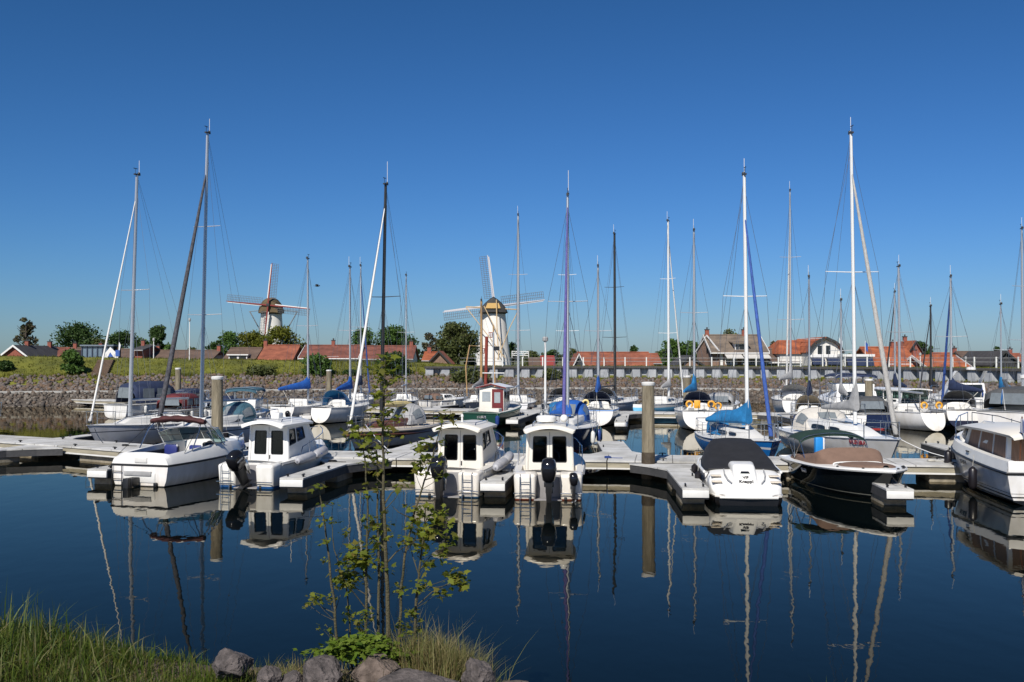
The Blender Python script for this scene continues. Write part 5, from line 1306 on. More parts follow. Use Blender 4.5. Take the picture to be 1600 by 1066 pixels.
TRIM = mat('white_trim', (.68, .67, .65), .6, var=.05)
BLKW = mat('black_weatherboard', (.025, .025, .025), .7, var=.3)
GLASSD = mat('house_window', (.02, .025, .03), .08, var=.2)
def add_window(w_, c, wd, ht, nrm='y', bars=1):
    """framed window standing proud of a wall that faces -Y (or -X)"""
    fr = G(); x, y, z = c
    if nrm == 'y':
        for dx in (-wd / 2, wd / 2): fr.box((x + dx, y - .03, z), (.09, .07, ht + .09))
        for dz in (-ht / 2, ht / 2): fr.box((x, y - .03, z + dz), (wd - .09, .07, .09))
        for k in range(bars): fr.box((x + wd * ((k + 1) / (bars + 1) - .5), y - .03, z), (.05, .06, ht - .09))
        g = G().box((x, y - .012, z), (wd - .05, .04, ht - .05))
    else:
        for dy in (-wd / 2, wd / 2): fr.box((x - .03, y + dy, z), (.07, .09, ht + .09))
        for dz in (-ht / 2, ht / 2): fr.box((x - .03, y, z + dz), (.07, wd - .09, .09))
        g = G().box((x - .012, y, z), (.04, wd - .05, ht - .05))
    o = g.done('window', GLASSD, w_, smooth=False); fr.done('frame', TRIM, o, smooth=False); return o
def chimney(parent, x, y, z, m=BRICKR, h=.72, s=.46):
    c = G().box((x, y, z + h / 2 - .3), (s, s, h + .6)).done('chimney', m, parent, smooth=False)
    G().box((x, y, z + h + .04), (s + .12, s + .12, .09)).tube([(x, y, z + h + .06), (x, y, z + h + .32)], .1, 8).done('chimney_pot', TILE_G, c)
def house(label, px0, px1, yr, ye, Y, roofm, wallm, kind='side', dep=8., z0=1.2, chims=(), wins=(), over=.35, white_gable=False, group='houses of the village behind the harbour', apex=None, door=None):
    X0, X1 = xx(px0, Y), xx(px1, Y); zr, ze = zz(yr, Y + (dep / 2 if kind == 'side' else 0)), zz(ye, Y)
    xc = (X0 + X1) / 2; W = X1 - X0
    r = thing('house', label, 'house', (xc, Y, z0), 0, group); zr -= z0; ze -= z0; h = W / 2
    if kind == 'side':
        a = .3; wl = G().box((0, dep / 2, ze / 2 - .3), (W - 2 * a, dep - .5, ze + .6 - .1))
        for x in (-h + a, h - a): pass
        wl.extr([(-h + a, .25, ze - .05), (-h + a, dep - .25, ze - .05), (-h + a, dep / 2, zr - .2)], (W - 2 * a, 0, 0)); wl.done('wall', wallm, r, smooth=False)
        g = G(); t = .18
        g.extr([(-h, -over, ze - .12), (-h, dep / 2, zr), (-h, dep / 2, zr - t), (-h, -over, ze - .12 - t)], (W, 0, 0))
        g.extr([(-h, dep / 2 + .002, zr), (-h, dep + over, ze - .12), (-h, dep + over, ze - .12 - t), (-h, dep / 2 + .002, zr - t)], (W, 0, 0))
        rf = g.done('roof', roofm, r, smooth=False)
        G().tube([(-h + .02, dep / 2, zr + .03), (h - .02, dep / 2, zr + .03)], .11, 6).done('ridge', roofm, rf)
        G().box((0, -over - .06, ze - .22), (W, .12, .12)).done('gutter', TRIM if white_gable else GREYC, rf)
        if white_gable:
            for s_ in (-1, 1):
                for y0, y1 in ((-over, dep / 2), (dep + over, dep / 2)):
                    q = [(s_ * (h + .03), y0, ze - .34), (s_ * (h + .03), y0, ze - .02), (s_ * (h + .03), y1, zr + .1), (s_ * (h + .03), y1, zr - .25)]
                    G().extr(q, (s_ * .06, 0, 0)).done('bargeboard', TRIM, rf, smooth=False)
        for u in chims: chimney(rf, -h + W * u, dep / 2, zr - .05)
    else:
        xa = 0 if apex is None else xx(apex, Y) - xc
        wl = G().extr([(-h, 0, -.6), (h, 0, -.6), (h, 0, ze), (xa, 0, zr - .1), (-h, 0, ze)], (0, dep, 0)).done('wall', wallm, r, smooth=False)
        g = G(); t = .16
        for s_ in (-1, 1):
            e = V((s_ * (h + over), -.3, ze - over * (zr - ze) / max(.1, abs(s_ * h - xa)))); a = V((xa, -.3, zr + .08))
            g.extr([a, e, e - V((0, 0, t)), a - V((0, 0, t))], (0, dep + .6, 0))
        rf = g.done('roof', roofm, r, smooth=False)
        for s_ in (-1, 1):
            e = V((s_ * (h + over), -.36, ze - over * (zr - ze) / max(.1, abs(s_ * h - xa)) + .02)); a = V((xa, -.36, zr + .10))
            G().extr([a, e, e - V((0, 0, .26)), a - V((0, 0, .26))], (0, .05, 0)).done('bargeboard', TRIM if white_gable else BLKW, rf, smooth=False)
        for u in chims: chimney(rf, xa + .4 * (u - .5), dep * u, zr - .1)
    for (px, py, wd, ht) in wins:
        yo = .245 if kind == 'side' else 0
        add_window(r, (xx(px, Y) - xc, yo, zz(py, Y) - z0), wd, ht)
    return r, rf, (W, dep, ze, zr, xc, Y, z0)
LZ = 1.2
house('brick house with white edged gable at the far left', -6, 50, 540, 561, 128, TILE_G, BRICKR, 'gable', 12, LZ, (.3, .8), (), .3, True, apex=22)
house('low red roofed house right of the leftmost white edged gable', 58, 92, 544, 557, 136, TILE_R, BRICK, 'side', 7, LZ)
house('long low brown roofed house behind the glass pavilion', 90, 172, 544, 559, 140, TILE_B, BRICK, 'side', 8, LZ, (.1, .6))
house('small house with white pointed gable between the roofs', 112, 124, 548, 556, 132, TILE_B, BRICK, 'gable', 5, LZ, white_gable=True)
house('house with brown roof behind the signs on the dike', 170, 206, 546, 560, 139, TILE_B, BRICK, 'side', 8, LZ)
house('brick block with flat dark roof and stout chimney', 206, 225, 540, 545, 136, TILE_G, BRICKR, 'side', 7, LZ, (.15,))
house('very long low house with grey brown roof and white boards left of the tall mast', 229, 332, 548, 561, 138, TILE_B, PLAST, 'side', 8, LZ, (.02, .97))
r_, rf_, q_ = house('brown roofed house with a white flat dormer', 347, 399, 544, 562, 138, TILE_B, BRICK, 'side', 8, LZ, (), (), .35)
d_ = G().box((xx(371, 138) - q_[4], 1.4, zz(559, 138) - LZ), (2.5, 2.4, .8)).box((xx(371, 138) - q_[4], 1.35, zz(554.5, 138) - LZ), (2.9, 2.8, .14)).done('dormer', TRIM, r_, smooth=False)
for dx in (-.62, .62): G().box((xx(371, 138) - q_[4] + dx, .18, zz(559.5, 138) - LZ), (.95, .05, .6)).done('window', GLASSD, d_)
house('house with bright red roof below the yellow green trees', 401, 458, 540, 562, 134, TILE_RO, BRICKR, 'side', 9, LZ, (.02,))
house('very long dark red roof with white wall patches left of the dark mast', 467, 560, 540, 558, 136, TILE_R, PLAST, 'side', 9, LZ, (.48,), ((500, 561, 1.4, .6), (520, 561, 1.4, .6)), white_gable=True)
house('very long dark red roof behind the sapling top', 562, 646, 541, 559, 137, TILE_R, PLAST, 'side', 9, LZ, (.9,))
house('small brick cottage with orange roof at the end of the dike', 659, 682, 551, 561, 122, TILE_O, PLAST, 'side', 7, LZ, (.35,))
house('brick gable with pale edges joined to the small orange roof', 668, 704, 549, 567, 120, TILE_O, BRICK, 'gable', 7, LZ, white_gable=False, apex=686)
house('low bright red roof right of the white mill', 845, 868, 557, 570, 140, mat('crimson_tiles', (.26, .04, .035), .8, var=.2), BRICK, 'side', 7, 2.4)
house('low purple grey roof right of the white fence', 826, 846, 560, 570, 142, TILE_B, BRICK, 'side', 7, 2.4)
house('long rust red barn roof behind the promenade railing', 905, 1022, 551, 571, 132, TILE_RO, BRICKR, 'side', 10, 2.6, (), ())
house('black wooden gable at the left end of the long barn', 894, 915, 553, 574, 127, TILE_RO, BLKW, 'gable', 10, 2.6, white_gable=True)
house('small red roofed house right of the long barn', 1008, 1034, 553, 566, 150, TILE_RO, BRICK, 'side', 8, 2.4)
house('low dark shed left of the brick house', 1062, 1096, 556, 568, 121, TILE_G, BRICK, 'gable', 7, 2.9)
# brick house with dormer and awnings
r_, rf_, (W_, D_, E_, Rz_, xc_, Y_, z0_) = house('tall brick house with white gable edges, wide dormer and pale awnings', 1110, 1200, 524, 549, 122, TILE_T, BRICK, 'side', 8.5, 2.9, (.06, .72), (), .5, True)
ax = lambda px: xx(px, Y_) - xc_
az = lambda py: zz(py, Y_) - z0_
dm = G().hexa([(ax(1149), .2, az(547)), (ax(1170), .2, az(547)), (ax(1170), 3.4, az(547)), (ax(1149), 3.4, az(547))], [(ax(1149), .2, az(537)), (ax(1170), .2, az(537)), (ax(1170), 3.4, az(534)), (ax(1149), 3.4, az(534))]).done('dormer', TRIM, r_, smooth=False)
G().hexa([(ax(1145), -.2, az(537)), (ax(1172), -.2, az(537)), (ax(1172), 3.6, az(533)), (ax(1145), 3.6, az(533))], [(ax(1145), -.2, az(535.5)), (ax(1172), -.2, az(535.5)), (ax(1172), 3.6, az(531.5)), (ax(1145), 3.6, az(531.5))]).done('dormer_roof', TILE_T, dm, smooth=False)
for a, b in ((1150.5, 1155), (1155.6, 1163.5), (1164.2, 1169)): G().box(((ax(a) + ax(b)) / 2, .17, az(542)), (ax(b) - ax(a), .06, az(538.5) - az(545.8))).done('window', GLASSD, dm)
for a, b in ((1131, 1157), (1159, 1199)):
    g = G().extr([(ax(a), .2, az(551)), (ax(a), -2.0, az(559.5)), (ax(a), -2.0, az(560.5)), (ax(a), .2, az(552))], (ax(b) - ax(a), 0, 0)); g.done('awning', mat('pale_awning', (.52, .50, .46), .85, var=.08), r_, smooth=False)
for a, b in ((1134, 1142), (1144, 1152), (1160, 1168), (1172, 1180), (1184, 1196)): add_window(r_, ((ax(a) + ax(b)) / 2, .24, az(565)), ax(b) - ax(a), az(561) - az(569))
G().box((ax(1128), .22, az(559)), (.3, .1, az(548) - az(572))).done('corner_pilaster', TRIM, r_, smooth=False)
# its visible left gable end, turned toward the viewer
gb = G().extr([(ax(1103), -.02 + 6, az(549)), (ax(1103), 6, -.6), (ax(1124), .02, -.6), (ax(1124), .02, az(549)), (ax(1113), 3.2, az(527))], (.25, .25, 0))
gb.done('gable_wall', BRICK, r_, smooth=False)
for q in ([(ax(1102), 6.1, az(551)), (ax(1113), 3.2, az(524.5)), (ax(1113), 3.2, az(522.5)), (ax(1102), 6.1, az(548.5))], [(ax(1124.5), -.1, az(551)), (ax(1113), 3.2, az(524.5)), (ax(1113), 3.2, az(522.5)), (ax(1124.5), -.1, az(548))]):
    G().extr(q, (-.12, -.12, 0)).done('bargeboard', TRIM, r_, smooth=False)
G().box((ax(1113.5), 3.0, az(543)), (.35, .3, 1.)).done('window', GLASSD, r_)
house('long low house with brown roof and skylights right of the brick house', 1200, 1257, 546, 564, 121, TILE_B, BRICKR, 'side', 8, 2.9, (), ((1206, 569, 1.2, .7), (1222, 569, 1.2, .7), (1235, 569, 1.2, .7)), .35, True)
# white mansard house
def mansard():
    Y = 118; z0 = 2.9; xc = xx(1289, Y); r = thing('house', 'white house with curved mansard gable, orange roof and navy awnings', 'house', (xc, Y, z0), 0, 'houses of the village behind the harbour')
    ax = lambda px: xx(px, Y) - xc
    az = lambda py: zz(py, Y) - z0
    prof = [(1263, 553), (1269, 543), (1274, 537), (1288.5, 529.5), (1303, 536), (1309, 541), (1315, 553)]
    poly = [(ax(1263), 0, -.6), (ax(1315), 0, -.6)] + [(ax(a), 0, az(b)) for a, b in prof[::-1]]
    G().extr(poly, (0, 10, 0)).done('wall', PLAST, r, smooth=False)
    g = G()
    for (a, b), (c, d) in zip(prof, prof[1:]):
        p, q = V((ax(a), -.4, az(b) + .05)), V((ax(c), -.4, az(d) + .05)); n = V((-(q - p).z, 0, (q - p).x)).normalized() * .2
        g.extr([p, q, q + n, p + n], (0, 10.8, 0))
    rf = g.done('roof', TILE_O, r, smooth=False)
    for (a, b), (c, d) in zip(prof, prof[1:]):
        p, q = V((ax(a), -.46, az(b) - .02)), V((ax(c), -.46, az(d) - .02)); n = V((-(q - p).z, 0, (q - p).x)).normalized() * .30
        G().extr([p, q, q + n, p + n], (0, .05, 0)).done('bargeboard', BLKW, rf, smooth=False)
    g = G().extr([(ax(1226), 3, az(547)), (ax(1230), 6, az(537)), (ax(1240), 8, az(530)), (ax(1288), 8, az(529)), (ax(1270), 3, az(553))], (0, .6, 0))
    # side wing under a big orange roof
    g = G().hexa([(ax(1225), 2.5, az(553)), (ax(1268), 2.5, az(553)), (ax(1268), 12, az(553)), (ax(1225), 12, az(553))], [(ax(1240), 6.4, az(530)), (ax(1286), 6.4, az(530)), (ax(1286), 7.2, az(530)), (ax(1240), 7.2, az(530))])
    g.done('wing_roof', TILE_O, r, smooth=False); G().box((ax(1247), 7, (az(553.5) - .6) / 2), (ax(1266) - ax(1229), 8.4, az(553.5) + .6)).done('wing_wall', PLAST, r, smooth=False)
    for px in (1281, 1294): add_window(r, (ax(px), 0, az(547)), .62, 1.1, bars=0)
    for a, b in ((1266, 1286), (1290, 1312)):
        rg = [[(ax(a), .02 - 1.0 * math.sin(t), az(558.5) - .9 * (1 - math.cos(t))) for t in [R(0) + R(85) * k / 6 for k in range(7)]], [(ax(b), .02 - 1.0 * math.sin(t), az(558.5) - .9 * (1 - math.cos(t))) for t in [R(85) * k / 6 for k in range(7)]]]
        G().loft(rg, closed=False, cap=False).done('awning', NAVY, r)
        G().box(((ax(a) + ax(b)) / 2, -.01, az(570)), (ax(b) - ax(a) - .3, .06, .9)).done('window', GLASSD, r, smooth=False)
    G().box((0, -.06, az(556.5)), (ax(1316) - ax(1262), .16, .28)).done('cornice', TRIM, r, smooth=False)
mansard()
def cafe():
    Y = 116; z0 = 2.9; xc = xx(1341, Y); r = thing('cafe_annex', 'low white cafe building with navy awnings and flags on its flat roof', 'building', (xc, Y, z0), 0)
    ax = lambda px: xx(px, Y) - xc
    az = lambda py: zz(py, Y) - z0
    G().box((0, 4, az(556) / 2 - .3), (ax(1363) - ax(1317), 8, az(556) + .6)).done('wall', PLAST, r, smooth=False)
    G().box((0, 3.9, az(555.5)), (ax(1365) - ax(1315.5), 8.4, .28)).done('roof', TRIM, r, smooth=False)
    rg = [[(ax(x), .02 - 1.1 * math.sin(t), az(559) - 1.0 * (1 - math.cos(t))) for t in [R(85) * k / 6 for k in range(7)]] for x in (1320, 1361)]
    G().loft(rg, closed=False, cap=False).done('awning', NAVY, r)
    G().box((0, -.02, az(570.5)), (ax(1360) - ax(1321), .08, 1.)).done('window', GLASSD, r, smooth=False)
    for px, yt, m_, nm in ((1312, 528, WHTT, 'white'), (1352, 533, BLUET, 'blue')):
        f = thing('flag', '%s flag hanging limp from its pole above the cafe roof' % nm, 'flag', (xx(px, Y + 2), Y + 2, zz(555, Y)), 0, 'flags above the cafe')
        h = zz(yt, Y + 2) - zz(555, Y)
        G().tube([(0, 0, 0), (0, 0, h)], .03, 6).done('flag_pole', WMAST, f)
        G().extr([(.03, 0, h - .1), (.35, .05, h - .35), (.28, .03, h - 1.3), (.08, 0, h - 1.0)], (0, .03, 0)).done('cloth', m_, f, smooth=False)
cafe()
house('bright orange roofed house with roof window right of the cafe', 1365, 1440, 543, 571, 124, TILE_O, BRICKR, 'side', 10, 2.9, (.72,), ((1390, 573, 1.6, .6), (1420, 573, 1.6, .6)))
house('red brick chimney house behind the orange roof', 1420, 1440, 533, 548, 134, TILE_O, BRICKR, 'gable', 7, 2.9, (.5,))
house('long orange roof with a white curved gable edge', 1446, 1516, 556, 572, 120, TILE_O, BRICK, 'side', 8, 2.9, (.05,), (), .35, True)
house('orange roof with stout brick chimney behind the long orange roof', 1473, 1514, 552, 562, 134, TILE_RO, BRICK, 'side', 8, 2.9, (.95,))
house('dark brown barn roof right of the orange roofs', 1517, 1572, 550, 568, 124, TILE_B, BRICKR, 'side', 9, 2.9)
house('black timber gable with pale lower wall at the right', 1552, 1592, 549, 566, 117, TILE_G, BLKW, 'gable', 9, 2.9, apex=1570)
house('red roofed house at the far right edge', 1579, 1620, 553, 568, 138, TILE_RO, BRICK, 'side', 9, 2.9, (.6,), (), .3, True)
# glass pavilion and signs on the dike, left
def pavilion():
    Y = 103; z0 = 3.6; x0, x1 = xx(128, Y), xx(176, Y); r = thing('glass_shelter', 'flat roofed glass shelter with dark posts on top of the dike', 'shelter', ((x0 + x1) / 2, Y, z0), 0)
    w_ = x1 - x0; h = zz(540, Y) - z0
    G().box((0, 1, h), (w_ + .3, 2.4, .14)).done('roof', mat('slate_blue_metal', (.13, .16, .20), .5, var=.15), r)
    for k in range(7): G().box((-w_ / 2 + w_ * k / 6, 0, h / 2 - .1), (.10, .1, h + .1)).box((-w_ / 2 + w_ * k / 6, 2, h / 2 - .1), (.10, .1, h + .1)).done('post', mat('dark_blue_metal', (.03, .045, .08), .5), r)
    [G().box((0, y_, h / 2), (w_, .03, h - .1)).done('glass', mat('blue_grey_glazing', (.13, .18, .23), .12, var=.12), r) for y_ in (.06, 2.06)]
pavilion()
def signs():
    Y = 100; z0 = 3.2
    r = thing('notice_board', 'arrow shaped white and blue notice board on the dike steps', 'sign', (xx(174, Y), Y, z0), 0)
    G().tube([(-.5, 0, -.4), (-.5, 0, 1.2)], .06, 6).tube([(.3, 0, -.4), (.3, 0, 1.2)], .06, 6).done('post', mat('brown_post', (.06, .035, .02), .8), r)
    G().extr([(-.1, -.05, 1.9), (-.9, -.05, .95), (-.75, -.05, .5), (-.35, -.05, .9), (-.1, -.05, 1.4)], (0, .05, 0)).extr([(-.1, -.05, 1.9), (.75, -.05, 1.1), (.6, -.05, .6), (.25, -.05, .9), (-.1, -.05, 1.4)], (0, .05, 0)).done('board', TRIM, r, smooth=False)
    G().extr([(-.1, -.03, 1.42), (-.35, -.03, .95), (.2, -.03, .95)], (0, .04, 0)).done('board', BLUET, r, smooth=False)
    r = thing('sign_post', 'slim post with small blue and white sign beside the notice board', 'sign', (xx(184, Y), Y, z0), 0)
    G().tube([(0, 0, -.4), (0, 0, 1.9)], .05, 6).done('post', mat('brown_post', (.06, .035, .02), .8), r)
    G().box((0, -.07, 1.3), (.4, .04, .6)).done('plate', BLUET, r); G().extr([(.05, -.07, 1.5), (.15, -.07, 2.4), (.3, -.07, 2.1), (.2, -.07, 1.5)], (0, .03, 0)).done('plate', WHTT, r, smooth=False)
    i = min(range(30, 100), key=lambda i: abs(bank_at(i, 10)[0] - xx(168, 97)))
    st = G()
    for k in range(9):
        o_ = 8.4 + .5 * k; a = bank_at(i, o_); z = a[2] + .08; st.box((a[0], a[1], z), (1.5, .5, .16))
    tag(st.done('stairs', mat('brown_brick_steps', (.10, .065, .045), .9, var=.3), smooth=False), 'brick steps leading up the grass dike', 'stairs')
signs()

# ------------------------------------------------------------------ windmills
LATT = mat('sail_lattice', (.16, .17, .19), .6, var=.1)
def mill(label, px, yhub, Y, capbase, wtop, wbase, towerm, back, rot, arm, capm, stockm, boardm, tailm, wins, z0=1.2, yaw=0.):
    X = xx(px, Y); zh = zz(yhub, Y) - z0; zc = zz(capbase, Y) - z0
    r = thing('windmill', label, 'windmill', (X, Y, z0), 0, 'windmills behind the dike')
    pr = []
    for k in range(13):
        u = k / 12; pr.append((wbase / 2 + (wtop - wbase) / 2 * (u ** .85), zc * u))
    tw = G().lathe(pr, 36).done('tower', towerm, r)
    G().lathe([(wtop / 2 - .02, zc - .25), (wtop / 2 + .16, zc - .2), (wtop / 2 + .16, zc + .1), (wtop / 2 - .1, zc + .12)], 36).done('curb', BLKW, r)
    for px_, py_, s_ in wins:
        dx = (px_ - px) * Y / 1600; z = zz(py_, Y) - z0; u = z / zc; rr = wbase / 2 + (wtop - wbase) / 2 * (u ** .85); th = math.asin(max(-.95, min(.95, dx / rr)))
        M = Matrix.Translation((rr * math.sin(th), -rr * math.cos(th), z)) @ Matrix.Rotation(th, 4, 'Z')
        wf = G().box((0, .0, 0), (.95 * s_, .16, 1.3 * s_)).xf(M).done('window', BRICKR, r, smooth=False)
        for a in (-.22, .22):
            for b in (-.32, 0, .32): G().box((a * s_, -.09, b * s_), (.34 * s_, .06, .24 * s_)).xf(M).done('pane', WHTT, wf, smooth=False)
    top = G(); Mz = Matrix.Rotation(yaw, 4, 'Z'); sg = -1 if not back else 1         # sails toward -Y (front view) or +Y (rear view)
    rc = wtop / 2; hc = (zh - zc) * 1.9
    rg = []
    for v_, k, dz in ((-1.14, .86 if back else .42, .1 if back else .55), (-1.1, .96 if back else .80, .05 if back else .2), (-.6, 1.04, 0), (0, 1.08, -.02), (.6, 1.0, 0), (1.0, .70, .25), (1.12, .35, .6)):
        rg.append([(rc * 1.12 * k * math.copysign(abs(math.cos(a)) ** .9, math.cos(a)), v_ * rc * 1.15, zc + .05 + dz * .3 + (hc - dz) * (max(0, math.sin(a)) ** 1.15 if not back else (1 - abs(math.cos(a))) ** .62) * k) for a in [math.pi * j / 12 for j in range(13)]])
    cp = G().loft(rg).xf(Mz).done('cap', capm, r, ang=50)
    if back:                                            # yellow rear boards, fantail gallery and tail braces
        G().extr([(-rc * .66, -rc * 1.4, zc + .95), (rc * .62, -rc * 1.4, zc + .95), (rc * .46, -rc * 1.36, zc + 2.15), (-rc * .46, -rc * 1.36, zc + 2.15)], (0, .12, 0)).xf(Mz).done('rear_boards', tailm, cp, smooth=False)
    # windshaft hub and sails
    yh = sg * rc * 1.45
    hb = G().box((0, yh, zh), (.9, 1.0, .9)).xf(Mz).done('hub', BLKW, r, bev=.1)
    G().tube([(0, 0, zh - .1), (0, yh, zh)], .35, 8).xf(Mz).done('windshaft', BLKW, hb)
    for k in range(4):
        a = rot + math.pi / 2 * k                     # angle of this arm, seen from the camera, counter-clockwise from the right
        ca, sa = math.cos(a), math.sin(a)
        M = Mz @ Matrix.Translation((0, yh + sg * (.22 if k % 2 else -.22), zh)) @ Matrix(((ca, 0, -sa, 0), (0, 1, 0, 0), (sa, 0, ca, 0), (0, 0, 0, 1)))
        side = 1 if back else -1                        # lattice side: counter-clockwise seen from behind, clockwise from the front
        s_ = G().hexa([(.2, .2, -.2), (.2, -.2, -.2), (arm, -.11, -.10), (arm, .11, -.10)], [(.2, .2, .2), (.2, -.2, .2), (arm, -.11, .10), (arm, .11, .10)]).xf(M).done('sail', stockm, r, smooth=False)
        g = G(); n = 22; x0, x1 = arm * .16, arm * .985; W = 1.95; tw_ = lambda u: .32 * (1 - u) + .04
        for i in range(n + 1):
            u = i / n; x = x0 + (x1 - x0) * u; g.tube([(x, 0, side * .05), (x, sg * -W * tw_(u), side * W)], .045, 4)
        for f in (.36, .68, 1.):
            g.tube([(x0 + (x1 - x0) * u, sg * -W * tw_(u) * f, side * W * f) for u in (0, .25, .5, .75, 1.)], .045, 4)
        g.xf(M).done('lattice', LATT, s_, smooth=False)
        G().hexa([(x0, .02, -side * .46), (x0, -.02, -side * .46), (arm * .97, -.02, -side * .34), (arm * .97, .02, -side * .34)], [(x0, .02, -side * .08), (x0, -.02, -side * .08), (arm * .97, -.02, -side * .08), (arm * .97, .02, -side * .08)]).xf(M).done('wind_board', boardm, s_, smooth=False)
    return r, X, zh, zc, Mz, rc, z0
r_, X_, zh_, zc_, Mz_, rc_, z0_ = mill('white tower mill with red sails and thatched cap rising from trees on the left', 424, 478, 300, 490, 5.9, 8.4, PLAST, False, R(-5.5), 12.2, mat('thatch', (.12, .085, .045), .95, var=.4, scale=3, bump=.8), mat('red_stock', (.20, .026, .02), .5, var=.15), TRIM, TRIM, ((419, 502, 1.1),))
g = G()
for s_ in (-1, 1):
    g.tube([(s_ * 7.0, 2.5, zh_ - 1.6), (s_ * 2.6, 2.5, zh_ - 9.5)], .16, 6); g.tube([(s_ * 7.2, 2.5, zh_ - 1.6), (0, 2.2, zh_ - .9)], .12, 6)
g.done('tail_brace', mat('grey_timber', (.16, .17, .18), .7), r_)
r_, X_, zh_, zc_, Mz_, rc_, z0_ = mill('white tower mill seen from behind with yellow tail beams and pale sails', 771, 477, 237, 489.5, 5.5, 8.7, mat('mill_white', (.70, .665, .62), .8, var=.06, scale=.6), True, R(7), 12.1, BLKW, mat('grey_stock', (.42, .43, .48), .5, var=.1), mat('pale_board', (.52, .50, .50), .6, var=.08), mat('yellow_boards', (.52, .32, .10), .6, var=.12), ((767, 524, .95), (755.5, 548.5, .95)))
YEL = mat('yellow_beam', (.46, .33, .18), .6, var=.12)
tb = G()
k = 237 / 1600
ax = lambda px: (px - 771) * k
az = lambda py: zz(py, 237) - z0_
tb.tube([(ax(729), -3.0, az(480.5)), (ax(811), -3.0, az(485))], .15, 6)
tb.done('tail_beam', YEL, r_)
for pts in ([(729, 481, -3.), (757, 517, -5.6), (790, 560, -7.)], [(811, 484, -3.), (797, 512, -5.), (778, 562, -7.4)], [(757, 480, -4.2), (782, 530, -6.4), (785, 562, -7.4)]):
    G().tube([(ax(a), y, az(b)) for a, b, y in pts], .10, 6).done('tail_brace', YEL, r_)
G().tube([(ax(776), -4.0, az(470)), (ax(777), -5.5, az(510)), (ax(780), -8.2, az(562))], .13, 6).done('tail_pole', YEL, r_)
def white_fence(label, px0, px1, Y, z0):
    x0, x1 = xx(px0, Y), xx(px1, Y); r = thing('fence', label, 'fence', ((x0 + x1) / 2, Y, z0), 0, 'white fences at the mill')
    w_ = x1 - x0; n = max(3, int(w_ / 1.1)); g = G()
    for i in range(n + 1): g.box((-w_ / 2 + w_ * i / n, 0, .65), (.12, .12, 1.4))
    g.done('posts', TRIM, r, smooth=False)
    g = G()
    for z in (1.25, .85, .45): g.box((0, -.09, z), (w_, .05, .14))
    for i in range(n): 
        a = -w_ / 2 + w_ * i / n; g.extr([(a, -.14, .45), (a + .12, -.14, .45), (a + w_ / n, -.14, 1.25), (a + w_ / n - .12, -.14, 1.25)], (0, .03, 0))
    g.done('rails', TRIM, r, smooth=False)
white_fence('white wooden fence left of the white mill', 714, 745, 205, zz(560, 205)); white_fence('white wooden fence right of the white mill', 800, 826, 205, zz(559, 205))
def bird():
    Y = 120; p = PD(495.5, 447, Y); r = thing('bird', 'small dark bird flying in the blue sky right of the left mill', 'bird', p, .4)
    G().ell((0, 0, 0), (.26, .09, .09), 10, 6).ell((.26, 0, .04), (.09, .07, .07), 8, 5).extr([(-.22, .06, 0), (-.45, .09, 0), (-.45, -.09, 0), (-.22, -.06, 0)], (0, 0, .015)).done('body', BLKW, r)
    for s_ in (1, -1): G().extr([(.12, s_ * .06, .03), (-.10, s_ * .06, .03), (-.16, s_ * .35, .20), (-.05, s_ * .62, .12), (.08, s_ * .34, .21)], (0, 0, .015)).done('wing', BLKW, r, smooth=False)
bird()

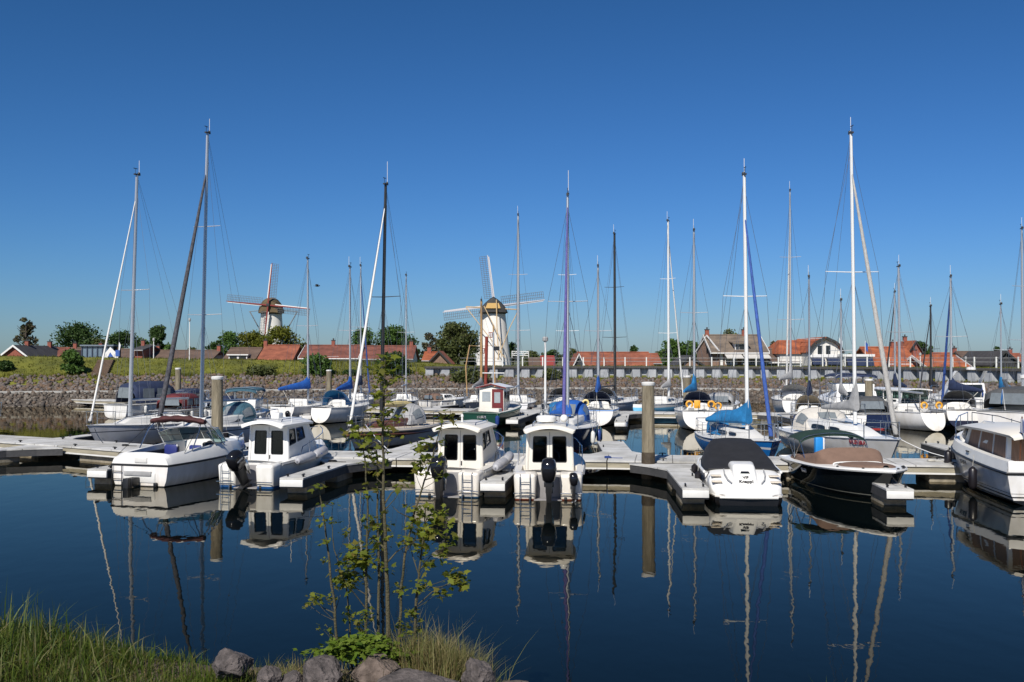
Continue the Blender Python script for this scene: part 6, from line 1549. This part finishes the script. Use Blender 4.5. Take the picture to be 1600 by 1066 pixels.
# ------------------------------------------------------------------ pontoons and mooring posts
FASC = mat('weathered_beam', (.30, .27, .20), .85, var=.3, scale=2, bump=.4, stretch=(.4, 4, 4))
FLOATM = mat('stained_concrete_float', (.22, .19, .14), .95, var=.4, scale=3, bump=.5)
SIDESHADE = mat('shade_dark_side', (.05, .05, .052), .8, var=.3)  # finger side beams: the shade on their side faces is put into this colour
ENDW = mat('white_end_board', (.66, .65, .62), .5, var=.06)
def cleat(parent, p, rz=0.):
    M = Matrix.Translation(p) @ Matrix.Rotation(rz, 4, 'Z')
    G().box((0, 0, .03), (.05, .05, .07)).tube([(-.12, 0, .065), (-.06, 0, .08), (.06, 0, .08), (.12, 0, .065)], .018, 6).xf(M).done('cleat', BLACK, parent)
def walkway(front, w_, labels, zt=.555, group='walkway sections of the pontoons', light=True):
    """polyline of front-edge points from left to right; one floating section per span"""
    pts = [V((p[0], p[1], 0)) for p in front]; back = []
    for i, p in enumerate(pts):
        d0 = (pts[i] - pts[i - 1]).normalized() if i else (pts[1] - pts[0]).normalized()
        d1 = (pts[i + 1] - pts[i]).normalized() if i < len(pts) - 1 else d0
        d = (d0 + d1).normalized(); back.append(p + V((-d.y, d.x, 0)) * w_)
    for i in range(len(pts) - 1):
        a, b, c, e = pts[i], pts[i + 1], back[i + 1], back[i]; ctr = (a + b + c + e) / 4
        an = math.atan2((b - a).y, (b - a).x); r = thing('pontoon_walkway', labels[i], 'pontoon', (ctr.x, ctr.y, 0), an, group)
        q = [Matrix.Rotation(-an, 3, 'Z') @ (p - ctr) for p in (a, b, c, e)]
        sh = [p * .0 + p for p in q]; d = (q[1] - q[0]).normalized(); n_ = V((-d.y, d.x, 0))
        sh = [q[0] + d * .02, q[1] - d * .02, q[2] - d * .02, q[3] + d * .02]
        G().prism([(p.x, p.y) for p in sh], zt - .06, zt).done('deck', GREYD, r, smooth=False)
        ins = [sh[0] + n_ * .04, sh[1] + n_ * .04, sh[2] - n_ * .04, sh[3] - n_ * .04]
        G().prism([(p.x, p.y) for p in ins], zt - .24, zt - .064).done('fascia', FASC, r, smooth=False)
        L_ = (q[1] - q[0]).length
        G().extr([sh[0] + n_ * .02 + V((0, 0, zt - .30)), sh[1] + n_ * .02 + V((0, 0, zt - .30)), sh[1] + n_ * .02 + V((0, 0, zt - .245)), sh[0] + n_ * .02 + V((0, 0, zt - .245))], n_ * .1).done('fender_strip', OFFW, r, smooth=False)
        nf = max(1, int(L_ / 4.2))
        for k in range(nf):
            u = (k + .5) / nf; m_ = q[0].lerp(q[1], u) + n_ * (w_ / 2); rz = math.atan2(d.y, d.x)
            G().box((m_.x, m_.y, -.02), (min(2.3, L_ * .5), w_ * .82, .62), rz).done('float', FLOATM, r, bev=.04)
        for u in (.2, .75):
            p = q[0].lerp(q[1], u) + n_ * .18; cleat(r, V((p.x, p.y, zt)), math.atan2(d.y, d.x))
            p = q[3].lerp(q[2], u) - n_ * .18; cleat(r, V((p.x, p.y, zt)), math.atan2(d.y, d.x))
    return back
def finger(label, root, end, w_=.72, flare=1.9, zt=.50, fl=1.3, group='finger pontoons'):
    a, b = V((root[0], root[1], 0)), V((end[0], end[1], 0)); d = (b - a).normalized(); n_ = V((-d.y, d.x, 0)); L_ = (b - a).length
    r = thing('finger_pontoon', label, 'pontoon', (a.x, a.y, 0), math.atan2(d.y, d.x), group)
    poly = [(0, -w_ / 2 - flare / 2), (fl * .6, -w_ / 2 - flare * .22), (fl * 1.35, -w_ / 2), (L_, -w_ / 2), (L_, w_ / 2), (fl * 1.35, w_ / 2), (fl * .6, w_ / 2 + flare * .22), (0, w_ / 2 + flare / 2)]
    G().prism(poly, zt - .05, zt).done('deck', GREYD, r, smooth=False)
    ins = [(x - (.02 if x == L_ else 0), y * .975) for x, y in poly]
    G().prism(ins, zt - .30, zt - .054).done('side_beam', SIDESHADE, r, smooth=False)
    G().box((L_ + .0, 0, zt - .155), (.06, w_ * .98, .20)).done('end_board', ENDW, r, bev=.01)
    for u in (.78, .3): G().box((L_ * u, 0, -.02), (1.6, w_ * .88, .5)).done('float', FLOATM, r, bev=.05)
    for s_ in (1, -1): cleat(r, V((L_ - .35, s_ * (w_ / 2 - .12), zt)))
    cleat(r, V((L_ * .55, w_ / 2 - .12, zt)))
    return r
FR = [(-27, 45.8), (-18, 40.6), (-14.2, 38.1), (-9.5, 36.5), (-4, 35.4), (3.2, 34.6), (12.5, 33.2), (21, 31.9), (33, 30.2)]
BK = walkway(FR, 2.3, ['left end of the near pontoon walkway at the picture edge', 'near walkway section in front of the grey sailing boat bow', 'near walkway section behind the open sports boat', 'near walkway section behind the white cabin boat with tilted engine', 'near walkway section between the saplings and the radar topped cabin boat', 'near walkway section beside the tall mooring post', 'near walkway section behind the brown covered speedboat and the right cruiser', 'right end of the near pontoon walkway beyond the right cruiser'])
def fr_at(x): 
    return float(np.interp(x, [p[0] for p in FR], [p[1] for p in FR]))
finger('near finger pontoon at the far left edge, seen from its dark side', (-18.6, 41.0), (-22.8, 35.8))
finger('near finger pontoon left of the open sports boat', (-11.9, 37.1), (-13.1, 32.4))
finger('near finger pontoon right of the cabin boat with tilted engine', (-5.55, 35.7), (-6.45, 30.0), .72, 2.2)
finger('near finger pontoon between the two cream cabin boats', (.15, 34.9), (-.55, 29.1))
finger('near finger pontoon left of the black covered speedboat', (5.35, 34.1), (4.95, 27.65), .72, 2.2)
finger('near finger pontoon right of the black hulled speedboat', (10.9, 33.3), (10.38, 27.45), .72, 2.2)
finger('back finger pontoon along the grey sailing boat at the left', (-19.9, 43.6), (-19.2, 47.6))
finger('back finger pontoon behind the cabin boat with tilted engine', (-11.0, 39.4), (-10.2, 46.0), .8)
finger('back finger pontoon along the wooden sailing boat', (-4.6, 37.9), (-2.9, 46.5), .8)
finger('back finger pontoon left of the tall mooring post', (3.9, 36.9), (4.15, 43.4), 1.1)
finger('back finger pontoon right of the big white sailing boat', (16.5, 35.0), (17.3, 42.5))
SR = [(-48, 94), (-24.5, 79), (-13, 73.2), (-4.2, 69.6), (4.0, 66.8), (10.5, 65), (17, 64), (23.5, 64.2), (33, 63)]
walkway(SR, 2.2, ['leftmost far walkway section beyond the grey boats', 'far walkway section behind the blue hooded boats', 'far walkway section behind the white round sterned boat', 'far walkway section left of the green fishing boat', 'far walkway section behind the boat with blue sheer band', 'far walkway section behind the boat with the orange buoys', 'far walkway section in front of the flybridge motor yacht', 'far walkway section behind the boat with lettered side'], .5)
finger('far finger pontoon beside the white boat with bright blue sail cover', (-13.0, 73.4), (-12.7, 63.0), .72)
finger('far finger pontoon right of the wooden boat', (-7.2, 70.8), (-5.6, 60.5), .72, 2.2)
finger('far finger pontoon right of the green fishing boat', (1.6, 67.6), (.0, 58.8), .72, 2.2)
finger('far finger pontoon right of the boat with yellow lifebuoy', (7.2, 65.9), (6.0, 56.5), .72, 2.2)
finger('far finger pontoon left of the small navy boat', (16.6, 64.1), (16.9, 54.6), .72)
finger('outer finger pontoon reaching toward the bank behind the wooden boat', (-6.2, 72.6), (-4.4, 77.5), .9)
finger('outer finger pontoon reaching toward the bank behind the lamp post', (2.4, 69.5), (4.4, 73.5), .8)
POSTM = mat('mooring_pile', (.165, .135, .085), .9, var=.45, scale=2.5, bump=.9, bscale=12, stretch=(3, 3, .35), col2=(.21, .18, .125))
WETM = mat('wet_pile', (.045, .032, .018), .7, var=.5, scale=4, bump=.8, bscale=20)
def pile(label, px, ytop, ybase, w_):
    b = P(px, ybase, 0); zt = zz(ytop, b.y); rr = w_ * b.y / 1600 / 2
    r = thing('mooring_post', label, 'mooring post', b, .15, 'wooden mooring posts')
    g = G().lathe([(rr * 1.05, -1), (rr * 1.04, .3), (rr, zt * .5), (rr * .97, zt - .12)], 14); g.done('shaft', POSTM, r)
    G().lathe([(rr * 1.08, -.9), (rr * 1.08, .55), (rr * 1.06, .85), (rr * 1.0, .9)], 14).done('weed_band', WETM, r)
    G().lathe([(rr * .99, zt - .12), (rr * 1.06, zt - .10), (rr * 1.06, zt - .02), (rr * .9, zt), (.02, zt + .01)], 14).done('cap', ENDW, r)
    if ybase > 700:
        pts = [(rr * 1.5 * math.cos(a), rr * 1.5 * math.sin(a), .42) for a in [2 * math.pi * k / 12 for k in range(13)]]
        G().tube(pts, .035, 6).done('guide_ring', STEEL, r)
pile('thick mooring post standing between two boats on the left, behind the open sports boat', 339, 588, 732, 18)
pile('tall mooring post in the centre right with wet brown foot', 1013, 597, 748, 20)
pile('dark mooring post beside the dark furled sail', 278, 575, 647, 9)
pile('mooring post in front of the dike bush', 514, 578, 634, 8.5)
pile('slender mooring post behind the orange buoys', 1073.5, 587, 664, 12)
pile('mooring post behind the grey furled foresail of the big white boat', 1358, 592, 664, 12)
def pedestal():
    p = P(1279, 716, .555); r = thing('power_pedestal', 'bright blue dockside power pedestal seen under the dark green sun top', 'pedestal', (p.x, p.y, .555), 0)
    G().box((0, 0, .36), (.26, .24, .72)).done('body', mat('bright_blue_plastic', (.02, .24, .62), .4, var=.05), r, bev=.03)
    G().box((.155, 0, .38), (.05, .22, .66)).done('socket_panel', WHITE, r, bev=.01)
    for k in range(4): G().box((.185, -.06, .15 + .15 * k), (.03, .09, .09)).done('socket', BLUET, r, bev=.01)
pedestal()

# ------------------------------------------------------------------ sailing boats and motor boats behind the front row
def hulltext(r, H, s, size, t, z, side, width, m):
    dt = width / 2 / H.L; a, b, c = (H.side_at(q, z, side, 0) for q in (t - dt, t + dt, t))
    x = (b - a).normalized(); d = H.side_at(t, z + .1, side, 0) - H.side_at(t, z - .1, side, 0)
    n = V((-x.y, x.x, 0)) * side; n = n if n.y * side > 0 else -n
    text(r, s, size, c + n * .022, x if side < 0 else -x, d, m, .004)
def sb(label, stern, ang, L, B, mt, ytop, **k):
    a = R(ang); ym = stern[1] + math.sin(a) * L * mt
    return sailboat(label, None, ang, L, B, mt, zz(ytop, ym), loc=(stern[0], stern[1], 0), **k)
WFURL = mat('white_furled_sail', (.66, .65, .62), .8, var=.10, scale=6, bump=.4, stretch=(3, 3, .6))
DFURL = mat('charcoal_furled_sail', (.035, .034, .04), .8, var=.6, scale=5, bump=.6, stretch=(3, 3, 1.2), col2=(.06, .06, .07))
PFURL = mat('purple_furled_sail', (.09, .08, .25), .8, var=.3, scale=5, bump=.5, stretch=(3, 3, .8))
BFURL = mat('blue_furled_sail', (.03, .08, .29), .8, var=.35, scale=5, bump=.5, stretch=(3, 3, .8))
GFURL = mat('grey_furled_sail', (.36, .35, .33), .85, var=.22, scale=5, bump=.7, stretch=(3, 3, .7))
AC = mat('blue_hull_paint', (.02, .06, .3), .3)
WOODROOF = mat('mahogany', (.115, .045, .025), .35, var=.35, scale=2, stretch=(1, 6, 6))
PALED = mat('pale_wood_deck', (.50, .44, .36), .6, var=.12, stretch=(1, 10, 1))
sb('grey hulled sailing boat with white furled foresail at the left', (-15.5, 52.4), -113.5, 8.0, 2.6, .68, 272, hm=HGREY, furl=WFURL, fr=.045, mr=.08, cover=None, hoodm=None, lad=False, hb=1.05, hs=.9)
sb('grey hulled sailing boat with dark furled foresail and tall mast beside the thick mooring post', (-12.5, 51.6), -107.5, 8.6, 2.7, .62, 206, hm=HGREY, furl=DFURL, fr=.11, mr=.08, hoodm=TEAL, sp=2, lad=False, fenders=((.62, 1, FENDK, .5), (.3, 1, FENDB, .5)), rake=1.7, furl_top=.88)
sb('white sailing boat with pitched bright blue sail cover, left of the round white stern', P(441, 660)[:2], 76, 6.4, 2.3, .58, 405, cover=BLUEC, swing=-18, hs=.95, motor=True, rake=.8, mr=.07, antenna=0)
sb('sailing boat with broad round white stern and blue hooded cockpit', P(502, 662)[:2], 74, 6.9, 2.4, .6, 418, hm=HW, cover=BLUEC, hoodm=BLUE2, hs=.95, tw=.55, cover_up=1.1, rake=.6, mr=.07, boomL=2.0, lad=False)
sb('sailing boat with navy sail cover and blue furled foresail behind the round white stern', (-12.1, 75.8), 84, 6.6, 2.2, .55, 416, cover=NAVY, furl=BFURL, fr=.06, mr=.07, rake=.5, cover_up=1.1, boomL=1.6)
r_, H_ = sb('cream wooden sailing boat with dark mast, mahogany cabin and pale canvas shelter behind the saplings', (-4.35, 51.3), -112, 7.4, 2.5, .6, 287, hm=hullmat('wooden_topsides', (.40, .41, .43), [(-.5, .05, (.05, .05, .06)), (.48, .66, (.10, .055, .04)), (.66, 1.45, (.50, .42, .33))], .3), furl=WFURL, fr=.066, mm=DMAST, mr=.08, roof=WOODROOF, hs=.78, hb=.88, dk=PALED, rake=1.9, hoodm=GREYC, lad=False, hw=1.15, antenna=.9, cover=None)
rubrail(r_, H_, PALED, .06, -.06, 'gunwale'); rubrail(r_, H_, WOODROOF, .055, -.22, 'rubbing_strake')
hulltext(r_, H_, 'ZEEMAN', .26, .66, .50, 1, 1.1, BLKT)
cv = [[(2.45 - .28 * u, .62 * math.cos(a), 1.4 + .26 * math.sin(a) + .03 * math.sin(5 * a)) for a in [R(8) + R(164) * k / 10 for k in range(11)]] for u in (0, 1, 2)]
G().loft([[(4.2, .1 * c, 1.86 + .1 * s_) for c, s_ in [(math.cos(2 * math.pi * k / 8), math.sin(2 * math.pi * k / 8)) for k in range(8)]], [(3., .16 * c, 1.84 + .16 * s_) for c, s_ in [(math.cos(2 * math.pi * k / 8), math.sin(2 * math.pi * k / 8)) for k in range(8)]], [(1.6, .1 * c, 1.8 + .1 * s_) for c, s_ in [(math.cos(2 * math.pi * k / 8), math.sin(2 * math.pi * k / 8)) for k in range(8)]]]).done('furled_mainsail', PALEY, r_)
sb('small sailing boat with thin grey mast behind the dark mast of the wooden boat', (-8.2, 75.2), 88, 5.6, 2.0, .55, 431, mr=.06, rake=.3, cover=None, antenna=0)
def fishing_boat():
    o = P(752, 668); r = thing('fishing_boat', 'small dark green fishing boat with cream wheelhouse and dark red door', 'fishing boat', o, R(74))
    L, B = 6.6, 2.6; H = Hull(r, L, B, .85, 1.25, HGREEN, tw=.86, mx=.5, bp=2., rake=.4, skeel=-.3)
    deck(r, H, GREYD, cock=(.03, .42, .84, .45)); rubrail(r, H, mat('green_gunwale', (.01, .06, .04), .4), .05, -.03)
    Bq, Tq, F, ctr = block(2.0, 3.5, .78, .72, .5, 2.25, .76, .7)
    w_ = G().hexa(Bq, Tq).done('wheelhouse', CREAM, r, bev=.03)
    G().extr(*panel(F['back'], .52, .03, .98, .95, .012, .03, ctr)).done('door', mat('dark_red_door', (.13, .012, .015), .5, var=.15), w_)
    G().extr(*panel(F['back'], .62, .48, .86, .84, .03, .03, ctr)).done('window', mat('pale_glass', (.3, .33, .35), .1), w_)
    G().extr(*panel(F['back'], .12, .52, .46, .86, .012, .03, ctr)).done('window', mat('pale_glass', (.3, .33, .35), .1), w_)
    for f in ('port', 'stbd'):
        for u0, u1 in ((.08, .45), (.55, .92)): G().extr(*panel(F[f], u0, .5, u1, .86, .012, .03, ctr)).done('window', DARKW, w_)
    G().extr([(1.85, .95, 2.2), (1.85, 0, 2.42), (1.85, -.95, 2.2), (1.85, -.95, 2.28), (1.85, 0, 2.5), (1.85, .95, 2.28)], (1.8, 0, 0)).done('roof', WHITE, w_, smooth=False)
    G().extr([(1.83, .95, 2.19), (1.83, 0, 2.41), (1.83, -.95, 2.19), (1.83, -.95, 2.27), (1.83, 0, 2.49), (1.83, .95, 2.27)], (.02, 0, 0)).done('roof_edge', mat('dark_red_door', (.13, .012, .015), .5), w_, smooth=False)
    ms = G().tube([(3.2, .25, 2.3), (3.2, .25, 5.6)], .045, 8).done('mast', ALU, r)
    G().box((3.2, .05, 4.6), (.2, .32, .25)).done('radar_reflector', BLACK, ms); G().tube([(3.2, -.45, 3.1), (3.2, .95, 3.1)], .03, 6).done('yard', WMAST, ms)
    G().box((.03, 0, .6), (.06, .55, .14)).done('name_plate', WHTT, r); text(r, 'VD 12', .14, (-.005, 0, .6), (0, -1, 0), (0, 0, 1), BLKT)
    G().box((1.2, -.5, .8), (.7, .6, .5)).done('engine_box', CREAM, r, bev=.03)
    fender(r, -.1, -1.0, .7, .6, .13, FENDB)
    for t in (.3, .6): p = H.S(t, 1, -.12, -.1); fender(r, p.x, p.y, p.z, .55, .12, FENDK)
fishing_boat()
r_, H_ = sb('traditional boat with red and brown wooden spars behind the green fishing boat', (-2.4, 72.3), 88, 7.4, 2.6, .5, 470, mm=TANM, mr=.11, rake=.4, hm=HBLACK, cover=GREYC, swing=-10, sp=1, antenna=0)
G().tube([(2.9, -.35, 1.3), (2.8, -.45, 5.6)], .12, 8).done('mizzen_mast', REDM, r_)
G().tube([(1.8, -1.1, 1.5), (1.5, -1.0, 6.4)], .08, 8, .05).done('spar', TANM, r_)
G().tube([(4.2, 1.1, 1.2), (4.2, 1.2, 3.4), (4.2, .9, 5.0)], .05, 6).done('spar', TANM, r_)
rb = random.Random(3)
for k in range(5): G().ell((1.5 + .9 * k, rb.uniform(-.7, .7), 1.45 + rb.uniform(0, .5)), (.45, .3, .28), 9, 6).done('bundle', GREYC if k % 2 else DGREYC, r_)
sb('sailing boat with bare tall pale mast in front of the white mill', (.15, 71.4), 86, 8.6, 2.7, .52, 337, mr=.105, rake=.4, sp=2, hm=HGREY, cover=None)
def dinghy():
    r = thing('inflatable_dinghy', 'grey inflatable dinghy beside the outer finger pontoon behind the fishing boat', 'dinghy', (1.6, 73.6, 0), R(60))
    G().tube([(-1.2, .6, .28), (.3, .62, .3), (1.0, .45, .36), (1.35, 0, .42), (1.0, -.45, .36), (.3, -.62, .3), (-1.2, -.6, .28)], .23, 10).done('tube', GREYC, r)
    G().box((0, 0, .15), (2.1, 1.0, .08)).done('floor', DGREYC, r); G().box((-1.1, 0, .32), (.06, 1.0, .42)).done('transom', WOODV, r); G().box((-.2, 0, .42), (.25, 1.1, .04)).done('seat', TEAK, r)
dinghy()
sb('sailing boat with purple furled foresail and blue covers behind the radar topped cabin boat', (2.95, 50.2), -96, 8.0, 2.7, .55, 305, hm=HNAVY, furl=PFURL, fr=.075, cover=BLUEC, hoodm=BLUEC, swing=30, mr=.075, lad=False, hs=1.0, rake=.6, furl_top=.97, antenna=.95, cov_h=.3, cov_w=.2, cover_up=.45, boomL=1.7, fenders=((.55, 1, FENDB, .6), (.7, 1, FENDW, .6), (.35, 1, TEAL, .7)), boomz=1.5)
sb('black hulled sailing boat with green sail cover behind the purple furled sail', (2.9, 70.2), 74, 8.0, 2.6, .52, 337, hm=HBLACK, cover=mat('green_canvas', (.01, .09, .06), .85, var=.3), mm=WMAST, mr=.095, sp=2, rake=.3, hoodm=DGREYC, cover_up=1.6, boomL=1.2)
sb('white sailing boat with blue band along its rim and pale yellow lifebuoy', P(931, 667)[:2], 83, 6.8, 2.55, .56, 417, hm=HW, stripe=LBLUE, cover=BLUEC, hoodm=NAVY, buoys=(PALEY,), mr=.085, rake=.6, tw=.78, hs=.98, srake=-.2, cover_up=1.1)
sb('grey sailing boat with black mast and dark hood left of the tall mooring post', (5.4, 71.0), 62, 8.8, 2.9, .52, 366, mm=DMAST, mr=.10, hm=HGREY, hoodm=DGREYC, sp=2, rake=.3, cover=None)
sb('light blue sailing boat with pale boom tent left of the slender mooring post', (9.0, 70.0), 56, 6.6, 2.3, .60, 346, hm=HLBLUE, mm=WMAST, mr=.085, furl=WFURL, fr=.06, cover=GREYC, cover_up=1.6, rake=.2, boomL=1.2, sp=2)
r_, H_ = sb('white sailing boat with two orange lifebuoys on its stern', P(1094, 673)[:2], 84, 7.6, 2.45, .58, 361, hm=HW, cover=BLUE2, hoodm=NAVY, buoys=(YELLOW, YELLOW), mr=.08, rake=.3, tw=.78, hs=1.05, srake=-.3, boomL=1.9, cover_up=1.5, swing=-22)
horseshoe(r_, .2, -1.0, 1.35, YELLOW); G().box((.1, .15, 1.45), (.12, .35, .45)).done('yellow_bag', YELLOW, r_, bev=.05)
r_, H_ = sb('blue hulled sailing boat with azure sail cover behind the black covered speedboat', (9.0, 45.3), -86, 7.8, 2.7, .60, 272, hm=HBLUE, furl=BFURL, fr=.078, cover=BLUE2, hoodm=BLUE2, mm=WMAST, mr=.08, swing=28, lad=False, hs=.76, hb=.96, boomz=1.5, cover_up=.95, cov_w=.22, cov_h=.42, boomL=2.3, rake=1.6, furl_top=.85)
sb('white sailing boat with clear dome hood and grey sail cover', (19.2, 69.0), 80, 8.2, 2.8, .56, 299, hm=HW, furl=WFURL, fr=.075, hoodm=GREYC, cover=GREYC, mm=ALU, mr=.08, sp=2, cover_up=1.7, boomL=1.8, rake=.4, hs=1.15, hb=1.35, boomz=2.6, swing=-30)
sb('small navy hulled sailing boat with navy sail cover and cream hood', P(1262, 677)[:2], 72, 6.0, 2.1, .55, 434, hm=HNAVY, cover=NAVY, hoodm=mat('cream_canvas', (.45, .38, .28), .85, var=.15), mr=.06, rake=.4, cover_up=.9, boomL=2.2, hs=.95)
r_, H_ = sb('big white sailing boat with grey furled foresail and red letters at the bow', (13.25, 47.2), -86, 10.2, 3.3, .62, 207, hm=HW, furl=GFURL, fr=.10, mm=WMAST, mr=.074, sp=1, hs=.82, hb=1.06, coach=.5, hoodm=mat('cream_hood', (.52, .49, .44), .85, var=.1), cover=GREYC, lad=False, rake=1.3, furl_top=.88, cover_up=1.2, cov_h=.25, boomL=2.3, boomz=2.0, swing=12, hw=1.1, dk=WHITE, roof=WHITE)
hulltext(r_, H_, 'FILDERA', .22, .84, .82, -1, .9, REDT)
sb('sailing boat with black furled foresail and navy cover behind the flat roofed motor yacht', (28.5, 73.2), 88, 6.0, 1.9, .56, 457, furl=DFURL, fr=.07, cover=NAVY, mr=.07, rake=.3, cover_up=1.2)
r_, H_ = sb('white sailing boat with dark name letters along its side and orange lifebuoys', P(1457, 674)[:2], 96, 7.4, 2.5, .50, 417, hm=HW, buoys=(YELLOW, YELLOW), mr=.075, rake=-.4, tw=.54, hs=1.0, srake=-.5, cover=None, sp=1)
hulltext(r_, H_, 'SONDER', .50, .40, .60, 1, 2.2, BLKT)
p = H_.side_at(.70, .72, 1, .02); G().extr([p + V((.2, -.03, -.35)), p + V((.2, 0, .2)), p + V((-.15, .03, .2)), p + V((-.15, 0, -.35))], (0, .012, 0)).done('emblem', NAVY, r_, smooth=False)
sb('small sailing boat with short dark mast and black sail cover', (30.9, 73.0), 88, 5.4, 1.9, .52, 479, mm=DMAST, mr=.08, cover=BLACKC, cover_up=1.7, rake=.2, furl=DFURL, fr=.06, boomL=1.5)
sb('white sailing boat with navy sail cover, dark hood and blue furled foresail at the right', P(1508, 673)[:2], 76, 7.8, 2.7, .55, 433, hm=hullmat('white_over_navy', (.68, .67, .65), [(-.5, .55, (.014, .016, .035))]), cover=NAVY, hoodm=DGREYC, furl=BFURL, fr=.08, mr=.08, rake=.3, hs=1.1, boomL=2.6, swing=30, lad=False)
sb('small sailing boat with thin mast at the far right behind the grey canopied yacht', (32.6, 65.8), 86, 5.6, 2.0, .52, 476, mr=.055, rake=.2, cover=BLUE2, cover_up=1.)
sb('sailing boat at the right edge, its pale mast cut by the frame', (31.1, 59.4), 84, 7.6, 2.4, .5, 358, mr=.08, rake=.2, sp=2, cover=None)

motor_yacht('white motor boat with navy canvas canopy at the left near the bank', (180, 655), 58, 6.6, 2.6, HW, .95, 1.2, canopy=NAVY, cpos=(.12, .62), cz=1.25, cab=(.60, .85), ch=.35)
motor_yacht('dark motor boat with red canvas behind the grey sailing boat', None, 80, 5.6, 2.2, HBLACK, .85, 1.05, canopy=REDC, cpos=(.1, .55), cz=.8, cab=(.55, .8), ch=.3, loc=(-21.0, 62.0, 0))
motor_yacht('small motor boat with navy cover beside the dark mooring post', None, 84, 5.2, 2.1, HW, .8, 1., canopy=NAVY, cpos=(.1, .6), cz=.85, cab=(.58, .8), ch=.3, loc=(-23.6, 72.2, 0))
motor_yacht('white motor boat with teal sun top behind the thick mooring post', None, 88, 5.8, 2.3, HW, .8, 1.0, canopy=None, fly=TEAL, cab=(.25, .75), ch=.35, loc=(-15.6, 57.2, 0))
motor_yacht('small white boat with brown cabin side near the rubble behind the wooden boat', None, 40, 4.4, 1.9, HW, .6, .8, cab=(.3, .7), ch=.5, canopy=BROWNC, cpos=(.08, .3), cz=.5, loc=(-7.0, 82.2, 0))
motor_yacht('white flybridge motor yacht with navy sun top', None, 87, 9.2, 3.5, HBW, .98, 1.45, cab=(.2, .74), ch=.8, fly=NAVY, loc=(23.2, 67.4, 0))
motor_yacht('white motor yacht with flat white roof over dark windows', None, 106, 7.6, 3.0, HW, .88, 1.25, cab=(.18, .74), ch=.38, dark_roof=.6, loc=(27.4, 67.8, 0))
motor_yacht('white motor yacht with black bottom and grey canopy at the right edge', None, 42, 7.6, 3.0, HBW, 1.35, 1.9, cab=(.36, .82), ch=.65, canopy=DGREYC, cpos=(.05, .46), cz=1.0, arch=True, loc=(24.6, 51.2, 0), flag=LBLUE)
motor_yacht('white motor yacht with curved windscreen between the navy sail cover and the right edge', None, 92, 7.0, 2.7, HW, 1.1, 1.5, cab=(.2, .76), ch=1.25, arch=True, loc=(30.2, 66.0, 0), flag=BLUET)
motor_yacht('white motor boat bow cut by the left picture edge', None, -14, 7., 2.5, HW, .95, 1.25, cab=(.3, .72), ch=.5, loc=(-31.7, 51.6, 0))

motor_yacht('small white motor boat beyond the far walkway right of the orange lifebuoys', None, 70, 5.2, 2.1, HW, .9, 1.15, cab=(.3, .75), ch=.55, canopy=GREYC, cpos=(.06, .32), cz=.7, loc=(13.6, 67.6, 0))
motor_yacht('small white open motor boat moored right of the green fishing boat', None, 96, 4.6, 1.9, HW, .7, .9, cab=(.35, .7), ch=.4, loc=(3.1, 60.6, 0), canopy=BLUE2, cpos=(.05, .35), cz=.6)
motor_yacht('low white cabin boat left of the flat roofed motor yacht', None, 82, 5.6, 2.2, HNAVY, .9, 1.15, cab=(.32, .78), ch=.6, canopy=DGREYC, cpos=(.05, .36), cz=.8, loc=(20.3, 57.6, 0))
motor_yacht('small white cabin boat left of the white boat with pitched blue cover', None, 80, 5.0, 2.0, HW, .8, 1.0, cab=(.3, .75), ch=.5, loc=(-18.6, 64.6, 0), canopy=NAVY, cpos=(.05, .34), cz=.7)
sb('slim white sailing boat with bare mast right of the small navy boat', (18.8, 56.6), 82, 6.2, 2.1, .55, 470, mr=.055, rake=.3, cover=GREYC, cover_up=.8, boomL=1.8)
# mooring lines lying in sight
def line(label, a, b, sag=.1, m=ROPE, rr=.012):
    a, b = V(a), V(b); tag(G().tube([a.lerp(b, k / 8) + V((0, 0, -sag * math.sin(math.pi * k / 8))) for k in range(9)], rr, 5).done('mooring_line', m), label, 'rope', 'mooring lines')
line('pale mooring line from the wooden sailing boat down to the near walkway', (-6.6, 46.2, 1.0), (-4.5, 37.6, .6), .05, WHTT, .02)
line('pale mooring line sagging from the big white boat to the near walkway', (14.2, 38., 1.1), (16.6, 35.2, .6), .35, WHTT, .016)
line('dark mooring line from the grey sailing boat bow to the near walkway', (-18.4, 45.2, .9), (-16.6, 41.6, .58), .06, BLACK, .016)
line('dark mooring line from the black speedboat to the finger end on its right', (10.5, 28.6, .85), (10.5, 27.9, .6), .03, BLACK, .014)
line('dark mooring line from the black covered speedboat to the finger on its left', (5.55, 28.9, .8), (5.2, 28.1, .6), .03, BLACK, .014)

rl = random.Random(9)
def coil(label, px, py, z, rr=.16, m=BLACK):
    p = P(px, py, z); pts = [(p.x + rr * (1 - .12 * k / 9) * math.cos(k * .7) * (1.3 if k > 20 else 1), p.y + rr * .8 * math.sin(k * .7), z + .012 + .002 * k) for k in range(24)]
    pts += [(pts[-1][0] + .12 * k, pts[-1][1] + .05 * math.sin(k), z + .014) for k in range(1, 6)]
    tag(G().tube(pts, .014, 5).done('rope_coil', m), label, 'rope', 'ropes lying on the pontoons')
coil('dark rope coil on the finger right of the cabin boat with tilted engine', 520, 722, .5)
coil('dark rope coil on the finger between the two cream cabin boats', 780, 738, .5, .13)
coil('dark rope coil on the near walkway left of the open sports boat', 196, 697, .555, .14)
coil('pale rope coil on the near walkway behind the right cruiser bow', 1455, 721, .555, .14, ROPE)
coil('blue rope coil on the near walkway beside the tall mooring post', 950, 716, .555, .13, FENDB)
